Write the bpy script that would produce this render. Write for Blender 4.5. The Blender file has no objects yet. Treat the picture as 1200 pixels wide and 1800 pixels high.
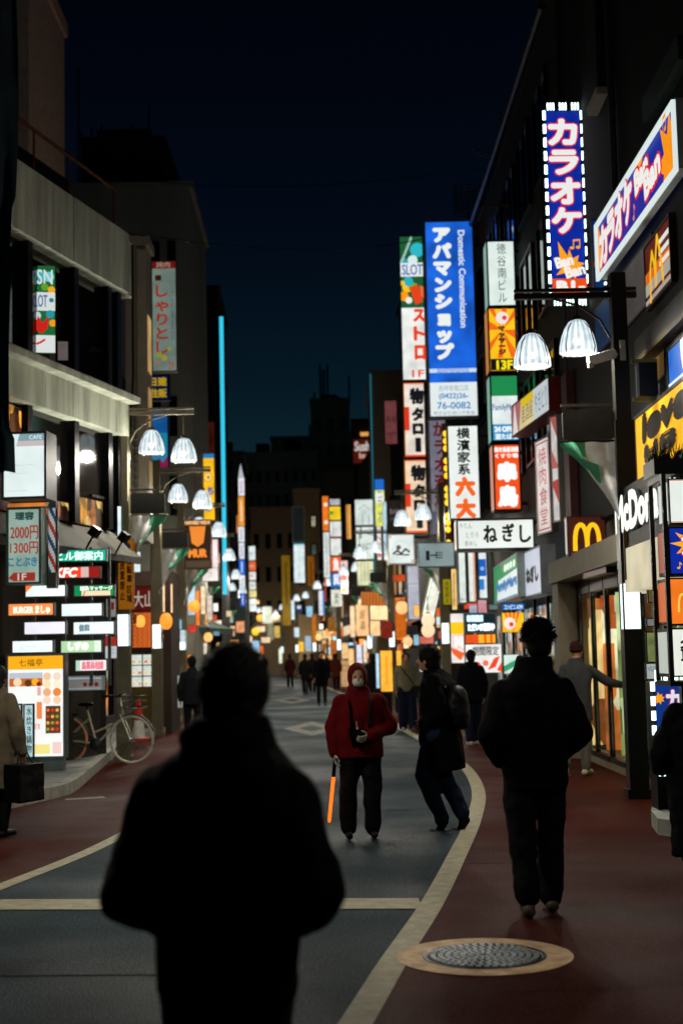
import bpy, math, random
from mathutils import Vector, Matrix, Euler, noise
random.seed(7)
R = math.radians
PI = math.pi
S = bpy.context.scene
COL = bpy.data.collections.new('street'); S.collection.children.link(COL)

# ---------------- camera ----------------
LAMP_W = 270.0
CAM = Vector((0.0, 0.0, 1.57))
cd = bpy.data.cameras.new('camera')
cam = bpy.data.objects.new('camera', cd); COL.objects.link(cam)
cd.sensor_fit = 'VERTICAL'; cd.sensor_height = 36; cd.sensor_width = 24; cd.lens = 50
cd.clip_end = 2000; cd.clip_start = 0.05
CROT = (Euler((R(90 + 5.71), 0, 0)).to_matrix() @ Euler((0, 0, R(-1.25))).to_matrix())
cam.matrix_world = Matrix.Translation(CAM) @ CROT.to_4x4()
cd.dof.use_dof = True; cd.dof.focus_distance = 11.5; cd.dof.aperture_fstop = 1.9
S.camera = cam

# ---------------- night sky ----------------
w = bpy.data.worlds.new('World'); S.world = w; w.use_nodes = True
nt = w.node_tree; bg = nt.nodes['Background']
tc = nt.nodes.new('ShaderNodeTexCoord'); sep = nt.nodes.new('ShaderNodeSeparateXYZ')
rmp = nt.nodes.new('ShaderNodeValToRGB')
nt.links.new(tc.outputs['Generated'], sep.inputs[0]); nt.links.new(sep.outputs['Z'], rmp.inputs[0])
nt.links.new(rmp.outputs[0], bg.inputs['Color'])
cr = rmp.color_ramp; cr.elements[0].position = 0.0; cr.elements[0].color = (.0062, .0215, .030, 1)
cr.elements[1].position = .95; cr.elements[1].color = (.0002, .0005, .0012, 1)
for p, c in ((.13, (.0040, .0165, .0245, 1)), (.19, (.0019, .0088, .0160, 1)), (.27, (.0009, .0036, .0088, 1)), (.38, (.0005, .0015, .0042, 1)), (.5, (.0003, .0008, .0025, 1))):
    e = cr.elements.new(p); e.color = c
bg.inputs['Strength'].default_value = 1.0
S.view_settings.view_transform = 'Standard'; S.view_settings.look = 'None'
S.view_settings.exposure = 0.0; S.view_settings.gamma = 1.0
S.cycles.use_denoising = True
S.cycles.max_bounces = 5; S.cycles.diffuse_bounces = 3; S.cycles.glossy_bounces = 3
S.cycles.sample_clamp_indirect = 2.0
S.cycles.use_light_tree = True

# ---------------- pixel of the survey photograph -> point in the street ----------------
def ray(px, py):
    return CROT @ Vector(((px - 600) / 2500.0, -(py - 900) / 2500.0, -1.0))
def W(px, py, Y):
    r = ray(px, py); return CAM + r * (Y / r.y)
def G(px, py, z=0.0):
    r = ray(px, py); return CAM + r * ((z - CAM.z) / r.z)

# ---------------- colours and materials ----------------
def lin(c):
    if isinstance(c, str):
        c = c.lstrip('#'); c = [int(c[i:i+2], 16) / 255 for i in (0, 2, 4)]
        return tuple((x / 12.92 if x <= .04045 else ((x + .055) / 1.055) ** 2.4) for x in c)
    return tuple(c)
_m = {}
def P(col, rough=.7, metal=0.0, var=.25, scale=6.0, bump=0.15, name=None, spec=.12, bscale=None, streak=False):
    """painted / stone / cloth surface: base colour with procedural wear and relief"""
    k = ('P', col, rough, metal, var, scale, bump, spec, bscale, streak)
    if k in _m: return _m[k]
    m = bpy.data.materials.new(name or 'surface'); m.use_nodes = True
    n = m.node_tree; b = n.nodes['Principled BSDF']
    c = lin(col)
    tcn = n.nodes.new('ShaderNodeTexCoord'); mp = n.nodes.new('ShaderNodeMapping')
    n.links.new(tcn.outputs['Object'], mp.inputs[0])
    if streak: mp.inputs['Scale'].default_value = (1, 1, .12)
    nz = n.nodes.new('ShaderNodeTexNoise'); nz.inputs['Scale'].default_value = scale; nz.inputs['Detail'].default_value = 6
    nz.inputs['Roughness'].default_value = .65
    n.links.new(mp.outputs[0], nz.inputs['Vector'])
    r = n.nodes.new('ShaderNodeValToRGB'); n.links.new(nz.outputs['Fac'], r.inputs[0])
    r.color_ramp.elements[0].position = .3; r.color_ramp.elements[1].position = .7
    r.color_ramp.elements[0].color = tuple(x * (1 - var) for x in c) + (1,)
    r.color_ramp.elements[1].color = tuple(min(1, x * (1 + var * .6)) for x in c) + (1,)
    n.links.new(r.outputs[0], b.inputs['Base Color'])
    b.inputs['Roughness'].default_value = rough; b.inputs['Metallic'].default_value = metal
    b.inputs['Specular IOR Level'].default_value = spec
    if bump:
        n2 = n.nodes.new('ShaderNodeTexNoise'); n2.inputs['Scale'].default_value = bscale or scale * 8; n2.inputs['Detail'].default_value = 3
        n.links.new(tcn.outputs['Object'], n2.inputs['Vector'])
        bp = n.nodes.new('ShaderNodeBump'); bp.inputs['Strength'].default_value = bump; bp.inputs['Distance'].default_value = .02
        n.links.new(n2.outputs['Fac'], bp.inputs['Height']); n.links.new(bp.outputs[0], b.inputs['Normal'])
    _m[k] = m; return m
def E(col, s=1.0, uneven=0.0, scale=2.2, light=True, name=None):
    """surface that gives off light (lit sign face, lamp glass, lit window), also unlit things with glow painted in; uneven = the tubes behind it"""
    k = ('E', col, s, uneven, scale, light)
    if k in _m: return _m[k]
    m = bpy.data.materials.new(name or 'lit_surface'); m.use_nodes = True
    n = m.node_tree; b = n.nodes['Principled BSDF']
    c = lin(col) + (1,)
    b.inputs['Base Color'].default_value = (c[0] * .25, c[1] * .25, c[2] * .25, 1); b.inputs['Roughness'].default_value = .5; b.inputs['Specular IOR Level'].default_value = .08
    b.inputs['Emission Color'].default_value = c; b.inputs['Emission Strength'].default_value = s
    if uneven:
        tcn = n.nodes.new('ShaderNodeTexCoord')
        nz = n.nodes.new('ShaderNodeTexNoise'); nz.inputs['Scale'].default_value = scale; nz.inputs['Detail'].default_value = 1.5
        n.links.new(tcn.outputs['Object'], nz.inputs['Vector'])
        mr = n.nodes.new('ShaderNodeMapRange'); mr.inputs[1].default_value = .3; mr.inputs[2].default_value = .7
        mr.inputs[3].default_value = s * (1 - uneven); mr.inputs[4].default_value = s * (1 + uneven * .8)
        n.links.new(nz.outputs['Fac'], mr.inputs[0]); n.links.new(mr.outputs[0], b.inputs['Emission Strength'])
    if not light: m.cycles.emission_sampling = 'NONE'
    _m[k] = m; return m
def lit_interior(cols, s=1.0, scale=3.0, seed=0, stretch=(1, 1, .5)):
    """view into a lit shop: patches of shelves, posters and lamps"""
    k = ('I', tuple(cols), s, scale, seed, stretch)
    if k in _m: return _m[k]
    m = bpy.data.materials.new('lit_shop_interior'); m.use_nodes = True
    n = m.node_tree; b = n.nodes['Principled BSDF']
    tcn = n.nodes.new('ShaderNodeTexCoord'); mp = n.nodes.new('ShaderNodeMapping')
    mp.inputs['Location'].default_value = (seed * 3.7, seed * 1.3, seed * 2.1); mp.inputs['Scale'].default_value = stretch
    n.links.new(tcn.outputs['Object'], mp.inputs[0])
    v = n.nodes.new('ShaderNodeTexVoronoi'); v.distance = 'CHEBYCHEV'; v.inputs['Scale'].default_value = scale
    n.links.new(mp.outputs[0], v.inputs['Vector'])
    sp = n.nodes.new('ShaderNodeSeparateColor'); n.links.new(v.outputs['Color'], sp.inputs[0])
    r = n.nodes.new('ShaderNodeValToRGB'); n.links.new(sp.outputs[0], r.inputs[0]); r.color_ramp.interpolation = 'CONSTANT'
    cols = [lin(c) for c in cols]
    r.color_ramp.elements[0].color = cols[0] + (1,); r.color_ramp.elements[0].position = 0
    r.color_ramp.elements[1].color = cols[-1] + (1,); r.color_ramp.elements[1].position = (len(cols) - 1) / len(cols)
    for i in range(1, len(cols) - 1):
        e = r.color_ramp.elements.new(i / len(cols)); e.color = cols[i] + (1,)
    nz = n.nodes.new('ShaderNodeTexNoise'); nz.inputs['Scale'].default_value = scale * 1.7; n.links.new(mp.outputs[0], nz.inputs['Vector'])
    mr = n.nodes.new('ShaderNodeMapRange'); mr.inputs[1].default_value = .35; mr.inputs[2].default_value = .65
    mr.inputs[3].default_value = s * .35; mr.inputs[4].default_value = s * 1.4
    n.links.new(nz.outputs['Fac'], mr.inputs[0])
    b.inputs['Base Color'].default_value = (.05, .04, .03, 1)
    n.links.new(r.outputs[0], b.inputs['Emission Color']); n.links.new(mr.outputs[0], b.inputs['Emission Strength'])
    b.inputs['Roughness'].default_value = .15
    _m[k] = m; return m
def GLASS(col='#0a0d0f', rough=.06):
    return P(col, rough=rough, var=.15, bump=.02, scale=1.5, spec=.8, bscale=1.2)

# ---------------- mesh builder ----------------
class MB:
    def __init__(s): s.v = []; s.f = []; s.mi = []; s.sm = []
    def add(s, vs, fs, m=0, sm=False):
        o = len(s.v); s.v += [tuple(v) for v in vs]
        for f in fs: s.f.append([i + o for i in f]); s.mi.append(m); s.sm.append(sm)
        return s
    def box(s, x0, y0, z0, x1, y1, z1, m=0, bev=0):
        if x0 > x1: x0, x1 = x1, x0
        if y0 > y1: y0, y1 = y1, y0
        if z0 > z1: z0, z1 = z1, z0
        v = [(x, y, z) for z in (z0, z1) for y in (y0, y1) for x in (x0, x1)]
        return s.add(v, [(0, 2, 3, 1), (4, 5, 7, 6), (0, 1, 5, 4), (2, 6, 7, 3), (0, 4, 6, 2), (1, 3, 7, 5)], m)
    def obox(s, c, ax, ay, az, hx, hy, hz, m=0):
        c = Vector(c); v = [c + ax * (hx * i) + ay * (hy * j) + az * (hz * k) for k in (-1, 1) for j in (-1, 1) for i in (-1, 1)]
        return s.add(v, [(0, 2, 3, 1), (4, 5, 7, 6), (0, 1, 5, 4), (2, 6, 7, 3), (0, 4, 6, 2), (1, 3, 7, 5)], m)
    def poly(s, pts, m=0): return s.add(pts, [list(range(len(pts)))], m)
    def tube(s, pts, r, n=8, m=0, caps=True, sm=True):
        pts = [Vector(p) for p in pts]; rs = r if isinstance(r, (list, tuple)) else [r] * len(pts)
        vs = []; fs = []
        up = None
        for i, p in enumerate(pts):
            d = (pts[min(i + 1, len(pts) - 1)] - pts[max(i - 1, 0)]).normalized()
            if up is None or abs(d.dot(up)) > .95: up = Vector((0, 0, 1)) if abs(d.z) < .9 else Vector((1, 0, 0))
            a = d.cross(up).normalized(); b = d.cross(a).normalized(); up = -b if False else up
            for k in range(n):
                t = 2 * PI * k / n; vs.append(p + (a * math.cos(t) + b * math.sin(t)) * rs[i])
        for i in range(len(pts) - 1):
            for k in range(n):
                k2 = (k + 1) % n; fs.append((i*n+k, i*n+k2, (i+1)*n+k2, (i+1)*n+k))
        s.add(vs, fs, m, sm)
        if caps: s.add([vs[k] for k in range(n)], [list(range(n))], m); s.add([vs[(len(pts)-1)*n + k] for k in range(n)], [list(range(n-1, -1, -1))], m)
        return s
    def lathe(s, prof, n=20, c=(0, 0, 0), m=0, sm=True, rib=0):
        vs = []; fs = []
        for (r, z) in prof:
            for k in range(n):
                t = 2 * PI * k / n; rr = r * (1 + (rib if k % 2 else 0)); vs.append((c[0] + rr * math.cos(t), c[1] + rr * math.sin(t), c[2] + z))
        for i in range(len(prof) - 1):
            for k in range(n):
                k2 = (k + 1) % n; fs.append((i*n+k, i*n+k2, (i+1)*n+k2, (i+1)*n+k))
        return s.add(vs, fs, m, sm)
    def ball(s, c, rx, ry=None, rz=None, n=12, m=0, rot=None):
        ry = rx if ry is None else ry; rz = rx if rz is None else rz
        vs = []; fs = []; h = max(5, n // 2 + 1)
        for i in range(h + 1):
            a = PI * i / h
            for k in range(n):
                t = 2 * PI * k / n
                p = Vector((rx * math.sin(a) * math.cos(t), ry * math.sin(a) * math.sin(t), rz * math.cos(a)))
                if rot: p = rot @ p
                vs.append(Vector(c) + p)
        for i in range(h):
            for k in range(n):
                k2 = (k + 1) % n; fs.append((i*n+k, (i+1)*n+k, (i+1)*n+k2, i*n+k2))
        return s.add(vs, fs, m, True)
    def mesh(s, name, mats):
        me = bpy.data.meshes.new(name); me.from_pydata(s.v, [], s.f)
        for mt in (mats if isinstance(mats, (list, tuple)) else [mats]): me.materials.append(mt)
        me.polygons.foreach_set('material_index', s.mi); me.polygons.foreach_set('use_smooth', s.sm)
        me.update(); return me
    def build(s, name, mats, parent=None, loc=None, rot=None):
        return link(name, s.mesh(name, mats), parent, loc, rot)
def link(name, me, parent=None, loc=None, rot=None):
    o = bpy.data.objects.new(name, me); COL.objects.link(o)
    if parent: o.parent = parent
    if loc: o.location = loc
    if rot: o.rotation_euler = rot
    return o
def tag(o, label, cat, group=None):
    o['label'] = label; o['category'] = cat
    if group: o['group'] = group
    return o
def thing(name, label, cat, loc=(0, 0, 0), rz=0, group=None):
    o = bpy.data.objects.new(name, None); COL.objects.link(o)
    o.location = loc; o.rotation_euler = (0, 0, rz); o.empty_display_size = .2
    return tag(o, label, cat, group)
def struct(o): o['kind'] = 'structure'; return o
def dup(root, loc=None, rz=None, label=None):
    r = root.copy(); COL.objects.link(r)
    if loc is not None: r.location = loc
    if rz is not None: r.rotation_euler = (0, 0, rz)
    if label: r['label'] = label
    def kids(a, b):
        for ch in list(a.children):
            c = ch.copy(); COL.objects.link(c); c.parent = b; kids(ch, c)
    kids(root, r); return r

# ---------------- lettering ----------------
_tx = {}
def glyphs(text, vertical=False):
    k = (text, vertical)
    if k in _tx: return _tx[k]
    out = []
    if vertical:
        for i, ch in enumerate(text):
            v, f = glyphs(ch)
            x0 = min((a for a, b in v), default=0); x1 = max((a for a, b in v), default=1)
            out.append(([(a - (x0 + x1) / 2, b - i * 1.05) for a, b in v], f))
        V = []; Fc = []
        for v, f in out:
            o = len(V); V += v; Fc += [[i + o for i in q] for q in f]
        _tx[k] = (V, Fc); return _tx[k]
    c = bpy.data.curves.new('t', 'FONT'); c.body = text; c.size = 1; c.resolution_u = 3
    o = bpy.data.objects.new('t', c); me = bpy.data.meshes.new_from_object(o)
    V = [(v.co.x, v.co.y) for v in me.vertices]; Fc = [list(p.vertices) for p in me.polygons]
    bpy.data.objects.remove(o); bpy.data.curves.remove(c); bpy.data.meshes.remove(me)
    _tx[k] = (V, Fc); return _tx[k]
def lettering(parent, text, x0, z0, x1, z1, y, mat, bold=0.0, vertical=False, rot=0.0, name='lettering', keep=False, skew=0.0, thick=0.0):
    """text fitted in the rectangle x0..x1, z0..z1 (z0 bottom) of the face at depth y"""
    V, Fc = glyphs(text, vertical)
    if not V: return None
    if abs(rot) > 80: V = [(b, -a) for a, b in V]
    ax0 = min(a for a, b in V); ax1 = max(a for a, b in V); b0 = min(b for a, b in V); b1 = max(b for a, b in V)
    sx = (x1 - x0 - 2 * bold) / max(1e-6, ax1 - ax0); sz = (z1 - z0 - 2 * bold) / max(1e-6, b1 - b0)
    if keep: sx = sz = min(sx, sz)
    cx, cz = (x0 + x1) / 2, (z0 + z1) / 2; ma, mb_ = (ax0 + ax1) / 2, (b0 + b1) / 2
    base = [((a - ma) * sx + (b - mb_) * sz * skew, (b - mb_) * sz) for a, b in V]
    if rot and abs(rot) <= 80:
        c_, s_ = math.cos(R(rot)), math.sin(R(rot)); base = [(a * c_ - b * s_, a * s_ + b * c_) for a, b in base]
    mb = MB()
    offs = [(0, 0)] if not bold else [(0, 0)] + [(q * bold * math.cos(t * PI / 4), q * bold * math.sin(t * PI / 4)) for q in (1, .5) for t in range(8)]
    for i, (dx, dz) in enumerate(offs):
        mb.add([(cx + a + dx, y - i * .0004, cz + b + dz) for a, b in base], Fc)
    return mb.build(name, mat, parent)

# ---------------- signs ----------------
DARK = '#14171a'
def sign_at(name, label, cat, loc, yaw, w_, h, bgc, items=(), e=1.0, t=.2, frame='#1b1d1f', fw=.03, uneven=.2, group=None, side=None, back=True, roll=0.0, bracket=0, rad=0.0, lit=True):
    o = thing(name, label, cat, loc, yaw, group)
    if roll: o.rotation_euler = (0, roll, yaw)
    x0, x1 = -w_ / 2, w_ / 2; yf = -t / 2
    mb = MB()
    mb.box(x0, -t/2, 0, x0 + fw, t/2, h); mb.box(x1 - fw, -t/2, 0, x1, t/2, h)
    mb.box(x0 + fw, -t/2, 0, x1 - fw, t/2, fw); mb.box(x0 + fw, -t/2, h - fw, x1 - fw, t/2, h)
    mb.build('cabinet', P(frame, rough=.45, metal=.3), o)
    f = MB(); g = .012 if t > .05 else .004
    f.box(x0 + fw + .001, yf + g, fw + .001, x1 - fw - .001, -yf - g, h - fw - .001)
    bm = (E(bgc, e, uneven, scale=2.0 / max(.3, w_)) if lit else P(bgc, rough=.5)) if isinstance(bgc, str) else bgc
    f.build('face', bm, o)
    if side:
        for sx in (-1, 1):
            q = MB(); q.poly([(sx * (w_/2 + .003), yf + .03, .03), (sx * (w_/2 + .003), -yf - .03, .03), (sx * (w_/2 + .003), -yf - .03, h - .03), (sx * (w_/2 + .003), yf + .03, h - .03)])
            q.build('side_panel', E(side, e * .7) if lit else P(side), o)
    if bracket:
        q = MB(); d = 1 if bracket > 0 else -1
        for z in ((h * .12), (h * .88)): q.box(d * w_/2, -.03, z - .03, d * (w_/2 + abs(bracket)), .03, z + .03)
        q.build('bracket', P('#22262a', rough=.5, metal=.6), o)
    X = lambda u: x0 + u * w_
    Z = lambda v: h * (1 - v)
    lay = 0; art = MB(); am = []
    def mi(c, s_):
        mt = (E(c, s_, light=False) if lit else P(c, rough=.5)) if isinstance(c, str) else c
        if mt not in am: am.append(mt)
        return am.index(mt)
    def AP(pts, q):   # print is cut at the edge of the face
        for ax, lim, sg in ((0, x0 + fw, 1), (0, x1 - fw, -1), (2, fw, 1), (2, h - fw, -1)):
            out = []
            for i in range(len(pts)):
                a, c = pts[i], pts[(i + 1) % len(pts)]; da = (a[ax] - lim) * sg; dc = (c[ax] - lim) * sg
                if da >= 0: out.append(a)
                if (da >= 0) != (dc >= 0):
                    t_ = da / (da - dc); out.append(tuple(a[k_] + (c[k_] - a[k_]) * t_ for k_ in range(3)))
            pts = out
            if len(pts) < 3: return
        art.poly(pts, q)
    for it in items:
        lay += 1; y = yf + g - .004 - lay * .0022; k = it[0]
        if k == 'r':
            _, u0, v0, u1, v1, c = it[:6]; q = mi(c, it[6] if len(it) > 6 else e)
            AP([(X(u0), y, Z(v1)), (X(u1), y, Z(v1)), (X(u1), y, Z(v0)), (X(u0), y, Z(v0))], q)
        elif k == 'p':
            q = mi(it[2], e); AP([(X(u), y, Z(v)) for u, v in it[1]], q)
        elif k == 'c':
            _, u, v, r, c = it[:5]; q = mi(c, e); ry = it[5] if len(it) > 5 else r
            AP([(X(u) + r * w_ * math.cos(a), y, Z(v) + ry * w_ * math.sin(a)) for a in [2*PI*i/20 for i in range(20)]], q)
        elif k == 'star':
            _, u, v, r, c, n_ = it[:6]; q = mi(c, e); rn = random.Random(int(u * 100 + n_)); pts = []
            for i in range(n_ * 2):
                a = PI * i / n_ + .2; rr = r * w_ * ((1 + rn.uniform(-.15, .25)) if i % 2 == 0 else .58)
                pts.append((X(u) + rr * math.cos(a), y, Z(v) + rr * math.sin(a)))
            cpt = (X(u), y, Z(v))
            for i in range(len(pts)): AP([cpt, pts[i], pts[(i + 1) % len(pts)]], q)
        elif k == 'note':   # pair of music notes or a single one: u, v, size, colour, double
            _, u, v, r, c, dbl = it; q = mi(c, e); r = r * w_
            for dx in ((0, 1.5) if dbl else (0,)):
                AP([(X(u) + dx * r + .55 * r * math.cos(a), y, Z(v) + .38 * r * math.sin(a) + .1 * r * dx) for a in [2*PI*i/14 for i in range(14)]], q)
                AP([(X(u) + dx * r + .3 * r, y, Z(v) + .1 * r * dx), (X(u) + dx * r + .55 * r, y, Z(v) + .1 * r * dx), (X(u) + dx * r + .55 * r, y, Z(v) + (2 + .1 * dx) * r), (X(u) + dx * r + .3 * r, y, Z(v) + (2 + .1 * dx) * r)], q)
            if dbl: AP([(X(u) + .3 * r, y, Z(v) + 1.6 * r), (X(u) + 2.05 * r, y, Z(v) + 1.75 * r), (X(u) + 2.05 * r, y, Z(v) + 2.2 * r), (X(u) + .3 * r, y, Z(v) + 2.05 * r)], q)
            else: AP([(X(u) + .5 * r, y, Z(v) + 2 * r), (X(u) + 1.2 * r, y, Z(v) + 1.3 * r), (X(u) + 1.1 * r, y, Z(v) + .9 * r), (X(u) + .5 * r, y, Z(v) + 1.5 * r)], q)
        elif k == 'line':   # thick polyline in u,v
            _, pts, wd, c = it; q = mi(c, e); P2 = [Vector((X(u), 0, Z(v))) for u, v in pts]
            for a, b in zip(P2[:-1], P2[1:]):
                d = (b - a); 
                if d.length < 1e-6: continue
                d.normalize(); nn = Vector((-d.z, 0, d.x)) * wd * w_ / 2; ee = d * wd * w_ * .2
                art.poly([(p.x, y, p.z) for p in (a - ee - nn, b + ee - nn, b + ee + nn, a - ee + nn)], q); y -= .0002
        elif k == 't':
            _, tx, u0, v0, u1, v1, c = it[:7]; op = it[7] if len(it) > 7 else {}
            op = dict(op); bo = op.pop('bold', 0) * w_; oc = op.pop('outline', None); ow = op.pop('ow', .03) * w_; ee = op.pop('e', e)
            mt = E(c, ee, light=False) if lit else P(c, rough=.5)
            if oc:
                lettering(o, tx, X(u0) - ow, Z(v1) - ow, X(u1) + ow, Z(v0) + ow, y, E(oc, e, light=False), bold=bo + ow, name='letter_outline', **op)
                y -= .006; lay += 3
            lettering(o, tx, X(u0), Z(v1), X(u1), Z(v0), y, mt, bold=bo, **op)
            lay += 2
    if art.v: art.build('artwork', am, o)
    return o
def sign(name, label, px, Y, bgc, items=(), yaw=0.0, cat='sign', **k):
    x0, y0, x1, y1 = px; ym = (y0 + y1) / 2; xm = (x0 + x1) / 2
    a = W(x0, ym, Y); b = W(x1, ym, Y); zt = W(xm, y0, Y).z; zb = W(xm, y1, Y).z
    return sign_at(name, label, cat, ((a.x + b.x) / 2, Y, zb), yaw, (b.x - a.x) / math.cos(yaw), zt - zb, bgc, items, **k)
def wall_sign(name, label, pl, ytl, ybl, YL, pr, ytr, ybr, bgc, items=(), YR=None, cat='sign', **k):
    """sign on a side facade: its left edge at pixel column pl and distance YL; the right edge is placed so the board is level"""
    zt = W(pl, ytl, YL).z; zb = W(pl, ybl, YL).z
    if YR is None:
        r1 = ray(pr, ytr); r2 = ray(pr, ybr)
        YR = ((zt - zb) / ((r1.z / r1.y) - (r2.z / r2.y)))
        zc = (zt + zb) / 2; rc = ray(pr, (ytr + ybr) / 2); k_ = rc.z / rc.y
        if abs(k_) > .03: YR = (YR + (zc - CAM.z) / k_) / 2
    a = W(pl, (ytl + ybl) / 2, YL); b = W(pr, (ytr + ybr) / 2, YR)
    d = Vector((b.x - a.x, b.y - a.y)); yaw = math.atan2(d.y, d.x)
    zt = (zt + W(pr, ytr, YR).z) / 2; zb = (zb + W(pr, ybr, YR).z) / 2
    o = sign_at(name, label, cat, ((a.x + b.x) / 2, (a.y + b.y) / 2, zb), yaw, d.length, zt - zb, bgc, items, **k)
    return o
# ======================= ground =======================
def catmull(pts, n=8):
    out = []
    P_ = [pts[0]] + list(pts) + [pts[-1]]
    for i in range(1, len(P_) - 2):
        a, b, c, d = (Vector(p) for p in P_[i-1:i+3])
        for k in range(n):
            t = k / n; out.append(.5 * ((2*b) + (c-a)*t + (2*a-5*b+4*c-d)*t*t + (3*b-a-3*c+d)*t**3))
    out.append(Vector(pts[-1])); return out
def ribbon(pts, w_, z):
    vs = []; fs = []
    for i, p in enumerate(pts):
        d = pts[min(i+1, len(pts)-1)] - pts[max(i-1, 0)]; d.z = 0; d.normalize(); n_ = Vector((-d.y, d.x, 0)) * w_ / 2
        vs += [(p.x + n_.x, p.y + n_.y, z), (p.x - n_.x, p.y - n_.y, z)]
    for i in range(len(pts) - 1): fs.append((2*i, 2*i+1, 2*i+3, 2*i+2))
    return vs, fs
def asphalt(col, var=.3, rough=.62, name='asphalt', patches=.35):
    m = P(col, rough=rough, var=var, scale=1.1, bump=.7, spec=.03, bscale=90, name=name)
    m = m.copy(); n = m.node_tree; b = n.nodes['Principled BSDF']
    t = n.nodes.new('ShaderNodeTexCoord'); nz = n.nodes.new('ShaderNodeTexNoise'); nz.inputs['Scale'].default_value = .45; nz.inputs['Detail'].default_value = 5
    n.links.new(t.outputs['Object'], nz.inputs['Vector'])
    mr = n.nodes.new('ShaderNodeMapRange'); mr.inputs[1].default_value = .35; mr.inputs[2].default_value = .65
    mr.inputs[3].default_value = rough - .18; mr.inputs[4].default_value = rough + .12
    n.links.new(nz.outputs['Fac'], mr.inputs[0]); n.links.new(mr.outputs[0], b.inputs['Roughness'])
    # worn patches and aggregate
    old = b.inputs['Base Color'].links[0].from_socket
    n3 = n.nodes.new('ShaderNodeTexNoise'); n3.inputs['Scale'].default_value = 55; n3.inputs['Detail'].default_value = 4
    n.links.new(t.outputs['Object'], n3.inputs['Vector'])
    mr2 = n.nodes.new('ShaderNodeMapRange'); mr2.inputs[1].default_value = .35; mr2.inputs[2].default_value = .65; mr2.inputs[3].default_value = .3; mr2.inputs[4].default_value = 1.75
    n.links.new(n3.outputs['Fac'], mr2.inputs[0])
    mx = n.nodes.new('ShaderNodeMix'); mx.data_type = 'RGBA'; mx.blend_type = 'MULTIPLY'; mx.inputs[0].default_value = 1
    n.links.new(old, mx.inputs[6]); n.links.new(mr2.outputs[0], mx.inputs[7]); n.links.new(mx.outputs[2], b.inputs['Base Color'])
    return m
M_ROAD = asphalt((.0135, .029, .036))
M_RED = asphalt((.046, .0058, .0024), var=.25, name='red_asphalt')
M_WORN = P((.13, .13, .105), rough=.7, var=.6, scale=5, bump=.3, name='worn_road_paint', bscale=60)
M_PATCH = asphalt((.014, .026, .031), name='asphalt_repair'); M_RPATCH = asphalt((.040, .0045, .002), name='red_asphalt_repair')
M_LINE = P((.30, .275, .18), rough=.6, var=.35, scale=9, bump=.3, name='road_paint', bscale=60)
M_KERB = P((.3, .3, .26), rough=.7, var=.3, scale=4, bump=.4, name='kerb_stone')
M_PAVE = P((.2, .21, .2), rough=.6, var=.25, scale=3, bump=.3, name='paving')
b = MB(); b.poly([(-400, -40, -.03), (400, -40, -.03), (400, 900, -.03), (-400, 900, -.03)])
struct(b.build('ground', P((.05, .05, .05))))
# street axis and the two edges of the carriageway
RP = [(930, 2600), (625, 1800), (692, 1690), (758, 1590), (800, 1510), (832, 1440), (840, 1390), (818, 1350), (775, 1318), (718, 1288), (655, 1250), (600, 1219), (560, 1203), (528, 1192), (505, 1183)]
RC = [G(*p) for p in RP]; RC = [Vector((RC[0].x + .0, 0.5, 0))] + RC[1:] if False else RC
_d = RC[1] - RC[2]; RC[0] = RC[1] + _d * ((RC[1].y - .6) / -_d.y)
RC = catmull(RC, 8)
LP = [(-330, 1700), (-160, 1622), (0, 1560), (180, 1486), (290, 1420), (360, 1345), (400, 1290), (428, 1240), (440, 1212), (446, 1195), (448, 1183)]
LC = catmull([G(*p) for p in LP], 8)
# asphalt between the edges: one sheet
b = MB()
b.poly([(-14, -20, 0), (14, -20, 0), (14, 60, 0), (30, 170, 0), (-60, 170, 0), (-20, 60, 0)])
struct(b.build('road', M_ROAD))
def side_sheet(curve, xo, z):
    vs = []; fs = []
    for p in curve: vs += [(p.x, p.y, z), (xo(p), p.y, z)]
    for i in range(len(curve) - 1): fs.append((2*i, 2*i+1, 2*i+3, 2*i+2))
    return vs, fs
b = MB(); b.add(*side_sheet([p for p in RC if p.y > .7], lambda p: max(9, p.x + 8), .002)); struct(b.build('pavement', M_RED))
b = MB(); b.add(*side_sheet(LC, lambda p: p.x - 12, .002)); struct(b.build('pavement', M_RED))
b = MB(); b.add(*ribbon([p for p in RC if p.y < 90], .15, .0045)); o = struct(b.build('road_line', M_LINE))
b = MB(); b.add(*ribbon([p for p in LC if p.y < 90], .13, .0045)); o = struct(b.build('road_line', M_LINE))
# stop line
a = G(-40, 1591); c = G(738, 1589)
b = MB(); b.poly([(a.x, a.y - .19, .005), (c.x, c.y - .19, .005), (c.x, c.y + .19, .005), (a.x, a.y + .19, .005)]); struct(b.build('stop_line', M_LINE))
# diamonds
for (cx_, cy_, wd, hd) in ((548, 1281, 50, 12.5), (513, 1231, 34, 6)):
    pts = [G(cx_ - wd, cy_), G(cx_, cy_ + hd), G(cx_ + wd, cy_), G(cx_, cy_ - hd)]; cc = sum(pts, Vector()) / 4
    inn = [cc + (p - cc) * .45 for p in pts]; b = MB()
    for i in range(4):
        j = (i + 1) % 4; b.poly([(pts[i].x, pts[i].y, .0045), (pts[j].x, pts[j].y, .0045), (inn[j].x, inn[j].y, .0045), (inn[i].x, inn[i].y, .0045)])
    struct(b.build('road_diamond', M_WORN))
# small worn dash on the left pavement
b = MB(); p = G(150, 1404); b.obox((p.x, p.y, .0050), Vector((.92, .4, 0)), Vector((-.4, .92, 0)), Vector((0, 0, 1)), .22, .07, .0003); struct(b.build('road_dash', M_LINE))
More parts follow.
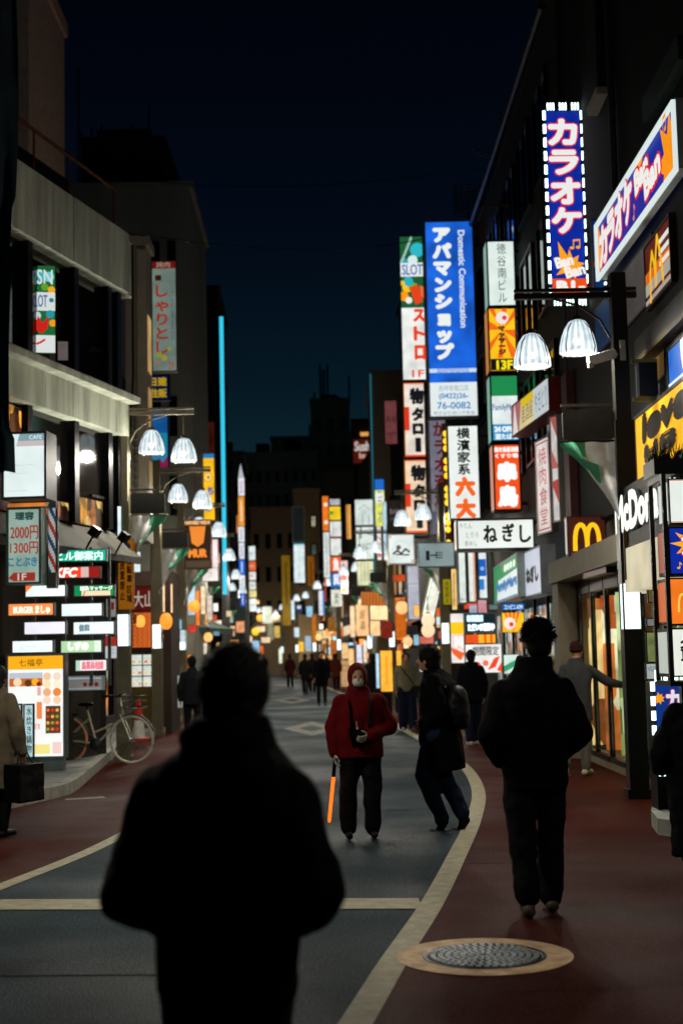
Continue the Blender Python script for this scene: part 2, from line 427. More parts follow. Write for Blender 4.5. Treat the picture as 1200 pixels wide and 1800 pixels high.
# left raised footway with kerb stones
KL = catmull([G(-60, 1440), G(62, 1412), G(125, 1396), G(162, 1366), G(205, 1328), G(240, 1302)] + [Vector((-3.75, 30, 0)), Vector((-4.25, 38, 0)), Vector((-5.1, 50, 0)), Vector((-6.5, 80, 0)), Vector((-8, 130, 0))], 4)
b = MB(); vs = []; fs = []
for p in KL: vs += [(p.x - .15, p.y, .13), (p.x - 9, p.y, .135)]
for i in range(len(KL) - 1): fs.append((2*i, 2*i+1, 2*i+3, 2*i+2))
b.add(vs, fs); foot_l = struct(b.build('footway', M_PAVE))
def kerbrun(curve, side, par):
    # kerb stones, each its own piece, about 0.6 m long
    acc = []; d = 0; last = curve[0]; pts = [curve[0]]
    for p in curve[1:]:
        seg = (p - last).length
        while d + seg >= .62 and p.y < 60:
            t = (.62 - d) / seg; q = last.lerp(p, t); pts.append(q); last = q; seg = (p - last).length; d = 0
        d += seg; last = p
    for i, (a, c) in enumerate(zip(pts[:-1], pts[1:])):
        if i > 90: break
        dr = (c - a).normalized(); n_ = Vector((-dr.y, dr.x, 0)) * side
        q = MB(); mid = (a + c) / 2 + n_ * .075; L = (c - a).length / 2 - .006
        q.obox((0, 0, .07), dr, n_, Vector((0, 0, 1)), L, .075, .07)
        me = q.mesh('kerb_stone', M_KERB); link('kerb_stone', me, par, loc=(mid.x, mid.y, random.uniform(-.004, .004)))
kerbrun(KL, 1, foot_l)
# right low step in front of the restaurant and footway behind the pole
KR = [Vector((3.62, 30, 0)), Vector((3.5, 24, 0)), G(1008, 1322), G(1112, 1368), Vector((3.42, 15.0, 0)), G(1150, 1432), G(1168, 1475), Vector((3.25, 10.8, 0)), Vector((3.3, 4, 0))]
KR = catmull(KR, 4)
b = MB(); vs = []; fs = []
for p in KR: vs += [(p.x + .15, p.y, .115), (p.x + 8, p.y, .12)]
for i in range(len(KR) - 1): fs.append((2*i, 2*i+1, 2*i+3, 2*i+2))
b.add(vs, fs); foot_r = struct(b.build('footway', M_PAVE)); kerbrun(KR, 1, foot_r)
# manhole with pale ring
c = G(851, 1682); r_out = .455
o = thing('manhole_cover', 'round metal manhole cover with pale painted ring beside the white line', 'manhole cover', (c.x, c.y, -.006))
b = MB(); n_ = 64
vs = [(r * math.cos(2*PI*i/n_), r * math.sin(2*PI*i/n_), .0125) for r in (.32, r_out) for i in range(n_)]
b.add(vs, [(i, (i+1) % n_, n_ + (i+1) % n_, n_ + i) for i in range(n_)]); b.build('painted_ring', P((.55, .38, .22), rough=.7, var=.5, scale=9), o)
b = MB(); b.lathe([(0, .008), (.295, .008), (.30, .014), (.318, .014), (.318, .002)], 48); b.build('rim', P((.05, .05, .055), rough=.35, metal=.8), o)
b = MB()
rn = random.Random(3)
for ring in range(1, 8):
    r0 = ring * .038; k_ = 5 + ring * 5
    for j in range(k_):
        a0 = 2*PI*j/k_ + ring * .3; a1 = a0 + 2*PI/k_ * .62; h_ = .019
        vs = []
        for z in (.009, h_):
            for (rr, aa) in ((r0 - .013, a0), (r0 + .013, a0), (r0 + .013, a1), (r0 - .013, a1)): vs.append((rr * math.cos(aa), rr * math.sin(aa), z))
        b.add(vs, [(4, 5, 6, 7), (0, 1, 5, 4), (1, 2, 6, 5), (2, 3, 7, 6), (3, 0, 4, 7)])
b.build('tread', P((.50, .55, .56), rough=.3, metal=.25, var=.5, scale=10, spec=.6), o)

# ======================= street lamps =======================
M_POLE = P('#6a6450', rough=.4, metal=.35, var=.2, scale=5, bump=.05, name='lamp_post_paint')
M_PDARK = P('#1d1c19', rough=.35, metal=.4, var=.2, scale=5, bump=.05, name='dark_post_paint')
M_SHADE = E('#d6e8f0', 1.25, .25, scale=9, name='ribbed_glass').copy()
_n = M_SHADE.node_tree; _mx = _n.nodes.new('ShaderNodeMixShader'); _tr = _n.nodes.new('ShaderNodeBsdfTransparent'); _mx.inputs[0].default_value = .72
_n.links.new(_tr.outputs[0], _mx.inputs[1]); _n.links.new(_n.nodes['Principled BSDF'].outputs[0], _mx.inputs[2]); _n.links.new(_mx.outputs[0], _n.nodes['Material Output'].inputs[0])
M_FLAGG = P('#4d9a78', rough=.8, var=.2, scale=4); M_FLAGW = P('#f6f8f0', rough=.8, var=.35, scale=5)
for _q in (M_SHADE,):
    _p = _q.node_tree.nodes['Principled BSDF']; _p.inputs['Base Color'].default_value = (.01, .01, .01, 1); _p.inputs['Specular IOR Level'].default_value = .05
M_SHADE2 = M_SHADE.copy()
for _x in M_SHADE2.node_tree.nodes:
    if _x.type == 'MAP_RANGE': _x.inputs[3].default_value *= .55; _x.inputs[4].default_value *= .62
for (px_, py_, w1, h1, an) in ((420, 1700, .5, 1.6, .1), (690, 1420, .9, .5, 0), (880, 1500, .7, 1.1, -.1), (1050, 1720, 1.0, .45, .05), (560, 1380, .6, 2.2, .03), (100, 1700, 1.2, .4, -.06)):
    p_ = G(px_, py_); b = MB(); b.obox((p_.x, p_.y, .0035), Vector((math.cos(an), math.sin(an), 0)), Vector((-math.sin(an), math.cos(an), 0)), Vector((0, 0, 1)), w1/2, h1/2, .0003)
    struct(b.build('asphalt_patch', M_PATCH if px_ not in (880, 1050) else M_RPATCH))
def flag_mesh(w_, h, mats, seed=0):
    """cloth pennant hung from its top rod, sagging to one corner: a solid sheet with thickness"""
    nx, nz = 14, 18; b = MB(); vs = []
    for s_ in (0, 1):
        for j in range(nz + 1):
            for i in range(nx + 1):
                u, v = i / nx, j / nz
                x = u * w_ * (1 - .0 * v) + v * v * w_ * .62 * (1 - u)
                z = -v * h * (.28 + .72 * u ** .8) 
                y = .06 * math.sin(7 * u + 3 * v + seed) * (.3 + v) + .03 * math.sin(15 * u - 5 * v + seed)
                vs.append((x, y + s_ * .006, z))
    fs = []; mi = []
    W_ = nx + 1; off = W_ * (nz + 1)
    for s_ in (0, 1):
        for j in range(nz):
            for i in range(nx):
                q = [j*W_+i, j*W_+i+1, (j+1)*W_+i+1, (j+1)*W_+i]
                if s_: q = [x + off for x in q[::-1]]
                u = i / nx + .25 * j / nz
                m = 0 if u < .42 else 1
                b.f.append(q); b.mi.append(m); b.sm.append(True)
    b.v = vs; return b.mesh('flag', mats)
def lamp_post(label, x, y, d, dark=False, plaque=True, flag=True, plate=None, full=True, lamps=True, power=1.0):
    """d = +1 arm reaches to +x, -1 to -x"""
    mp = M_PDARK if dark else M_POLE
    o = thing('street_lamp', label, 'street lamp', (x, y, 0), 0, 'street lamps with twin bell shades along the street')
    b = MB(); b.box(-.1, -.1, 0, .1, .1, 1.72); b.box(-.085, -.085, 1.72, .085, .085, 2.3); b.box(-.1, -.1, 2.3, .1, .1, 4.0); b.box(-.08, -.08, 4.0, .08, .08, 5.62)
    b.box(-.13, -.13, 0, .13, .13, .1)
    if not dark:
        for sx in (-1, 1): b.tube([(sx * .112, -.08, .2), (sx * .112, -.08, 5.4)], .008, 5, m=0)
    b.build('post', mp, o)
    b = MB(); b.box(-.2 * d, -.035, 5.36, 1.12 * d, .035, 5.42); b.box(-.2 * d, -.03, 5.44, 1.12 * d, .03, 5.47)
    b.tube([(.1 * d, 0, 4.92), (.2 * d, 0, 5.12), (.42 * d, 0, 5.28), (.7 * d, 0, 5.36)], .014, 6); b.build('arm', mp, o)
    for lx, lz in ((.45, 5.14), (.95, 5.0)):
        b = MB(); b.tube([(lx * d, 0, 5.36), (lx * d, 0, lz - .02)], .012, 6)
        b.lathe([(.0, .02), (.05, .02), (.055, -.04), (.04, -.05)], 12, (lx * d, 0, lz)); 
        for k in range(4):
            a = PI / 4 + k * PI / 2; ca, sa = math.cos(a), math.sin(a)
            b.tube([(lx * d + .06 * ca, .06 * sa, lz - .02), (lx * d + .17 * ca, .17 * sa, lz - .14), (lx * d + .222 * ca, .222 * sa, lz - .34), (lx * d + .205 * ca, .205 * sa, lz - .40)], .007, 5)
        hg = b.build('hanger', mp, o)
        b = MB(); prof = [(.05, -.02), (.09, -.04), (.135, -.11), (.17, -.2), (.193, -.3), (.2, -.38), (.19, -.385), (.182, -.3), (.16, -.2), (.125, -.11), (.08, -.05)]
        b.lathe(prof, 64, (lx * d, 0, lz), rib=.018)
        b.mi = [(k_ % 64) // 2 % 2 for k_ in range(len(b.f))]; b.build('shade', [M_SHADE, M_SHADE2], hg)
        b = MB(); b.tube([(lx * d, 0, lz - .05), (lx * d, 0, lz - .12)], .03, 8); b.ball((lx * d, 0, lz - .2), .06, .06, .09, 12); b.build('bulb', E('#fff4e0', 2.0), hg)
        if lamps:
            L = bpy.data.lights.new('lamp_light', 'POINT'); L.energy = LAMP_W * power; L.color = (1.0, .93, .80); L.shadow_soft_size = .09
            lo = bpy.data.objects.new('lamp_light', L); COL.objects.link(lo); lo.parent = hg; lo.location = (lx * d, 0, lz - .36)
    if plaque:
        b = MB(); b.box(.1 * d, -.012, 4.17, .66 * d, .012, 4.2)
        pts = []
        for cx_, cz_, a0 in ((.60, 4.08, 0), (.14, 4.08, 90), (.14, 3.86, 180), (.60, 3.86, 270)):
            for k in range(4):
                a = R(a0 + 30 * k); pts.append((cx_ + .05 * math.cos(a), cz_ + .05 * math.sin(a)))
        for yy, rev in ((-.03, 1), (.03, 0)):
            pp = [(px_ * d, yy, pz) for px_, pz in pts]; b.poly(pp if rev == (d > 0) else pp[::-1])
        n4 = len(pts)
        for i in range(n4):
            a, c = pts[i], pts[(i + 1) % n4]; b.poly([(a[0]*d, -.03, a[1]), (a[0]*d, .03, a[1]), (c[0]*d, .03, c[1]), (c[0]*d, -.03, c[1])])
        b.build('plaque', P('#2b2a26', rough=.5), o)
    if flag:
        me = flag_mesh(.62, .92, [M_FLAGG, M_FLAGW], seed=y)
        fo = link('flag', me, o, loc=(-.02 + (.66 * d if d < 0 else .68), -.01, 3.78)) if d < 0 else link('flag', me, o, loc=(.68, -.01, 3.78), rot=(0, 0, PI))
        b = MB(); b.tube([(.08 * d, 0, 3.79), (.7 * d, 0, 3.79)], .01, 6); b.build('flag_rod', mp, o)
    b = MB(); b.box(-.1, -.1, 1.72, .1, .1, 1.77); b.box(-.1, -.1, 2.25, .1, .1, 2.3)
    for sx in (-1, 1):
        for sy in (-1, 1): b.box(sx * .1, sy * .1, 1.77, sx * .083, sy * .083, 2.25)
    b.build('lantern_frame', mp, o)
    b = MB(); b.box(-.088, -.088, 1.77, .088, .088, 2.25); b.build('lantern_glass', E('#e6f8fa', 1.7), o)
    return o
# ======================= buildings =======================
M_CONC = P('#c8ccb8', rough=.85, var=.5, scale=3.2, bump=.5, name='weathered_concrete', streak=True)
M_BEIGE = P('#a09482', rough=.8, var=.15, scale=2, bump=.2)
M_DWALL = P('#191a19', rough=.8, var=.3, scale=1.5, bump=.2)
M_GWALL = P('#242624', rough=.8, var=.3, scale=1.5, bump=.2, streak=True)
M_BWALL = P('#332e27', rough=.8, var=.25, scale=1.5, bump=.2, streak=True)
M_FRAME = P('#0e0f10', rough=.4, metal=.5)
M_STEEL = P('#3a3d3e', rough=.4, metal=.6)
def prism(b, pts, z0, z1, m=0):
    n_ = len(pts); a = sum(pts[i][0]*pts[(i+1) % n_][1] - pts[(i+1) % n_][0]*pts[i][1] for i in range(n_))
    if a < 0: pts = pts[::-1]
    v = [(x, y, z0) for x, y in pts] + [(x, y, z1) for x, y in pts]
    f = [(i, (i+1) % n_, n_ + (i+1) % n_, n_ + i) for i in range(n_)] + [list(range(n_, 2*n_)), list(range(n_ - 1, -1, -1))]
    b.add(v, f, m)
_win = {}
def windows(par, a, c, z0, z1, nx, nz, fill=.72, pane=None, litp=0.0, fr=.05, seed=1, side=1):
    """framed windows standing proud of the wall that runs a->c; outward is to the right of a->c when side=1"""
    a = Vector((a[0], a[1], 0)); c = Vector((c[0], c[1], 0)); d = (c - a); L = d.length; d.normalize(); n_ = Vector((d.y, -d.x, 0)) * side
    yaw = math.atan2(d.y, d.x) if side == 1 else math.atan2(-d.y, -d.x)
    w_ = L / nx * fill; h = (z1 - z0) / nz * fill; rn = random.Random(seed)
    k = (round(w_, 3), round(h, 3), fr)
    if k not in _win:
        b = MB(); b.box(-w_/2, -.06, -h/2, -w_/2 + fr, .0, h/2); b.box(w_/2 - fr, -.06, -h/2, w_/2, .0, h/2)
        b.box(-w_/2 + fr, -.06, -h/2, w_/2 - fr, .0, -h/2 + fr); b.box(-w_/2 + fr, -.06, h/2 - fr, w_/2 - fr, .0, h/2); b.box(-fr*.4, -.055, -h/2 + fr, fr*.4, .0, h/2 - fr)
        p = MB(); p.poly([(-w_/2 + fr, -.025, -h/2 + fr), (w_/2 - fr, -.025, -h/2 + fr), (w_/2 - fr, -.025, h/2 - fr), (-w_/2 + fr, -.025, h/2 - fr)])
        _win[k] = (b.mesh('window', M_FRAME), p.mesh('pane', GLASS()))
    bf, pf = _win[k]
    for i in range(nx):
        for j in range(nz):
            q = a + d * (L * (i + .5) / nx) + n_ * .002
            o = link('window', bf, par, loc=(q.x, q.y, z0 + (z1 - z0) * (j + .5) / nz), rot=(0, 0, yaw))
            if rn.random() < litp:
                me = pf.copy(); me.materials[0] = E(rn.choice(['#c9a25a', '#e8dcb8', '#8fb0a8', '#d08a4a']), rn.uniform(.25, .8), .5, 1.5); link('pane', me, o)
            else: link('pane', pf, o)
def bldg(label, pts, h, mat=None, z0=0.0, parapet=.35, cat='building', name='building', group=None):
    cx_ = sum(p[0] for p in pts) / len(pts); cy_ = sum(p[1] for p in pts) / len(pts)
    o = thing(name, label, cat, (0, 0, 0), 0, group)
    b = MB(); prism(b, list(pts), z0, h); b.build('wall', mat or M_GWALL, o)
    if parapet:
        b = MB(); big = [(cx_ + (x - cx_) * 1.012 + (.06 if x > cx_ else -.06), cy_ + (y - cy_) * 1.01 + (.06 if y > cy_ else -.06)) for x, y in pts]
        prism(b, big, h, h + parapet); b.build('parapet', mat or M_GWALL, o)
    return o
# ---- A: left corner building with concrete bands
C = W(216, 700, 22); dirA = Vector((.262, .965, 0)).normalized(); yawA = math.atan2(dirA.y, dirA.x)
A = thing('corner_building', 'weathered corner building with two pale concrete bands and dark ribbon windows', 'building', (C.x, C.y, 0), yawA)
def zA(py): return W(216, py, 22).z
zt1, zt0, zb1, zb0 = zA(413), zA(517), zA(686), zA(768)
b = MB(); b.box(-9, .3, 0, -.02, 7, zt1 - .25); b.build('wall', M_BWALL, A)
xs = [-9, -7.6, -6.2, -4.85, -3.75, -2.8, -1.95, -1.15, -.45, 0]
for i in range(len(xs) - 1):
    for (q0, q1, pr) in ((zt0, zt1, -.12), (zb0, zb1 - .24, -.1)):
        b = MB(); b.box(xs[i] + .006, pr + random.uniform(-.008, .008), q0, xs[i+1] - .006, .3, q1); b.build('concrete_panel', M_CONC, A)
b = MB(); b.poly([(-9, -.3, zb1 - .14), (0, -.3, zb1 - .14), (0, -.02, zb1), (-9, -.02, zb1)]); b.box(-9, -.3, zb1 - .235, 0, -.0, zb1 - .141); b.box(-9, -.019, zb1 - .14, 0, .3, zb1 - .003)
b.build('drip_ledge', M_CONC, A)
b = MB(); b.box(.0, -.1, zt0 - .02, .22, .9, zt1 - .1); b.build('corner_column', M_CONC, A)
b = MB(); b.tube([(.09, -.14, zt1 - .15), (.09, -.14, zt0 - 1.3), (.05, -.1, zt0 - 2.2), (.1, -.1, zb0 - .2)], .018, 6); b.build('drain_pipe', M_FRAME, A)
b = MB(); b.box(.02, .1, zb0 - 3, .2, .5, zt0 - .02); b.build('wall', M_GWALL, A)
# upper glass with mullions
ux = [-8.4, -6.8, -5.2, -4.36, -3.05, -1.62, -.45, -.1]
for (g0, g1) in ((zb1 + .0, zt0), (3.55, zb0)):
    for i in range(len(ux) - 1):
        b = MB(); b.poly([(ux[i] + .05, .12, g0), (ux[i+1] - .05, .12, g0), (ux[i+1] - .05, .12, g1), (ux[i] + .05, .12, g1)])
        wn = b.build('pane', GLASS('#14110f', .08), A)
        b = MB(); b.box(ux[i+1] - .07, .0, g0, ux[i+1] + .07, .16, g1); b.build('mullion', M_FRAME, A)
    b = MB(); b.box(-.98, .06, (g0 + g1) / 2 - .3, -.5, .13, (g0 + g1) / 2 - .26); b.build('transom', M_FRAME, A)
# warm restaurant light seen low in the lower windows
for (x0_, x1_, z0_, z1_, c_, s_) in ((-4.3, -3.12, 4.4, 4.98, '#ff9a2e', .9), (-3.0, -1.7, 3.56, 3.82, '#e0812e', .7), (-1.5, -.55, 3.56, 3.95, '#d98334', .6), (-5.1, -4.4, 4.5, 5.0, '#ffa030', .8)):
    b = MB(); b.poly([(x0_, .1, z0_), (x1_, .1, z0_), (x1_, .1, z1_), (x0_, .1, z1_)])
    b.build('lit_window_glow', lit_interior(['#ffb040', '#4a2412', '#d8742a', '#201008', '#ffcf70', '#5a3016'], s_, 4.5, int(-x0_ * 3), (1, 1, .6)), A)
b = MB(); b.poly([(-9, -.3, 3.12), (-.02, -.3, 3.12), (-.02, .1, 3.52), (-9, .1, 3.52)]); b.box(-9, -.31, 3.02, -.02, -.25, 3.12); b.box(-9, -.25, 3.04, -.02, .29, 3.08); b.build('awning', P('#45443d', rough=.8, var=.4, scale=3), A)
for x_ in (-2.0, -1.0):
    b = MB(); b.tube([(x_, -.3, 3.1), (x_, -.42, 3.3)], .015, 6); b.obox((x_, -.45, 3.36), Vector((1, 0, 0)), Vector((0, .8, .6)), Vector((0, -.6, .8)), .07, .06, .07); b.build('floodlight', M_FRAME, A)
# roof rail
b = MB(); b.tube([(-9, 0, zt1 + .66), (-.25, 0, zt1 + .66)], .028, 6)
rail = b.build('roof_rail', P('#7a4422', rough=.6, var=.4, scale=6), A)
for x_ in (-6.6, -5.3, -4.1, -2.95, -1.85, -.3):
    b = MB(); b.tube([(0, 0, 0), (0, 0, .66)], .018, 6); b.build('rail_post', P('#7a4422', rough=.6, var=.4, scale=6), rail, loc=(x_, 0, zt1))
b = MB(); b.box(-9, .6, zt1 - .3, -.6, 6, zt1 + .75); b.build('roof_room', M_DWALL, A)
# brown tower column above the rail
a = W(28, 120, 30); c = W(51, 120, 30)
o = bldg('tall brown tower edge rising behind the roof rail at the left', [(a.x - 2, 30), (c.x, 30), (c.x, 34), (a.x - 2, 34)], 17, P('#d8b49c', rough=.8, var=.3))
# B: beige pilaster building
a = W(221, 600, 26.5); c = W(258, 600, 26.5); zt = W(240, 432, 26.5).z
Bb = bldg('narrow beige building next to the concrete corner building', [(a.x, 26.5), (c.x, 26.5), (c.x, 27.2), (a.x, 27.2)], zt, M_BEIGE, parapet=.18, z0=3.75)
b = MB(); b.box(c.x - .16, 26.38, 3.75, c.x, 26.498, zt - .1); b.build('pilaster', P('#b3a58f', rough=.8, var=.12), Bb)
for k in range(3):
    z_ = 4.2 + k * 1.4
    b = MB(); b.poly([(c.x + .012, 26.58, z_), (c.x + .012, 27.1, z_), (c.x + .012, 27.1, z_ + 1.1), (c.x + .012, 26.58, z_ + 1.1)])
    b.build('lit_window', E(['#8a7345', '#b6935a', '#c9a468', '#7a6a48'][k], .7, .4, 1.5), Bb)
# wall behind between A and B, shadowed; C: tall grey block with roof plant
a = W(262, 600, 40); c = W(336, 600, 40); zt = W(300, 332, 40).z
Cc = bldg('tall plain grey block behind the hanging shop signs on the left', [(a.x - 6, 40), (c.x, 40), (c.x - .1, 46), (a.x - 6, 46)], zt, P('#7c7d72', rough=.85, var=.25, scale=1, streak=True), parapet=.2)
windows(Cc, (a.x, 40), (c.x - .3, 40), 5, zt - 1, 2, 4, .5, seed=2, litp=.15)
b = MB(); a1 = W(142, 280, 41); c1 = W(291, 280, 41); b.box(a1.x, 41, zt, c1.x, 45, W(200, 240, 41).z); b.box(a1.x + .4, 41.5, W(200, 240, 41).z, c1.x - .5, 44.5, W(200, 216, 41).z)
for q in range(7): b.tube([(a1.x + .3 * q, 41.2, zt), (a1.x + .3 * q, 41.2, W(200, 225, 41).z + .1 * (q % 3))], .03, 4)
b.build('roof_plant', M_DWALL, Cc)
for k, (x_, y0_, y1_) in enumerate(((138, 120, 330), (262, 185, 330))):
    p0 = W(x_, y0_, 41.3); b = MB(); b.tube([(p0.x, 41.3, zt), (p0.x, 41.3, p0.z)], .03, 5); b.build('antenna', M_FRAME, Cc)
# D E
a = W(346, 600, 50); c = W(384, 600, 50); zt = W(365, 507, 50).z
D = bldg('black tower block beside the cyan neon tube', [(a.x - 3, 50), (c.x, 50), (c.x - .2, 56), (a.x - 3, 56)], zt, M_DWALL, parapet=.1)
windows(D, (a.x - .2, 50), (c.x - .1, 50), 3, zt - 1, 1, 5, .6, seed=4)
b = MB(); a2 = W(350, 770, 49.9); b.box(a2.x, 49.92, W(360, 800, 50).z, W(379, 770, 50).x, 49.99, W(360, 742, 50).z); b.build('lit_panel', E('#4a1a10', .5, .5, 3), D)  # red-brown facade; the light on it is put in as a faint glow
a = W(388, 600, 72); c = W(424, 600, 72); zt = W(410, 800, 72).z
Eb = bldg('dim teal grey block beyond the neon tube', [(a.x - 4, 72), (c.x, 72), (c.x - .3, 80), (a.x - 4, 80)], zt, P('#2b3330', rough=.8, var=.25), parapet=.2)
windows(Eb, (a.x, 72), (c.x, 72), 4, zt - 1, 2, 4, .6, seed=5, litp=.2)
b = MB()
for (u0, u1, v0, v1) in ((392, 409, 778, 792), (392, 409, 815, 830)):
    p0 = W(u0, v1, 71.8); p1 = W(u1, v0, 71.8); b.box(p0.x, 71.6, p0.z, p1.x, 72, p1.z)
b.build('sign_arm', M_FRAME, Eb)
# F: large dark blocks closing the street
def far(label, x0_, x1_, ytop, Y, mat, dpt=15, lit_=.05, nx=6, nz=6, z0_=4, plant=0):
    a = W(x0_, 900, Y); c = W(x1_, 900, Y); zt = W((x0_ + x1_) / 2, ytop, Y).z
    o = bldg(label, [(a.x, Y), (c.x, Y), (c.x, Y + dpt), (a.x, Y + dpt)], zt, mat, parapet=.4)
    windows(o, (a.x, Y), (c.x, Y), z0_, zt - 1, nx, nz, .45, seed=int(x0_), litp=lit_, fr=.1)
    if plant:
        b = MB(); rn = random.Random(int(x0_))
        for k in range(plant):
            u = rn.uniform(a.x, c.x - 1.5); b.box(u, Y + 1, zt, u + rn.uniform(.5, 1.6), Y + 3, zt + rn.uniform(.5, 2.0))
        b.build('roof_plant', M_DWALL, o)
    return o
FAR = P('#b8a083', rough=.9, var=.2, scale=.4); FAR2 = P('#a08a70', rough=.9, var=.2, scale=.4)
far('broad dark building closing the end of the street', 432, 560, 800, 150, FAR, nx=8, nz=7, lit_=.04, plant=6)
far('dark stepped block behind the street end roofs', 478, 622, 772, 160, FAR2, nx=8, nz=6, lit_=.03, plant=4)
Ft = far('tallest dark tower at the end with antennas on top', 549, 618, 706, 158, FAR2, nx=3, nz=8, lit_=.0, plant=3)
b = MB(); zt = W(584, 706, 158).z
for (x_, y_) in ((562, 640), (568, 652), (575, 640), (552, 690), (588, 692), (613, 660)):
    p = W(x_, y_, 159); b.tube([(p.x, 159, zt), (p.x, 159, p.z)], .12, 5)
for q in range(9): 
    p = W(568, 700 - q * 6, 159); b.box(p.x - .45, 158.9, p.z, p.x + .45, 159.1, p.z + .08)
b.build('antenna', M_FRAME, Ft)
far('low brown building under the far tower', 560, 625, 838, 118, P('#9a8468', rough=.9), nx=4, nz=4, lit_=.1)
far('small brown building left of the far stack of signs', 440, 520, 900, 112, P('#9a8468', rough=.9), nx=4, nz=3, lit_=.05)
far('narrow brown building in the middle of the street end', 516, 562, 868, 104, P('#a08a68', rough=.9), nx=2, nz=4, lit_=.1)
# right side
a = W(1003, 900, 21.6)
XR = 3.5
K = bldg('tall dark building on the right over the fast food restaurant', [(XR, 6), (11, 6), (11, 21.4), (XR, 21.4)], 17, P('#121211', rough=.8, var=.3), z0=3.3, parapet=0)
b = MB(); pass
def zy(py, px, Y): return W(px, py, Y).z
p0 = W(1033, 190, 18.2); p1 = W(1112, 190, 18.2)
b = MB(); b.box(p0.x, 17.5, p0.z, p1.x, 18.2, 16.9); b.build('bay', P('#241c18', rough=.8), K)
b = MB(); b.box(p0.x - .02, 17.48, p0.z - .1, p1.x, 18.22, p0.z - .003); b.build('bay_soffit', P('#8c8674', rough=.8, var=.15), K)
p2 = W(1090, 300, 18.2); b = MB(); b.box(p2.x, 18.0, 6.6, W(1114, 300, 18.2).x, 18.4, p0.z - .11); b.build('column', P('#8d8572', rough=.8), K)
p3 = W(1003, 800, 21.3)
b = MB(); b.box(XR - .12, 20.9, W(1000, 910, 21).z, XR + .02, 21.38, W(1000, 655, 21).z); b.build('red_pilaster', P('#3d120c', rough=.5, var=.2), K)
# dark sloping bands along its facade
for (pl, yt, yb, pr, yt2, yb2, col, nm) in ((1112, 600, 632, 1210, 490, 548, '#15130f', 'facade_band'), (1112, 632, 642, 1210, 549, 566, '#3c3422', 'facade_trim'), (1145, 175, 215, 1215, 60, 150, '#2e3a34', 'dim_window')):
    Y0 = 2500 * (XR - .12) / (pl - 600 + 20); 
    zt = W(pl, yt, Y0).z; zb = W(pl, yb, Y0).z; Y1 = 2500 * (XR - .12) / (pr - 600 + 20)
    b = MB(); b.box(XR - .14, Y0, zb, XR - .005, Y1, zt); b.build(nm, P(col, rough=.5), K)
J = bldg('dark building with railing balconies behind the tall karaoke sign', [(XR, 21.5), (10, 21.5), (10, 36.5), (XR + .1, 36.5)], 11.9, P('#20211d', rough=.8, var=.3), z0=0, parapet=.25)
for k, (y_, z_) in enumerate(((9.5, 8.3), (11.5, 8.3), (19.2, 11.5), (15.5, 11.8))):
    b = MB(); b.box(XR - .38, y_ - .45, z_, XR - .02, y_ + .45, z_ + .62); ac = b.build('air_conditioner', P('#3c3c38', rough=.6), K)
    b = MB(); b.tube([(XR - .39, y_ + .26 * math.cos(t), z_ + .31 + .26 * math.sin(t)) for t in [2*PI*i/18 for i in range(19)]], .02, 5, caps=False); b.build('fan_grille', M_FRAME, ac)
for y_ in (20.9, 17.0, 12.6): b = MB(); b.tube([(XR - .06, y_, 6.8), (XR - .06, y_, 16.9)], .045, 6); b.build('pipe', P('#2c2b28', rough=.6), K)
windows(K, (XR, 20.6), (XR, 8), 11, 16.5, 6, 2, .7, seed=18)
windows(J, (XR + .08, 36), (XR, 22), 4.6, 11.4, 6, 3, .7, seed=8, side=1)
for z_ in (6.6, 9.45):
    b = MB(); b.box(XR - .55, 27.7, z_, XR, 28.7, z_ + .1); bal = b.build('balcony', M_GWALL, J)
    b = MB(); b.box(XR - .55, 27.7, z_ + .95, XR - .51, 28.7, z_ + 1.0)
    for k in range(6): b.box(XR - .54, 27.7 + .2 * k - .01, z_ + .1, XR - .52, 27.7 + .2 * k + .01, z_ + .95)
    b.box(XR - .55, 27.67, z_ + .95, XR, 27.7, z_ + 1.0)
    for k in range(4): b.box(XR - .5 + .13 * k, 27.68, z_ + .1, XR - .48 + .13 * k, 27.7, z_ + .95)
    b.build('railing', P('#4a3a2c', rough=.6), bal)
b = MB(); b.tube([(XR - .1, 22, 11.9), (XR - .2, 36, 11.95)], .07, 6); b.tube([(XR - .25, 34.5, 6), (XR - .25, 34.5, 11.9)], .06, 6); b.build('roof_pipe', M_STEEL, J)
for k, (x_, y_, yy) in enumerate(((898, 215, 27.5), (857, 273, 31.5))):
    p = W(x_, y_, yy); b = MB()
    pts = [(p.x + .36 * math.cos(t) , yy + .25 * math.sin(t), p.z - .17 * math.cos(t) + .05 * math.sin(t)) for t in [2*PI*i/28 for i in range(29)]]
    b.tube(pts, .016, 5, caps=False); b.tube([(p.x + .3, yy, p.z - .2), (XR, yy, 12.1)], .012, 5); o = b.build('wire_hoop', M_STEEL)
    tag(o, ['upper thin wire hoop standing off the roof edge', 'lower thin wire hoop standing off the roof edge'][k], 'wire hoop')
p = W(822, 350, 36); b = MB()
for q in range(8): b.tube([(p.x + .36 * math.cos(t), 36 + .36 * math.sin(t), p.z - .35 + .09 * q) for t in [2*PI*i/20 for i in range(21)]], .012, 4, caps=False)
for q in range(12):
    t = 2*PI*q/12; b.tube([(p.x + .36 * math.cos(t), 36 + .36 * math.sin(t), p.z - .4), (p.x + .36 * math.cos(t), 36 + .36 * math.sin(t), p.z + .4)], .01, 4)
b.tube([(p.x, 36, p.z - .35), (XR, 36, 11.5)], .03, 5)
tag(b.build('roof_cage', M_STEEL), 'round wire cage on the dark roof left of the karaoke sign', 'wire cage')
H = bldg('dark block behind the blue estate agent sign', [(W(746, 700, 42).x, 38), (9, 38), (9, 47), (W(705, 700, 46).x, 46)], W(760, 470, 40).z, P('#262724', rough=.8), parapet=.2)
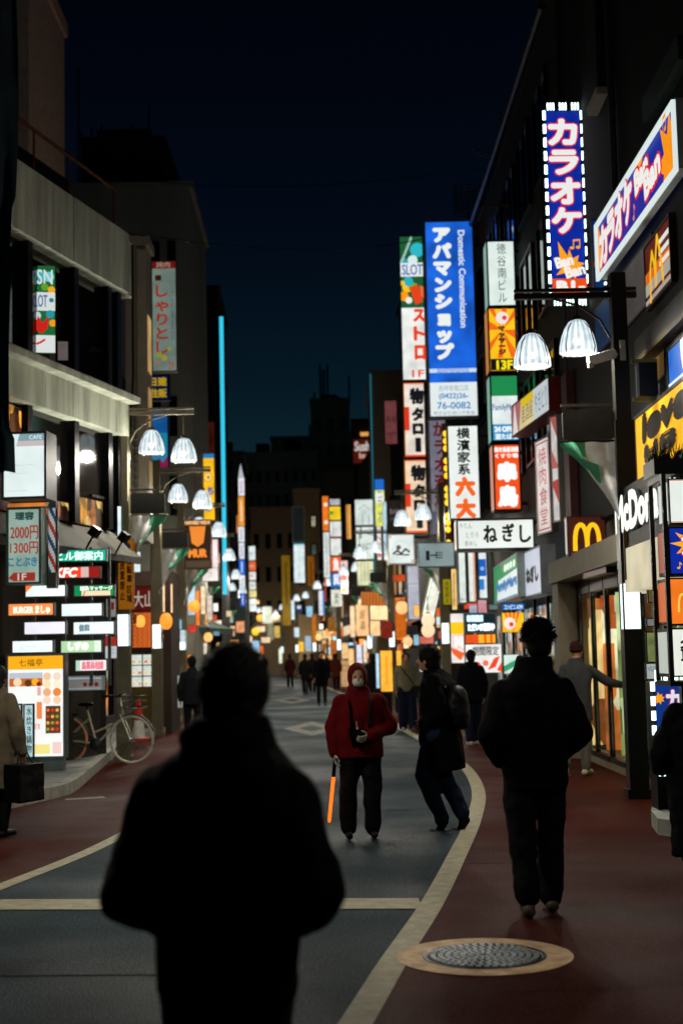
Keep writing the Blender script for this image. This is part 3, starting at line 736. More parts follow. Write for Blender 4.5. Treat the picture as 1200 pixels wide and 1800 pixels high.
a = W(655, 800, 60); c = W(702, 800, 60); zt = W(680, 657, 60).z
Mb = bldg('beige flat fronted building above the round emblem sign', [(a.x, 60), (c.x + 3, 60), (c.x + 3, 68), (a.x, 68)], zt, P('#6e6452', rough=.85, var=.12), parapet=.15)
windows(Mb, (a.x + .15, 60), (c.x, 60), 3, 6, 1, 1, .6, seed=3)
b = MB(); b.box(a.x - .05, 59.9, 3, a.x - .0, 59.98, zt); b.build('neon_edge', E('#2f8fa8', .5), Mb)
a = W(620, 800, 82); c = W(656, 800, 82)
Nb = bldg('dark narrow building with orange light line near the street end', [(a.x, 82), (c.x + 3, 82), (c.x + 3, 92), (a.x, 92)], W(640, 742, 82).z, P('#2b251f', rough=.85), parapet=.2)
windows(Nb, (a.x, 82), (c.x, 82), 3, 12, 1, 4, .6, seed=3, litp=.4)
b = MB(); b.box(W(633, 765, 81.8).x, 81.7, W(640, 766, 81.8).z, c.x, 81.9, W(640, 760, 81.8).z); b.build('light_line', E('#e0a050', 1.0), Nb)

# ---- shop fronts lining both footways
WARM = ['#ffb765', '#e88a3a', '#5a2c14', '#ffd69a', '#b9561f', '#2a150b', '#fff0d0']
COOL = ['#dff2ee', '#8fb3ac', '#3c4a46', '#f5fff8', '#55706a', '#c8b89a', '#22302e']
MIX = ['#ffcf8a', '#c43f28', '#3a1a10', '#f3f0e2', '#6a8f86', '#e0862f', '#181210']
shop_lab = ['warm lit restaurant front', 'pale lit convenience front', 'mixed bright shop front', 'orange lit pub front', 'cool white drugstore front']
def shopfront(a, c, side, idx, pal, s_, awn, fascia, label, h=2.7, top=9.0, wallmat=None):
    """a shop unit of a terrace: ground floor glazing, fascia, upper wall with windows; a->c runs along the street, outward to the right"""
    a = Vector((a[0], a[1], 0)); c = Vector((c[0], c[1], 0)); d = (c - a); L = d.length; d.normalize(); yaw = math.atan2(d.y, d.x)
    o = thing('shop_building', label, 'shop', a, yaw, 'shops lining the street')
    rn = random.Random(idx)
    b = MB(); b.box(.0, .25, 0, L - .02, 5, top); b.build('wall', wallmat or rn.choice([M_GWALL, M_BWALL, M_DWALL]), o)
    b = MB(); b.box(0, -.02, 0, .18, .25, h); b.box(L - .2, -.02, 0, L - .02, .25, h); b.box(.18, -.02, 0, L - .2, .25, .3); b.build('pillar', rn.choice([M_BWALL, M_GWALL]), o)
    n_ = max(2, int(L / 1.5))
    for k in range(n_):
        x0_ = .18 + (L - .38) * k / n_; x1_ = .18 + (L - .38) * (k + 1) / n_
        b = MB(); b.poly([(x0_ + .04, .12, .3), (x1_ - .04, .12, .3), (x1_ - .04, .12, h), (x0_ + .04, .12, h)])
        b.build('shop_window', lit_interior(pal, s_ * rn.uniform(.6, 1.2), rn.uniform(2.5, 4), idx * 5 + k), o)
        b = MB(); b.box(x1_ - .04, .02, .3, x1_ + .04, .16, h); b.build('mullion', M_FRAME, o)
    b = MB(); b.box(.03, -.12, h, L - .05, .25, h + .55); fo = b.build('fascia', E(fascia, .9, .3, 1.2), o)
    fo['label'] = 'lit fascia board'
    for k in range(3):
        b = MB(); x_ = L * (.2 + .25 * k); b.poly([(x_, -.124, h + .1), (x_ + .5, -.124, h + .1), (x_ + .5, -.124, h + .45), (x_, -.124, h + .45)]); b.build('fascia_mark', E(rn.choice(['#1a1a1a', '#8a1f14', '#f4efe0', '#1f4a80']), .6, light=False), fo)
    if awn:
        b = MB(); b.poly([(.1, -1.0, h - .25), (L - .12, -1.0, h - .25), (L - .12, -.13, h + .1), (.1, -.13, h + .1)]); b.box(.1, -1.02, h - .42, L - .12, -1.0, h - .25); b.build('awning', P(awn, rough=.8, var=.25), o)
    for k in range(max(1, int(L / 2))):
        for zz in range(int((top - h - 1.2) / 2.8)):
            x_ = L * (k + .5) / max(1, int(L / 2)); z_ = h + 1.2 + 2.8 * zz
            b = MB(); b.box(x_ - .65, .16, z_, x_ + .65, .25, z_ + 1.5); wf = b.build('window', M_FRAME, o)
            li = rn.random() < .3
            b = MB(); b.poly([(x_ - .58, .155, z_ + .06), (x_ + .58, .155, z_ + .06), (x_ + .58, .155, z_ + 1.44), (x_ - .58, .155, z_ + 1.44)])
            b.build('pane', E(rn.choice(['#a98a50', '#8fa6a0', '#c98a50']), .5, .5, 2) if li else GLASS(), wf)
    return o
# left row: outward (+x) is right of direction going +y->: direction a->c = +y gives right = +x
LF = [(-5.2, 28.4), (-5.35, 33.2), (-5.5, 39.8), (-4.55, 46.2), (-4.8, 49.8), (-5.4, 56.2), (-6.0, 62), (-6.5, 68), (-6.9, 72), (-7.0, 80.2), (-7.4, 87), (-7.9, 94), (-8.4, 102), (-9.2, 111)]
pals = [MIX, WARM, COOL, WARM, MIX, WARM, MIX, COOL, WARM, MIX, WARM, WARM, COOL]
awns = ['#5b1e14', None, '#3a4a42', '#6a3018', None, '#4a4034', None, '#2f5a48', '#6a2018', None, None, None, None]
fas = ['#c2451f', '#e8c27a', '#d7eee6', '#e08a3c', '#b03a28', '#e9d9b4', '#f0a04a', '#bfe0d8', '#d8903c', '#efe2c0', '#e0a860', '#e8c890', '#c8d8d0']
ord_ = ['nearest', 'second', 'third', 'fourth', 'fifth', 'sixth', 'seventh', 'eighth', 'ninth', 'tenth', 'eleventh', 'twelfth', 'thirteenth', 'fourteenth']
kinds = {id(WARM): 'warm orange lit', id(COOL): 'cool white lit', id(MIX): 'mixed bright lit'}
for i in range(len(LF) - 1):
    shopfront(LF[i], LF[i+1], 1, i, pals[i], .85, awns[i], fas[i], '%s shop, %s along the left footway%s' % (kinds[id(pals[i])], ord_[i], '' if not awns[i] else ' with an awning'), top=[9, 9, 9, 9, 8, 11, 12, 10, 11, 9, 10, 9, 9][i])
RF = [(3.45, 36.6), (3.0, 42), (2.7, 47), (2.3, 53), (1.9, 59.5), (1.6, 66), (1.2, 73), (.7, 80), (.1, 88), (-.8, 96), (-2.0, 104), (-3.2, 112)]
palr = [MIX, WARM, WARM, MIX, WARM, COOL, WARM, MIX, WARM, WARM, MIX]
awr = [None, '#7a3a18', None, '#5a2a16', None, None, '#4a3020', None, None, None, None]
far_ = ['#e6492a', '#f0a860', '#ffd9a8', '#e8b070', '#d84a2a', '#e8f2ee', '#f0c070', '#e8d8b0', '#d88a40', '#e8c890', '#e0d0b0']
for i in range(len(RF) - 1):
    shopfront(RF[i+1], RF[i], 1, 50 + i, palr[i], .95, awr[i], far_[i], '%s shop, %s along the right footway past the green store%s' % (kinds[id(palr[i])], ord_[i], '' if not awr[i] else ', with an awning'), top=[9, 8, 9, 8, 11, 9, 12, 9, 9, 9, 9][i])
# ======================= fast food restaurant front (right) =======================
RX = 3.42
rest = thing('fast_food_restaurant', 'fast food restaurant entrance with grey canopy beam and dark framed glass doors', 'restaurant', (0, 0, 0))
zc1 = W(1000, 985, 20.5).z; zc0 = W(1000, 1022, 20.5).z
M_CAN = P('#6f6a5c', rough=.7, var=.15, scale=3)
b = MB(); b.box(RX - .35, 12, zc0, RX + .4, 21.3, zc1); b.build('canopy_beam', M_CAN, rest)
b = MB(); b.box(RX - .3, 20.75, 0, RX + .25, 21.3, zc0 - .003); b.build('entrance_pillar', M_CAN, rest)
b = MB(); b.box(RX + .2, 12, zc0 - .002, RX + .4, 20.7, 3.6); b.build('wall', P('#4a4338', rough=.7), rest)
b = MB(); b.box(RX + .0, 12.2, .0, RX + 5, 20.7, .13); b.build('floor', P('#8a7e66', rough=.4, var=.2), rest)
b = MB(); b.box(RX + 1.9, 12.2, .13, RX + 2.0, 20.7, zc0); b.build('inner_wall', lit_interior(['#ff9a3a', '#c9d6b0', '#7a8f5a', '#ffb65a', '#e8e0c0', '#5a3a1a', '#9db08a'], .62, 1.6, 4, (1, 1, .6)), rest)
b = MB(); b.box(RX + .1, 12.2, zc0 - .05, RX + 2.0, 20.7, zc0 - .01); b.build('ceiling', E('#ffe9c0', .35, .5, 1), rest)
for yy in (13.6, 15.2, 16.8, 18.4, 20.0):
    b = MB(); b.box(RX + .5, yy - .3, zc0 - .07, RX + .8, yy + .3, zc0 - .052); b.build('ceiling_light', E('#fff2d8', 2.6), rest)
b = MB(); b.box(RX + 1.0, 13, .13, RX + 1.6, 19.5, 1.1); b.build('counter', P('#8a3a14', rough=.4), rest)
for i_, (yy, cc) in enumerate(((20.6, ['#ff9a3a', '#c8641e', '#ffd08a', '#7a3a14']), (19.5, ['#e8d8b0', '#e07028', '#fff0c8', '#b04a18']), (18.45, ['#c9d6a0', '#8aa060', '#e8f0d0', '#50683a']), (17.4, ['#ffb050', '#d8742a', '#5a2c14', '#ffe0a0']), (16.3, ['#b8c890', '#e8e4c0', '#7a9050', '#40502c']), (15.1, ['#e8a050', '#b8d0a0', '#6a8040', '#ffe8b8']), (13.9, ['#9ab060', '#d8e0b0', '#4a5c30', '#b8c880']))):
    b = MB(); b.box(RX + .1, yy - .02, .2, RX + .95, yy + .02, zc0 - .25); b.build('interior_glow_panel', lit_interior(cc, 1.1, 2.2, i_ + 3, (1, 1, .5)), rest)  # glowing panels added behind the mullions to stand in for the lit interior
ys = [20.7, 19.6, 18.55, 17.5, 16.4, 15.2, 14.0, 12.6]
for i, yy in enumerate(ys):
    b = MB(); b.box(RX - .03, yy - .04, .12, RX + .03, yy + .04, zc0 - .003); b.build('mullion', M_FRAME, rest)
gl = bpy.data.materials.new('clear_door_glass'); gl.use_nodes = True
n = gl.node_tree; n.nodes.remove(n.nodes['Principled BSDF'])
mx = n.nodes.new('ShaderNodeMixShader'); mx.inputs[0].default_value = .07; tr = n.nodes.new('ShaderNodeBsdfTransparent'); gs = n.nodes.new('ShaderNodeBsdfGlossy'); gs.inputs['Roughness'].default_value = .03
tr.inputs[0].default_value = (.85, .9, .87, 1); fr = n.nodes.new('ShaderNodeLayerWeight'); fr.inputs[0].default_value = .04
n.links.new(tr.outputs[0], mx.inputs[1]); n.links.new(gs.outputs[0], mx.inputs[2]); n.links.new(mx.outputs[0], n.nodes['Material Output'].inputs[0])
for y1_, y0_ in zip(ys[:-1], ys[1:]):
    b = MB(); b.box(RX - .01, y0_ + .05, .18, RX + .01, y1_ - .05, zc0 - .2); b.build('glass_door', gl, rest)
    b = MB(); b.box(RX - .04, y0_ + .05, zc0 - .2, RX + .04, y1_ - .05, zc0 - .003); b.box(RX - .04, y0_ + .05, .12, RX + .04, y1_ - .05, .18); b.build('door_rail', M_FRAME, rest)
for k, (yy, zz, cc) in enumerate(((20.1, 1.7, '#e8742a'), (18.9, 1.9, '#ff9c3c'), (17.9, 1.4, '#cfd8c0'), (19.9, .9, '#b0501c'), (17.0, 1.9, '#e8e4d0'), (14.6, 1.6, '#a8b870'))):
    b = MB(); b.box(RX + .75 + .1 * k, yy - .28, zz - .4, RX + .77 + .1 * k, yy + .28, zz + .4); b.build('menu_poster', E(cc, .8, .4, 4), rest)
wall_sign('small_sign', 'small pinkish sign box mounted on the restaurant canopy beam', 1030, 993, 1017, 18.4, 1073, 987, 1008, '#8a7470', YR=16.9, e=.5, fw=.01, t=.12)
# arches sign
mpts = []
def arch(cx_, w2, top, bot):
    return [(cx_ + w2 * math.cos(t), bot - (bot - top) * abs(math.sin(t)) ** .62) for t in [PI - PI * i / 16 for i in range(17)]]
M_ITEMS = [('line', arch(.345, .155, .22, .86), .115, '#ffc21a'), ('line', arch(.655, .155, .22, .86), .115, '#ffc21a')]
o = sign('restaurant_sign', 'square dark brown sign with yellow arches over the restaurant door', (994, 908, 1063, 977), 19.2, '#3b1710', M_ITEMS, e=1.0, t=.16, frame='#2a120c', fw=.012, uneven=.05, side='#d8d0c4', yaw=R(4))
# white wall letters
wl = thing('wall_lettering', 'row of big white illuminated letters along the wall above the restaurant canopy', 'lettering', (0, 0, 0))
YL, YE = 15.3, 12.4
zL0 = W(1140, 945, 15.6).z; zL1 = W(1140, 885, 15.6).z
wl.location = (RX - .42, YL, zL0); wl.rotation_euler = (0, 0, math.atan2(YE - YL, 0) )
lettering(wl, "McDonald's", 0, 0, YL - YE, (zL1 - zL0) * 1.12, -.05, E('#eef3ea', 1.0), bold=.03)
lettering(wl, "McDonald's", 0, 0, YL - YE, (zL1 - zL0) * 1.12, -.02, P('#20221f'), bold=.05, name='letter_back')
b = MB(); b.box(-.1, 0, -.15, YL - YE, .08, (zL1 - zL0) * 1.3); b.build('backing', P('#0f100f', rough=.5), wl)
b = MB(); b.box(-.1, -.02, -.62, YL - YE, .3, -.16); b.build('lit_transom', E('#d9cfae', .7, .3, 1.5), wl)
# yellow upper window with handwriting
wall_sign('window_graphic', 'bright yellow upper window with big black brush handwriting', 1122, 700, 872, 16.3, 1262, 664, 865, '#f2b010',
    [('t', 'love', .12, .04, .75, .36, '#120c04', {'bold': .02, 'skew': .25}), ('t', 'up', .14, .38, .60, .62, '#120c04', {'bold': .02, 'skew': .2}), ('t', 'life', .3, .64, .9, .92, '#120c04', {'bold': .02, 'skew': .25})], YR=12.8, e=.8, t=.1, uneven=.3, fw=.04)
wall_sign('window_graphic', 'blue and white window poster above the yellow handwriting window', 1176, 602, 682, 14.8, 1262, 548, 640, '#2a6fd8', [('c', .5, .2, .2, '#e8f2f8'), ('r', 0, .78, 1, 1, '#cfe0ee')], YR=12.8, e=.75, t=.06, uneven=.25)
wall_sign('window_graphic', 'dim amber window strip between the dark bands on the right facade', 1128, 645, 690, 16.2, 1172, 612, 668, '#5e4412', [], YR=15.0, e=.6, t=.06, uneven=.5)
# handrail planter under yellow window
pl = thing('planter_box', 'dark planter box with spiky grass on top of the stacked sign tower', 'planter', (W(1180, 835, 12.6).x + .3, 12.6, W(1180, 838, 12.6).z))
b = MB(); b.box(-.5, -.2, 0, .9, .25, .14); b.build('box', M_FRAME, pl)
b = MB(); rn = random.Random(5)
for k in range(420):
    x_ = rn.uniform(-.48, .88); y_ = rn.uniform(-.18, .22); hh = rn.uniform(.08, .2); dx = rn.uniform(-.06, .06)
    b.add([(x_ - .006, y_, .13), (x_ + .006, y_, .13), (x_ + dx, y_ + rn.uniform(-.03, .03), .14 + hh)], [(0, 1, 2)])
b.build('grass', P('#1d2416', rough=.8), pl)['kind'] = 'stuff'
# slanted vertical banner beyond the karaoke board
wall_sign('wall_banner', 'brown wall banner with tall thin yellow arches below the karaoke board', 1136, 425, 545, 15.6, 1182, 385, 500, '#5c1a10',
    [('r', .0, .45, 1, .62, '#d86a1c'), ('r', 0, .62, 1, .8, '#a8a49c'), ('r', .0, .86, 1, .93, '#a8a49c'), ('r', .6, .2, 1, .28, '#e8e8e0'), ('r', .6, .36, 1, .44, '#e8e8e0'), ('r', .62, .52, 1, .6, '#e8e8e0'),
     ('line', [(.25, .95), (.27, .5), (.36, .25), (.45, .5), (.47, .8)], .06, '#ffc21a'), ('line', [(.47, .8), (.5, .4), (.58, .12), (.68, .4), (.75, .85)], .06, '#ffc21a')], YR=14.3, e=.85, t=.06)
b = MB()
wall_sign('wall_panel', 'dim greyish facade area behind the brown banner', 1098, 470, 560, 16.9, 1150, 415, 545, '#5d5854', [], YR=15.3, e=.45, t=.04, uneven=.5)  # plain facade; its brightness is painted as a faint glow
wall_sign('wall_panel', 'bluish glass panel beside the upper lamp of the nearest right post', 1046, 530, 610, 18.8, 1096, 510, 600, '#24436e', [], YR=17.2, e=.4, t=.04, uneven=.5)
# long karaoke board
def led_strip(o, w_, h, n_side, n_top, y, triple=True, mat=None, top=True):
    b = MB(); m_ = mat or E('#e0fffa', 4.0)
    L = h / n_side
    for k in range(n_side):
        for sx in (-1, 1): b.box(sx * (w_/2 + .005) - .018, y - .02, L * k + L * .18, sx * (w_/2 + .005) + .018, y + .0, L * k + L * .82)
    if top:
        for zz in (-.03, h + .03):
            for k in range(3):
                for q in range(3): x_ = -w_/2 + w_ * (k + .3) / 3 + .04 * q; b.box(x_ - .009, y - .02, zz - .05, x_ + .008, y, zz + .05)
    q = b.build('led_strip', m_, o); q['kind'] = 'stuff'; return q
kb = wall_sign('karaoke_board', 'long slanting blue karaoke board with white framed edge high on the right facade', 1056, 377, 476, 17.6, 1199, 196, 317, '#0e2a9a',
    [('star', .03, .55, .085, '#ff9a14', 8), ('star', .93, .72, .13, '#ff9a14', 9), ('star', .60, .12, .04, '#ff9a14', 5),
     ('t', 'カ', .035, .16, .155, .88, '#eef0ee', {'bold': .009, 'outline': '#e2203a', 'ow': .006}), ('t', 'ラ', .17, .16, .285, .86, '#eef0ee', {'bold': .009, 'outline': '#e2203a', 'ow': .006}),
     ('t', 'オ', .30, .12, .415, .86, '#eef0ee', {'bold': .009, 'outline': '#e2203a', 'ow': .006}), ('t', 'ケ', .43, .12, .55, .86, '#eef0ee', {'bold': .009, 'outline': '#e2203a', 'ow': .006}),
     ('note', .565, .9, .018, '#ff9a14', False), ('note', .915, .32, .018, '#ff9a14', True),
     ('t', 'Ban', .60, .22, .76, .62, '#f2f2ec', {'bold': .006, 'outline': '#e2203a', 'ow': .008, 'rot': 6}), ('t', 'Ban', .72, .46, .90, .90, '#f2f2ec', {'bold': .006, 'outline': '#e2203a', 'ow': .008, 'rot': 6})],
    YR=13.45, e=.9, t=.1, fw=.03, frame='#cfd6d2', uneven=.08)
_w = kb.children[0].data; _xs = [v.co.x for v in _w.vertices]; _zs = [v.co.z for v in _w.vertices]; _x1 = max(_xs); _z1 = max(_zs)
b = MB(); b.box(-_x1 - .02, -.09, -.02, _x1 + .02, -.05, .025); b.box(-_x1 - .02, -.09, _z1 - .025, _x1 + .02, -.05, _z1 + .02); b.box(-_x1 - .02, -.09, .025, -_x1 + .02, -.05, _z1 - .025); b.box(_x1 - .02, -.09, .025, _x1 + .02, -.05, _z1 - .025)
b.build('border_light', E('#d6e4e2', 1.0), kb)
# vertical karaoke sign
KV = ('#eef0ee', {'bold': .045, 'outline': '#e2203a', 'ow': .035})
def kbox(x0_, y0_, x1_, y1_): return ((x0_ - 953) / 74, (y0_ - 197) / 338, (x1_ - 953) / 74, (y1_ - 197) / 338)
its = [('t', ch) + kbox(*bx) + ('#eef0ee', {'bold': .045, 'outline': '#e2203a', 'ow': .035}) for ch, bx in zip('カラオケ', ((959, 214, 1019, 262), (959, 270, 1019, 315), (959, 320, 1020, 368), (959, 373, 1020, 420)))]
its += [('star', .54, .83, .40, '#ffa51e', 9), ('p', [kbox(970, 0, 0, 0)[:1] + (.70,), (.30, .86), (.55, .80)], '#ffa51e'), ('note', .60, .735, .11, '#ffa51e', True),
        ('t', 'Ban', .13, .775, .62, .835, '#f6f4ee', {'bold': .02, 'rot': 14}), ('t', 'Ban', .38, .825, .93, .885, '#f6f4ee', {'bold': .02, 'rot': 14}),
        ('r', .02, .895, .98, .995, '#f0521a'), ('t', 'B1-', .14, .905, .92, .965, '#f6f4ee', {'bold': .03})]
ks = sign('karaoke_sign', 'tall blue karaoke sign with red outlined white letters and white light edges', (957, 200, 1022, 533), 19.6, '#0e2a9a', its, e=.95, t=.35, frame='#10131c', fw=.02, bracket=.35, yaw=R(2))
led_strip(ks, .52, W(990, 200, 19.6).z - W(990, 533, 19.6).z, 14, 3, -.19)
s2 = sign('karaoke_sign', 'short blue and orange karaoke sign edge at the left end of the long board', (1040, 388, 1058, 518), 17.75, '#123a78', [('star', .4, .6, .5, '#d06a1a', 7)], e=.6, t=.12, frame='#10131c', fw=.01)
b = MB()
hh = W(1050, 388, 17.75).z - W(1050, 518, 17.75).z
for k in range(11): b.box(.06, -.09, hh * k / 11 + .02, .09, -.06, hh * (k + .62) / 11)
b.build('led_strip', E('#e8fffb', 2.0), s2)['kind'] = 'stuff'
# sign tower at the right edge
TY = 12.0
tower = thing('sign_tower', 'tall steel framed tower of stacked shop signs at the right edge', 'sign tower', (0, 0, 0))
pL = W(1160, 1000, TY); pR = W(1262, 1000, TY); zT = W(1200, 838, TY).z; zB = W(1200, 1192, TY).z
b = MB(); [b.box(x_ - .018, y_, zB - .02, x_ + .018, y_ + .04, zT) for x_ in (pL.x, pR.x) for y_ in (TY - .26, TY + .24)]; b.box(pL.x - .018, TY - .22, zT - .05, pL.x + .018, TY + .24, zT); b.box(pL.x - .018, TY - .26, zB - .06, pR.x + .018, TY + .28, zB - .021); b.box(pL.x + .16, TY + .12, .11, pL.x + .26, TY + .22, zB - .061); b.build('frame', P('#1a1b1b', rough=.4, metal=.3), tower)
def tw(name, label, y0_, y1_, bgc, items, **k):
    return sign(name, label, (1165, y0_, 1257, y1_), TY, bgc, items, t=.4, frame='#1c1d1c', fw=.012, **k)
eye = [('r', .02, .04, .98, .055, '#d86a3a'), ('r', .02, .945, .98, .96, '#d86a3a'), ('r', .5, .14, 1, .36, '#fbfdfa'),
       ('line', [(.34, .40), (.44, .34), (.58, .33)], .012, '#30383a'), ('line', [(.30, .60), (.42, .52), (.52, .48), (.66, .52)], .03, '#14181a'), ('c', .5, .57, .07, '#14181a'), ('line', [(.36, .62), (.30, .68)], .015, '#14181a'),
       ('t', '美', .38, .72, .44, .80, '#20262a', {}), ('t', 'eyelash salon', .5, .74, .95, .82, '#20262a', {})]
tw('tower_sign', 'white beauty salon sign with a drawn eye, top of the right tower', 845, 924, '#e6eee6', eye, uneven=.05, side='#e9efe8')
tw('tower_sign', 'blue karaoke sign with orange star, second in the right tower', 929, 1012, '#0e2a9a', [('star', .45, .38, .34, '#ffab1e', 11), ('t', 'カ', .24, .12, .5, .6, '#f2f0ea', {'bold': .02, 'outline': '#e2203a', 'ow': .02}), ('t', 'ラ', .54, .12, .8, .6, '#f2f0ea', {'bold': .02, 'outline': '#e2203a', 'ow': .02}), ('note', .16, .86, .055, '#ffab1e', False), ('note', .34, .93, .05, '#ffab1e', False)], side='#b56a5a')
tw('tower_sign', 'orange sign with small yellow arches, third in the right tower', 1017, 1099, '#f57a22', [('line', [(.16 + .5 * .5 * (1 + 0) * 0 + u * .34, v) for u, v in arch(.3, .22, .35, .72)], .035, '#ffd25a'), ('line', [(.16 + u * .34, v) for u, v in arch(.72, .22, .35, .72)], .035, '#ffd25a')], side='#e0703a')
tw('tower_sign', 'white sign with black brush character, lowest in the right tower', 1104, 1189, '#e8ebe0', [('t', '爺茶', .22, .2, .9, .72, '#14181a', {'bold': .006})], side='#cfd6cc', uneven=.05)
# standing karaoke sign with lights
st = sign('standing_sign', 'standing blue karaoke sign edged with white lights behind the right hand pole', (1143, 1197, 1196, 1345), 12.9, '#123488', [('star', .2, .2, .2, '#ffa51e', 8), ('star', .85, .55, .3, '#ffa51e', 8), ('star', .3, .66, .12, '#ffa51e', 6), ('t', 'カ', .4, .1, .9, .36, '#e6e8f4', {'bold': .03, 'outline': '#d8405a', 'ow': .02}), ('t', 'ラ', .42, .4, .92, .62, '#e6e8f4', {'bold': .03, 'outline': '#d8405a', 'ow': .02}), ('t', 'オ', .42, .66, .92, .9, '#e6e8f4', {'bold': .03, 'outline': '#d8405a', 'ow': .02})], t=.3, frame='#20242a', fw=.02, e=.85)
led_strip(st, .28, .77, 6, 1, -.17, mat=E('#dcfff8', 3.0))
b = MB(); b.box(-.13, -.14, -.42, .13, .14, -.002); b.build('stand', M_FRAME, st)
sign('menu_board', 'small pale notice board above the standing karaoke sign', (1133, 1165, 1163, 1195), 13.6, '#c9d4cf', [('t', 'WELCOME', .1, .2, .9, .5, '#3a6a8a', {})], e=.6, t=.05, fw=.01)
for k, (x0_, y0_, x1_, y1_, cc, s_) in enumerate(((1134, 905 + 45, 1156, 990, '#d6cba4', .7), (1136, 1010, 1156, 1060, '#7a6a34', .5), (1134, 1086, 1158, 1102, '#9aa0a0', .5), (1134, 1110, 1158, 1165, '#8a9a5a', .6))):
    sign('window_light', ['cream lit transom panel', 'amber lit window pane', 'grey blind panel', 'green leaf patterned window'][k] + ' between the near pole and the sign tower', (x0_, y0_, x1_, y1_), 14.4 + .05 * k, cc, [], e=s_, t=.05, fw=.012, uneven=.5, cat='window')

# ======================= projecting signs, right side =======================
def uv(px, *b):  # helper: pixel box -> u,v box
    x0_, y0_, x1_, y1_ = px; return ((b[0] - x0_) / (x1_ - x0_), (b[1] - y0_) / (y1_ - y0_), (b[2] - x0_) / (x1_ - x0_), (b[3] - y0_) / (y1_ - y0_))
px = (749, 391, 835, 735)
sign('estate_agent_sign', 'large bright blue vertical sign with white lettering and white contact panel below', px, 34, '#1c62d6',
    [('r', .0, .755, 1, .775, '#cfe2f6'), ('r', 0, .825, 1, 1, '#e6f0ee'),
     ('t', 'アパマンショップ', .15, .035, .55, .71, '#f0f6f4', {'vertical': True, 'bold': .03}),
     ('t', 'Domestic Communication', .68, .05, .82, .55, '#dbe9f6', {'rot': 90, 'bold': .006}),
     ('t', 'apamanshop', .18, .748, .82, .783, '#2a66c8', {}),
     ('t', '吉祥寺南口店', .2, .84, .8, .87, '#7f9ab0', {}), ('t', '(0422)26-', .2, .88, .8, .915, '#3f7fc0', {'bold': .004}), ('t', '76-0082', .16, .925, .84, .96, '#3f7fc0', {'bold': .004}), ('t', '株式会社南口不動産', .08, .97, .92, .99, '#7f9ab0', {})],
    t=.3, uneven=.38, frame='#5d6a66', bracket=.35, e=.95)
px = (703, 417, 746, 671)
poster = [('r', 0, 0, 1, .5, '#1f5a35'), ('c', .75, .1, .3, '#2fb6c4'), ('c', .2, .2, .26, '#1e9fb2'), ('c', .55, .17, .2, '#d7ece8'), ('c', .3, .36, .2, '#ffc31e'), ('c', .15, .42, .2, '#ff9a14'), ('p', [(.0, .2), (.5, .0), (.55, .02), (0, .24)], '#9fc4b8'),
          ('c', .55, .36, .2, '#6aa62a'), ('r', 0, .19, 1, .285, '#e6ece6'), ('t', 'SLOT', .1, .2, .95, .275, '#4a6fb8', {'bold': .01}), ('c', .35, .32, .2, '#28b0c0'), ('p', [(.38, .36), (.72, .34), (.92, .46), (.62, .48)], '#e6431c'), ('p', [(.8, .35), (1, .36), (1, .45), (.85, .42)], '#ee6a3a'), ('c', .35, .45, .14, '#f0efe6'), ('c', .1, .33, .1, '#f8c020')]
sign('game_hall_sign', 'tall narrow sign with colourful picture on top and red katakana on white', px, 37, '#e9ece6', poster + [('t', 'ス', .5, .51, .98, .60, '#e6431c', {'bold': .04}), ('t', 'ト', .5, .63, .98, .73, '#e6431c', {'bold': .04}), ('t', 'ロ', .52, .76, .98, .86, '#e6431c', {'bold': .04}), ('t', '1F', .4, .93, .9, .98, '#e6431c', {'bold': .01})], t=.3, frame='#2d4a4e', bracket=.5)
for k, bx in enumerate(((708, 673, 747, 806), (710, 808, 750, 939))):
    sign('noodle_shop_sign', ['cream sign with orange border and heavy black characters, upper of two', 'cream sign with orange border and heavy black characters, lower of two'][k], bx, 37, ['#e6dccf', '#e8cdb0'][k],
        [('r', 0, 0, .08, 1, '#f09a1e'), ('r', 0, 0, 1, .03, '#f06a1e'), ('r', 0, .96, 1, 1, '#e8501a'), ('r', .0, .33, .28, .64, '#d83a1c'), ('t', '物', .3, .08, .95, .3, '#15171a', {'bold': .045}), ('t', 'タ', .38, .34, .92, .52, '#15171a', {'bold': .045}), ('t', 'ロ', .4, .55, .9, .7, '#15171a', {'bold': .05}), ('t', 'ー', .5, .74, .78, .93, '#15171a', {'bold': .04, 'rot': 88})], t=.3, frame='#5a3a24', bracket=.5)
sign('column_sign', 'dim lilac grey vertical sign with dark red characters under the blue sign', (754, 738, 786, 940), 36, '#7d7c8c', [('t', 'かラオ酒場', .25, .02, .95, .78, '#6b1216', {'vertical': True, 'bold': .03}), ('r', 0, .8, 1, 1, '#55586a'), ('t', '入口', .2, .9, .8, .97, '#23252e', {})], e=.75, t=.2, frame='#2d3238')
bs = sign('bulb_sign_edge', 'narrow dark strip with rows of glowing yellow bulbs', (779, 745, 791, 970), 33, '#3a2412', [], e=.5, t=.2, fw=.01)
hh = W(785, 745, 33).z - W(785, 970, 33).z
for yb in (764, 777, 790, 812, 825, 838, 861, 873, 885, 908, 920, 932, 955):
    b = MB(); b.ball((0, -.14, 0), .062, .06, .075, 10); b.build('bulb', E('#ffc42a', 1.6), bs, loc=(-.01, 0, hh * (970 - yb) / 225))
sign('ramen_sign', 'white vertical ramen sign with black brush writing above orange characters', (786, 748, 842, 914), 30, '#e9f0ec', [('t', '横濱家系', .3, .03, .72, .53, '#161c1e', {'vertical': True, 'bold': .012}), ('t', '六', .2, .55, .85, .76, '#f0661e', {'bold': .05}), ('t', '大', .2, .78, .85, .99, '#f0661e', {'bold': .05})], t=.25, frame='#20262a', bracket=.6, uneven=.08)
SX = dict(t=.55, frame='#15191a', bracket=.35)
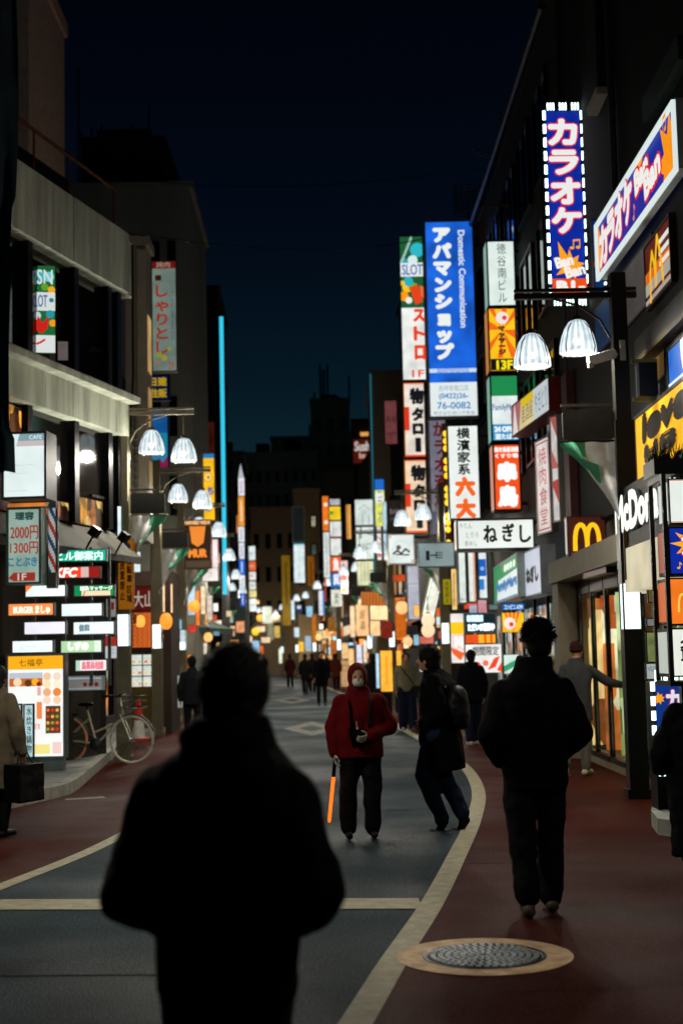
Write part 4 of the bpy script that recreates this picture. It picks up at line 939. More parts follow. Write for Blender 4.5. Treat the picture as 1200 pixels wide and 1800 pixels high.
sign('building_name_sign', 'white vertical building name sign with thin black characters, top of its stack', (853, 429, 903, 545), 27, '#dfeee6', [('t', '徳谷南ビル', .36, .05, .68, .93, '#20282a', {'vertical': True})], side='#9fc4ba', uneven=.1, **SX)
rays = [('p', [(.5, .35), (.5 + 1.2 * math.cos(a), .35 + .9 * math.sin(a)), (.5 + 1.2 * math.cos(a + .16), .35 + .9 * math.sin(a + .16))], '#f06a1a') for a in [2*PI*i/16 for i in range(16)]]
def clipray(it):
    return ('p', [(min(.97, max(.03, u)), min(.78, max(.02, v))) for u, v in it[1]], it[2])
sign('massage_sign', 'orange and yellow sunburst sign with floor number on black band', (855, 546, 905, 659), 27, '#ffc41e', [clipray(r_) for r_ in rays] + [('c', .5, .17, .22, '#f2e4e4'), ('c', .58, .17, .08, '#e23a2a'), ('t', 'マッサージ', .34, .3, .6, .74, '#2a2420', {'vertical': True, 'bold': .02}), ('r', 0, .8, 1, 1, '#15130f'), ('t', '13F', .25, .82, .82, .97, '#f6e21e', {'bold': .02})], side='#d88a4a', uneven=.1, **SX)
sign('convenience_store_sign', 'green white and blue convenience store sign, third in its stack', (859, 663, 909, 780), 27, '#e2ecea', [('r', 0, 0, 1, .32, '#1f8a4e'), ('r', 0, .74, 1, 1, '#3a8fc0'), ('t', 'FamilyMart', .08, .44, .92, .56, '#3a6f9a', {'bold': .004}), ('t', '24 OPEN', .1, .77, .92, .86, '#e6f2f4', {'bold': .02}), ('t', '酒たばこ', .12, .88, .9, .97, '#e6f2f4', {'bold': .01})], side='#8ac0b0', uneven=.15, **SX)
sign('skewer_bar_sign', 'orange red sign with two big white characters, bottom of its stack', (864, 783, 912, 900), 27, '#f0521a', [('t', '焼き鳥居酒屋', .06, .05, .94, .13, '#fff4ee', {'bold': .01}), ('t', 'くすり場', .08, .15, .92, .22, '#fff4ee', {'bold': .01}), ('t', '串', .14, .27, .86, .58, '#fdfdfd', {'bold': .07}), ('t', '鳥', .12, .62, .88, .95, '#fdfdfd', {'bold': .06})], side='#e8a08a', uneven=.08, **SX)
sign('tongue_restaurant_sign', 'wide white horizontal sign with black brush hiragana', (800, 914, 936, 968), 25, '#eaf0ea', [('t', '牛たん', .04, .12, .2, .3, '#7d8480', {}), ('t', 'とろろ', .12, .42, .28, .6, '#7d8480', {}), ('t', '麦めし', .1, .7, .26, .86, '#7d8480', {}), ('t', 'ね', .34, .2, .52, .78, '#111516', {'bold': .008}), ('t', 'ぎ', .58, .16, .74, .76, '#111516', {'bold': .008}), ('t', 'し', .8, .22, .95, .8, '#111516', {'bold': .008})], t=.5, frame='#2a2d2b', side='#e6dcc8', uneven=.1, bracket=.1)
wall_sign('pub_fascia', 'slanted yellow and white fascia sign rising toward the lamp on the right', 913, 716, 772, 24.8, 980, 658, 720, '#e8d9a0', [('p', [(.0, 0), (.28, 0), (.2, 1), (0, 1)], '#b06a72'), ('p', [(.1, 0), (.18, 1), (.02, 1)], '#ece6e2'), ('r', .28, 0, .62, .3, '#e8c81a'), ('r', .62, .0, 1, 1, '#cfd8dc'), ('t', '居酒屋', .3, .3, .6, .8, '#8a6a3a', {}), ('t', 'やきとり', .66, .2, .97, .8, '#5a7a94', {})], e=.8, t=.3, frame='#6a2018', uneven=.2)
wall_sign('wall_sign', 'white wall sign with tall red outlined characters left of the dark red pilaster', 947, 778, 945, 23.2, 972, 762, 932, '#e3dcd8', [('line', [(.1, .05), (.9, .05), (.9, .95), (.1, .95), (.1, .05)], .03, '#b0302c'), ('t', '焼肉食堂', .25, .1, .78, .9, '#c0484a', {'vertical': True, 'bold': .0})], e=.85, t=.12, frame='#8a8480')
wall_sign('wall_sign', 'narrow white strip sign with red triangles beside the red outlined characters', 973, 735, 925, 21.9, 987, 725, 912, '#dcd8d4', [('p', [(0, 0), (1, 0), (1, .25)], '#b8605c'), ('p', [(0, .28), (1, .5), (0, .5)], '#c06a64'), ('p', [(0, .62), (1, .6), (1, .86)], '#b84a44')], e=.75, t=.12, frame='#8a8480')
wall_sign('store_fascia', 'green white and blue convenience store fascia sign below the white hiragana sign', 880, 996, 1060, 28.6, 924, 973, 1052, '#dfe9ea', [('p', [(0, 0), (1, 0), (1, .34), (.2, .42), (.12, 1), (0, 1)], '#1f8a4e'), ('t', 'FamilyMart', .14, .46, .97, .78, '#1a6fae', {'bold': .008}), ('t', 'あなたと', .5, .1, .96, .3, '#e8f4e6', {'bold': .01}), ('r', 0, .93, 1, 1, '#1a6fae')], e=.9, t=.3, frame='#8a9490', uneven=.12)
wall_sign('restaurant_fascia', 'pale lilac square fascia with black brush hiragana beside the green store sign', 926, 973, 1052, 24.8, 963, 957, 1045, '#ccd3e2', [('t', 'ねぎし', .3, .36, .88, .72, '#15181c', {'bold': .012}), ('t', '牛たん', .08, .4, .26, .5, '#6a7080', {}), ('t', '麦めし', .08, .72, .26, .8, '#6a7080', {})], e=.85, t=.25, frame='#7a7f86', uneven=.06)
sign('window_sign', 'blue strip sign with white lettering under the green store fascia', (881, 1060, 921, 1073), 27.5, '#0e66b0', [('t', 'コンビニ ATM', .1, .2, .9, .85, '#e6f2fa', {'bold': .005})], t=.1, fw=.01)
sign('window_poster', 'orange and yellow striped sunburst poster behind the spiky haired man', (881, 1076, 921, 1112), 27.3, '#ffc02a', [('p', [(.1 + .2 * i, 0), (.2 + .2 * i, 0), (.5, 1)], '#ee5a1a') for i in range(4)] + [('c', .35, .55, .26, '#f6e6e0'), ('c', .42, .6, .1, '#e8402a')], t=.06, fw=.01)
sign('window_poster', 'white poster with red corner and blue print beside the dark pillar', (932, 1081, 958, 1118), 25, '#dfeeee', [('p', [(0, 0), (.4, 0), (0, .4)], '#e23a2a'), ('line', [(.3, .4), (.9, .4)], .03, '#6a8088'), ('line', [(.6, .9), (.9, .6)], .06, '#2aa0b0')], t=.06, fw=.01)
sign('window_poster', 'small white notice right of the dark pillar near the restaurant corner', (965, 1081, 975, 1118), 24.6, '#dfeef0', [('t', 'お知らせ', .3, .2, .7, .9, '#38464a', {'vertical': True})], t=.06, fw=.005)
sign('window_poster', 'green and white poster low behind the spiky haired man', (884, 1150, 912, 1185), 26.5, '#cfe8dc', [('p', [(0, .6), (1, .2), (1, .5), (0, .9)], '#3a9a6a')], t=.06, fw=.01)
sign('window_poster', 'yellow lit poster peeking past the hair of the spiky haired man', (948, 1128, 957, 1170), 25.5, '#ffb42a', [('r', .0, .1, 1, .2, '#c86a1a')], t=.06, fw=.005)
# lower cluster
sign('emblem_sign', 'rounded white square sign with black ink emblem above the tilted board', (681, 939, 728, 992), 40, '#dfe9e6', [('c', .5, .52, .34, '#c9d4d2'), ('c', .5, .52, .31, '#dfe9e6'), ('line', [(.2, .66), (.35, .55), (.5, .66), (.66, .5), (.8, .6)], .07, '#1a1e20'), ('c', .4, .45, .09, '#5a5348'), ('line', [(.3, .68), (.78, .7)], .05, '#1a1e20'), ('c', .1, .1, .05, '#e0a8a0'), ('c', .9, .9, .05, '#e0a8a0')], t=.25, frame='#9aa6a4', bracket=.4)
sign('fork_sign', 'grey rounded sign with black fork and box symbol behind the bulb strip', (733, 953, 799, 998), 31, '#93a6a8', [('r', .22, .34, .32, .72, '#1b2124'), ('line', [(.34, .52), (.5, .52)], .035, '#1b2124'), ('line', [(.5, .4), (.5, .64)], .03, '#1b2124'), ('line', [(.5, .42), (.66, .42)], .025, '#1b2124'), ('line', [(.5, .52), (.66, .52)], .025, '#1b2124'), ('line', [(.5, .62), (.66, .62)], .025, '#1b2124')], e=.75, t=.2, frame='#5f6c6c')
sign('tall_panel_sign', 'tall pale lilac panel sign with thin writing left of the tilted board', (715, 994, 737, 1090), 38, '#b9bccb', [('line', [(.3 + .2 * i, .4), (.3 + .2 * i, .9)], .04, '#8a8c9a') for i in range(3)] + [('r', 0, .33, 1, .345, '#8a8c9a')], e=.8, t=.2, frame='#6a6a74')
sign('tilted_sign', 'white sign with coloured writing hung at a tilt between two posts', (738, 1008, 762, 1085), 36, '#eef2e6', [('line', [(.25 + .17 * i, .15 + .05 * i), (.25 + .17 * i, .85)], .05, ['#3a4a44', '#5a9a6a', '#c04a3a', '#3a3a3a'][i]) for i in range(4)], roll=R(14), t=.15, frame='#5a605a', side='#d8c81e')
sign('post_plate', 'yellow vertical plate fixed to the second right hand post', (778, 1018, 792, 1063), 33.85, '#b8a81a', [('t', '放置禁止', .25, .08, .75, .92, '#3a3208', {'vertical': True})], e=.55, t=.05, fw=.005)
sign('clinic_sign', 'narrow white vertical sign directly under the wide hiragana sign', (803, 970, 819, 1062), 29.5, '#dfe9e2', [('t', '歯科', .2, .88, .8, .95, '#6a7470', {})], t=.3, frame='#6a7470')
sign('clinic_sign', 'narrow white vertical sign with a pink stripe under the wide hiragana sign', (820, 970, 836, 1060), 29.5, '#e6ebe6', [('r', .62, 0, .86, 1, '#e8b49a')], t=.3, frame='#6a7470')
sign('clinic_sign', 'narrow white and blue vertical sign, rightmost under the wide hiragana sign', (838, 970, 856, 1054), 29.5, '#e2ece8', [('r', .05, .16, .82, .52, '#1e5fc0'), ('r', .05, .58, .6, .8, '#2a80d0'), ('c', .45, .36, .2, '#8ab6e6')], t=.3, frame='#6a7470')
sign('small_sign', 'small lilac plate over the bright text display', (824, 1063, 838, 1092), 29.3, '#b9bad0', [], e=.8, t=.1, fw=.005)
sign('small_sign', 'small red and lilac patterned plate over the bright text display', (839, 1055, 855, 1090), 29.3, '#c8b4c4', [('line', [(.1 + .2 * i, .1), (.2 + .2 * i, .9)], .08, '#e0482e') for i in range(5)], e=.85, t=.1, fw=.005)
sign('led_display', 'dark display with glowing bluish white text rows', (815, 1077, 871, 1113), 29.0, '#16242c', [('t', '新装開店', .08, .1, .6, .45, '#c8ecff', {'bold': .01, 'e': 1.6}), ('t', 'ただいま営業中', .1, .52, .94, .9, '#e6f8ff', {'bold': .012, 'e': 1.8})], e=.9, t=.15, frame='#6a7a80')
sign('window_sign', 'orange sign band with yellow blocks under the text display', (817, 1115, 870, 1131), 28.8, '#f0581e', [('r', .44, 0, .62, 1, '#f8b42a'), ('r', .7, 0, .82, 1, '#f8b42a'), ('r', .9, 0, 1, 1, '#f8b42a')], t=.1, fw=.005)
sign('shop_sign', 'white sign with black characters and red splashes near the dark jacketed walker', (817, 1132, 881, 1183), 28.8, '#efeeea', [('t', '期間限定', .2, .08, .92, .4, '#1a1c1e', {'bold': .004}), ('c', .3, .75, .12, '#f04a24'), ('p', [(.6, .9), (.78, .5), (.95, .42), (.82, .8)], '#f04a24'), ('c', .55, .66, .08, '#f0705a'), ('p', [(.85, .9), (1, .6), (1, 1)], '#f04a24')], t=.15, fw=.008, frame='#5a6060')
sign('shop_sign', 'white yellow and red vertical shop sign behind the second right hand post', (791, 1078, 815, 1166), 31, '#efeae2', [('r', 0, .18, 1, .42, '#ffc81e'), ('t', '寿司', .15, .43, .95, .72, '#f6f4f0', {'bold': .05, 'outline': '#e8502a', 'ow': .04}), ('p', [(0, .68), (1, .8), (.7, .95), (.1, .8)], '#f0642a')], t=.15, fw=.01)
sign('shop_sign', 'tall warm orange and cream strip sign right of the yellow plate', (793, 1000, 802, 1072), 32, '#f4c878', [('line', [(.5, .1), (.4, .9)], .2, '#8a6a3a')], t=.12, fw=.005)
sign('dim_sign', 'dark sign with faint grey latin lettering left of the cream noodle sign', (680, 878, 706, 936), 44, '#26211f', [('t', 'BAR', .2, .3, .8, .45, '#8a8480', {}), ('t', 'OPEN', .2, .55, .8, .65, '#6a6460', {})], e=.8, t=.15)
sign('dim_sign', 'muted pink sign with dark lettering on the beige building', (675, 704, 698, 782), 58, '#8a4a4e', [('t', 'A-b', .15, .36, .85, .5, '#2a1416', {}), ('t', 'nail', .2, .7, .8, .78, '#2a1416', {})], e=.55, t=.2, frame='#1d1416')
# cyan-edged etc in the far right-middle
FS = [
 ('narrow blue yellow and white sign at the beige building edge', (658, 842, 676, 926), 50, '#e6e86a', [('r', 0, 0, 1, .24, '#1e6ad0'), ('r', .1, .3, .9, .5, '#f2f2e8'), ('t', 'ビデオ', .3, .05, .75, .9, '#3a6ab0', {'vertical': True})]),
 ('long pale blue light strip beside the yellow sign', (673, 882, 680, 985), 49.5, '#bfe0ec', []),
 ('small white sign with red figure under the yellow sign', (662, 925, 670, 985), 49, '#e8dcd8', [('r', .2, .5, .8, .9, '#d04a3a')]),
 ('white square sign with grey roof mark, upper in its column', (623, 878, 656, 924), 52, '#d6e2de', [('line', [(.2, .4), (.5, .2), (.8, .4)], .03, '#93a09c'), ('line', [(.4, .6), (.4, .95)], .03, '#5a6460'), ('line', [(.75, .6), (.75, .95)], .03, '#5a6460')]),
 ('white sign with black brush marks, middle in its column', (625, 926, 657, 984), 52, '#dae6e0', [('line', [(.3, 0), (.28, .35)], .06, '#20282a'), ('t', '八口', .3, .5, .8, .7, '#4a5450', {})]),
 ('cream sign with faint vertical writing, lowest in its column', (627, 986, 657, 1030), 52, '#dfe2b8', [('line', [(.25 + .2 * i, .1), (.25 + .2 * i, .8)], .04, '#9a9a70') for i in range(3)]),
 ('orange sign with two white discs and blue cap', (566, 872, 578, 934), 60, '#f07a24', [('c', .55, .25, .3, '#fbe6d0'), ('c', .55, .75, .3, '#fbe6d0')]),
 ('thin white vertical sign with grey writing below the orange one', (568, 935, 580, 1016), 60, '#dfe6e2', [('line', [(.5, .05), (.5, .95)], .1, '#8a948e')]),
 ('white striped cap sign above the yellow one', (578, 877, 598, 889), 58, '#cfcfd6', [('r', .2 * i + .05, .1, .2 * i + .12, .9, '#7a7a84') for i in range(5)]),
 ('yellow sign with green mark in the far stack', (578, 890, 599, 915), 58, '#f6cf28', [('r', .1, .35, .35, .6, '#3a8a4a')]),
 ('white sign with two red lines in the far stack', (579, 916, 600, 945), 58, '#e2e6e2', [('line', [(.3, .1), (.3, .9)], .05, '#8a8f8a'), ('r', 0, .93, 1, 1, '#d83a3a')]),
 ('plain white sign in the far stack', (580, 946, 600, 977), 58, '#e6eae6', []),
 ('red orange sign with white character in the far stack', (580, 978, 600, 1006), 58, '#ee5a26', [('t', '魚', .25, .1, .8, .9, '#fdf4ee', {'bold': .04})]),
 ('blue sign with white character in the far stack', (581, 1007, 601, 1034), 58, '#1a66b8', [('t', '民', .25, .1, .8, .8, '#f0f6fa', {'bold': .04})]),
 ('pale sign with dark writing, bottom of the far stack', (581, 1036, 602, 1067), 58, '#d9dccd', [('t', '案内', .3, .2, .7, .9, '#3a3c38', {'vertical': True})]),
 ('pink and white sign with yellow ball right of the far stack', (598, 985, 612, 1045), 56, '#eec8c8', [('c', .4, .86, .25, '#f6b81e'), ('r', .1, .4, .8, .6, '#e25a44')]),
 ('tall amber glowing beam sign between the two far stacks', (608, 887, 617, 948), 55, '#c98a3a', [('r', .6, 0, .8, 1, '#ffc070')]),
 ('red brown sign with white brush script on the narrow dark building', (620, 772, 655, 815), 78, '#5a1c14', [('t', 'Sushi', .08, .1, .95, .5, '#f0e2da', {'bold': .02}), ('t', 'bar', .3, .55, .8, .8, '#f0b8a0', {'bold': .02})]),
 ('small white sign at the corner of the narrow dark building', (659, 794, 668, 830), 66, '#cfe0e4', []),
 ('tall white signboard with cyan rim in the middle distance', (516, 955, 536, 1025), 70, '#dfeff0', [('line', [(.5, .2), (.45, .8)], .03, '#6a8a8c'), ('r', 0, 0, 1, .04, '#2ab0c8')]),
 ('dark framed unlit signboard above the cyan rimmed one', (513, 890, 536, 953), 71, '#1d211f', [('line', [(.05, .02), (.95, .02), (.95, .98), (.05, .98), (.05, .02)], .03, '#4a524e')]),  # unlit board, brightness painted as a faint glow
 ('small bluish white sign left of the dark awning', (505, 1055, 518, 1090), 84, '#cfeaf2', [('line', [(.5, .2), (.5, .8)], .06, '#5a8aa0')]),
 ('tall ochre board with dark vertical writing in the middle distance', (495, 976, 511, 1100), 82, '#8a6a18', [('line', [(.5, .1), (.55, .7)], .12, '#3a2c0c')]),
 ('dull orange board under a pale round lamp in the middle distance', (540, 977, 553, 1031), 76, '#9a5a14', [('line', [(.5, .2), (.5, .9)], .15, '#4a220c')]),
 ('navy and white small sign under the far bell lamps', (520, 1063, 531, 1078), 80, '#2a3a66', [('r', .2, .1, .8, .5, '#cfd8e6')]),
 ('small light blue sign beside the far right bell lamp', (538, 1065, 550, 1085), 77, '#9ad0ea', []),
 ('small bluish lamp box sign over the dark canopy', (517, 1103, 526, 1120), 88, '#cfe6ee', []),
 ('pale blue standing board at the far right footway', (536, 1118, 547, 1145), 85, '#9ab4c8', []),
 ('white leaning sign with blue edge beside the orange pillar', (560, 1038, 570, 1082), 62, '#dfe2f0', [('r', .7, 0, 1, 1, '#3a8ad0')]),
 ('long thin red strip sign by the far post', (570, 1000, 573, 1058), 61, '#c84a2a', []),
]
for lab, bx, Y_, bgc, its in FS:
    thin = bx[2] - bx[0] < 12
    sign('shop_sign', lab, bx, Y_, bgc, its, t=.2, fw=.02 if not thin else .008, e=.95 if bgc not in ('#8a6a18', '#9a5a14', '#1d211f', '#5a1c14') else .6, group='lit shop signs further down the street')
stackL = [(419, 840, 430, 872, '#e6e0ea'), (419, 873, 430, 925, '#f09a34'), (419, 926, 430, 953, '#e4e8ee'), (420, 954, 430, 983, '#e0e4ee'), (420, 984, 431, 1010, '#1c6ad8'), (421, 1011, 431, 1042, '#e8ecf2'), (422, 1043, 432, 1066, '#1250b8')]
names = ['topmost white', 'long orange', 'upper white', 'second white', 'upper blue', 'lower white', 'bottom blue']
for (x0_, y0_, x1_, y1_, cc), nm in zip(stackL, names):
    sign('stack_sign', nm + ' panel of the slim sign column right of the cyan tube', (x0_, y0_, x1_, y1_), 69, cc, [('line', [(.5, .15), (.5, .85)], .14, '#8a8aa0' if cc[1] == 'e' else '#f0f0f0')], t=.2, fw=.01, group='slim sign column beyond the neon tube')
stackM = [(433, 960, 449, 985, '#dfe9ea', 'top white'), (434, 987, 450, 1003, '#ee6a34', 'red orange'), (434, 1005, 450, 1020, '#f0e6e2', 'white below the red'), (436, 1022, 450, 1037, '#dfe6e0', 'plain white'), (436, 1038, 451, 1050, '#f6e68a', 'white and yellow'), (436, 1052, 451, 1075, '#f2f6f2', 'lowest brightest white')]
for (x0_, y0_, x1_, y1_, cc, nm) in stackM:
    sign('stack_sign', nm + ' panel of the short sign stack in the left middle distance', (x0_, y0_, x1_, y1_), 82, cc, [('line', [(.3, .5), (.7, .5)], .16, '#b8b8b4')], t=.2, fw=.01, group='short sign stack in the left middle distance')
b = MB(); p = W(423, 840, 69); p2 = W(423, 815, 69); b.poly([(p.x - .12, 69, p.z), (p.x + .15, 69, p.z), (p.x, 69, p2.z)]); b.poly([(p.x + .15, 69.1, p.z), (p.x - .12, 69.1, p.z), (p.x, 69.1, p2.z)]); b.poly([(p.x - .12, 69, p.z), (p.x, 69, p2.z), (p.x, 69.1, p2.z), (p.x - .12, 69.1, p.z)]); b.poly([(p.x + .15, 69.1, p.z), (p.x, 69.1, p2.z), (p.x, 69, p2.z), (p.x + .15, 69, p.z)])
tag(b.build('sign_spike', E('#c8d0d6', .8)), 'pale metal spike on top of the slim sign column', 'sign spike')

# ======================= left side signs =======================
t0 = W(389, 557, 48.5); t1 = W(389, 1045, 48.5)
o = thing('neon_tube', 'very tall glowing cyan neon light tube on the left side', 'neon light', (t0.x, 48.5, 0))
b = MB(); b.tube([(0, 0, t1.z), (0, 0, t0.z)], .07, 10); b.build('tube', E('#35c4e4', 1.1), o)
b = MB(); b.box(-.3, .09, t1.z - .1, -.1, .3, t0.z); b.build('mount', M_FRAME, o)
sign('poster', 'bright multicoloured poster inside the upper window of the concrete corner building', (52, 467, 97, 622), 19.55, '#1f6a3a', [('c', .3, .12, .26, '#2fb6c4'), ('c', .15, .26, .2, '#1e9fb2'), ('c', .1, .14, .12, '#ffc31e'), ('c', .75, .13, .2, '#7ad0d8'), ('t', 'SN', .3, .05, .9, .22, '#d7ece8', {'bold': .01}), ('c', .6, .25, .14, '#6aa62a'), ('c', .85, .28, .14, '#ffb31e'), ('r', 0, .31, 1, .52, '#e2eae6'), ('t', 'SLOT', .1, .34, .7, .48, '#5a7ab0', {'bold': .01}), ('c', .85, .4, .09, '#2a80a0'), ('c', .8, .56, .16, '#28a0b0'), ('c', .3, .58, .16, '#c9e0e4'), ('p', [(.2, .72), (.35, .58), (.5, .66), (.75, .58), (.7, .72), (.5, .78), (.35, .76)], '#d8261c'), ('c', .9, .66, .14, '#ffa51e'), ('c', .12, .68, .12, '#e6e6e0'), ('r', 0, .8, 1, 1, '#e8ecea'), ('line', [(.3, .9), (.45, .88), (.6, .85)], .08, '#d8261c')], e=.85, t=.04, fw=.005, yaw=R(12), uneven=.1, cat='poster')
sign('small_poster', 'plain pale notice low in the upper window beside the coloured poster', (102, 600, 120, 634), 20.1, '#8a7f7c', [], e=.4, t=.03, fw=.004, cat='poster', yaw=R(12))
sign('light_box', 'large glowing white light box sign hung below the lower concrete band', (12, 763, 92, 880), 17.6, '#e2f0ee', [('r', 0, 0, 1, .14, '#7f9ea6'), ('r', 0, .14, 1, .22, '#c4b8b8'), ('p', [(.25, 0), (.42, 0), (.3, .28), (.12, .26)], '#d8eeec'), ('t', 'CAFE', .62, .06, .9, .12, '#e8f6f6', {}), ('line', [(.2, .5), (.75, .5)], .01, '#b4c6c6'), ('line', [(.2, .62), (.6, .62)], .01, '#b4c6c6'), ('line', [(.1, .88), (.6, .88)], .01, '#b4c6c6')], e=1.0, t=.42, frame='#3b4344', fw=.03, yaw=R(-6), uneven=.08)
sign('barber_sign', 'pale green barber price sign with red prices and blue hiragana', (16, 893, 78, 1028), 17.9, '#a3bfb2', [('line', [(.04, .02), (.96, .02), (.96, .98), (.04, .98), (.04, .02)], .025, '#c4d8cc'), ('t', '理容', .25, .06, .8, .17, '#1f4a44', {'bold': .012}), ('t', '2000円', .12, .24, .92, .42, '#b0382c', {'bold': .006}), ('t', '1300円', .12, .45, .92, .61, '#b0382c', {'bold': .006}), ('t', 'ことぶき', .08, .65, .9, .77, '#2a86a0', {'bold': .01}), ('p', [(.08, .92), (.25, .84), (.25, .96)], '#a8382c'), ('r', .25, .85, .85, .96, '#a8382c'), ('t', '1F', .35, .86, .6, .95, '#e6d8cc', {'bold': .006})], e=.72, t=.25, frame='#4b6a62', yaw=R(-4))
o = sign('light_strip', 'orange lit strip with lamps between the light box and the barber sign', (14, 884, 84, 892), 17.8, '#d8823a', [], e=.9, t=.1, fw=.004, yaw=R(-5), uneven=.5)
p0 = W(92, 880, 18.2); p1 = W(92, 1034, 18.2)
o = thing('barber_pole', 'red white and blue striped barber pole in a dark housing', 'barber pole', (p0.x, 18.2, p1.z))
hh = p0.z - p1.z; b = MB(); b.box(-.065, .03, 0, .065, .12, hh); b.box(-.06, -.06, hh - .1, .06, .03, hh); b.box(-.06, -.06, 0, .06, .03, .2); b.build('housing', P('#3a3d36', rough=.4, metal=.4), o)
nn = 16; zz = 24; vs = []; b = MB()
for j in range(zz + 1):
    for k in range(nn): a = 2*PI*k/nn; vs.append((.045 * math.cos(a), .045 * math.sin(a) - .012, .2 + (hh - .3) * j / zz))
b.v = vs
for j in range(zz):
    for k in range(nn): b.f.append([j*nn+k, j*nn+(k+1) % nn, (j+1)*nn+(k+1) % nn, (j+1)*nn+k]); b.mi.append([0, 1, 0, 2][((k + j) // 3) % 4] if True else 0); b.sm.append(True)
b.build('cylinder', [E('#c9d0cc', .5), E('#a83224', .5), E('#23406a', .5)], o)
# directory of tube signs
DR = [
 ('green directory sign with white characters, top row', (96, 966, 189, 988), '#14a282', [('t', 'ビル御案内', .05, .15, .93, .9, '#dff8f0', {'bold': .006})]),
 ('red directory sign with three white letters, second row', (94, 996, 178, 1017), '#e8401e', [('t', 'KFC', .06, .1, .52, .92, '#fdf6f2', {'bold': .012, 'skew': .2}), ('r', .6, 0, .76, 1, '#c9a9a4'), ('r', .76, 0, 1, 1, '#8a1a14')]),
 ('white directory sign with orange corner, third row left', (46, 1028, 118, 1050), '#e4f0ee', [('p', [(0, 0), (.22, 0), (0, .7)], '#f0742a'), ('t', 'めがね眼科', .25, .5, .9, .9, '#f8fffc', {})]),
 ('green and orange striped directory sign, third row right', (131, 1028, 203, 1049), '#12824e', [('t', '鍼灸マッサージ', .16, .1, .95, .5, '#eef6ea', {'bold': .006}), ('r', .2, .52, .9, .92, '#e6cfae'), ('line', [(.25 + .09 * i, .9) if q else (.28 + .09 * i, .55) for i in range(1) for q in (0, 1)], .03, '#d8622a')]),
 ('orange directory sign with pale lettering, fourth row left', (16, 1060, 97, 1083), '#f08a4a', [('t', 'BURGER ましゅ', .12, .2, .92, .85, '#fdeedd', {'bold': .008})]),
 ('blank white directory sign, fourth row right', (109, 1060, 182, 1084), '#e2f0f2', []),
 ('blank pinkish white directory sign, fifth row left', (44, 1092, 118, 1116), '#e2e0ea', []),
 ('white directory sign with small grey writing, fifth row right', (130, 1092, 203, 1116), '#e2eef0', [('t', '信和', .14, .2, .4, .75, '#6a8490', {'bold': .01}), ('r', .12, .9, .9, .93, '#9ab0b4')]),
 ('white directory sign with faint lettering, sixth row left', (23, 1125, 96, 1148), '#e6f0f0', [('t', '自然美容室', .2, .35, .9, .8, '#c0ccd0', {})]),
 ('light green directory sign with white hiragana, sixth row right', (108, 1125, 181, 1148), '#a9cf9f', [('t', 'しずの', .18, .12, .68, .8, '#f4fbf0', {'bold': .02}), ('r', .82, 0, 1, 1, '#d4e4d4')]),
 ('pink and white directory sign, seventh row', (134, 1159, 190, 1180), '#e6e2e2', [('t', '鳥薬局相談', .2, .15, .9, .85, '#d86a7a', {'bold': .008}), ('r', 0, 0, .16, 1, '#a9c4b4')]),
]
for i, (lab, bx, cc, its) in enumerate(DR):
    sign('directory_sign', lab, bx, (18.3 if bx[0] < 60 else 19.5) + .012 * i, cc, its, t=.14, frame='#4a4f50', fw=.012, uneven=.1, group='rows of lit directory signs on the left', e=1.2)
b = MB()
rack = thing('sign_rack', 'thin steel uprights and rails carrying the directory signs', 'rack', (0, 0, 0))
for x_ in (60, 113, 160, 192):
    Y_ = 18.6 if x_ < 100 else 19.85
    p = W(x_, 1080, Y_); b.box(p.x - .02, Y_, W(x_, 1150 if x_ < 100 else 1205, Y_).z, p.x + .02, Y_ + .05, W(x_, 962, Y_).z)
b.build('uprights', M_STEEL, rack)
sign('display_case', 'small grey display case with three dark red dots beside the menu board', (121, 1188, 183, 1213), 20.0, '#8a8784', [('c', .5, .6, .06, '#7a1f1a'), ('c', .66, .6, .06, '#7a1f1a'), ('c', .82, .6, .06, '#7a1f1a'), ('r', 0, .0, 1, .22, '#b9c6cc'), ('r', 0, .85, 1, 1, '#b9c6cc')], e=.55, t=.2, frame='#9aa6aa', fw=.02)
sign('notice_board', 'red topped white notice board left of the left hand post', (185, 1118, 207, 1158), 21.2, '#cfd4da', [('r', 0, 0, 1, .45, '#a8332c'), ('line', [(.2, .6), (.8, .6)], .03, '#8a9098'), ('line', [(.2, .75), (.8, .75)], .03, '#8a9098')], e=.75, t=.08, fw=.008)
sign('notice_board', 'grey notice with red square above the red topped board', (187, 1052, 205, 1085), 21.25, '#a8a49a', [('r', .25, .2, .8, .6, '#8a2820')], e=.5, t=.06, fw=.006)
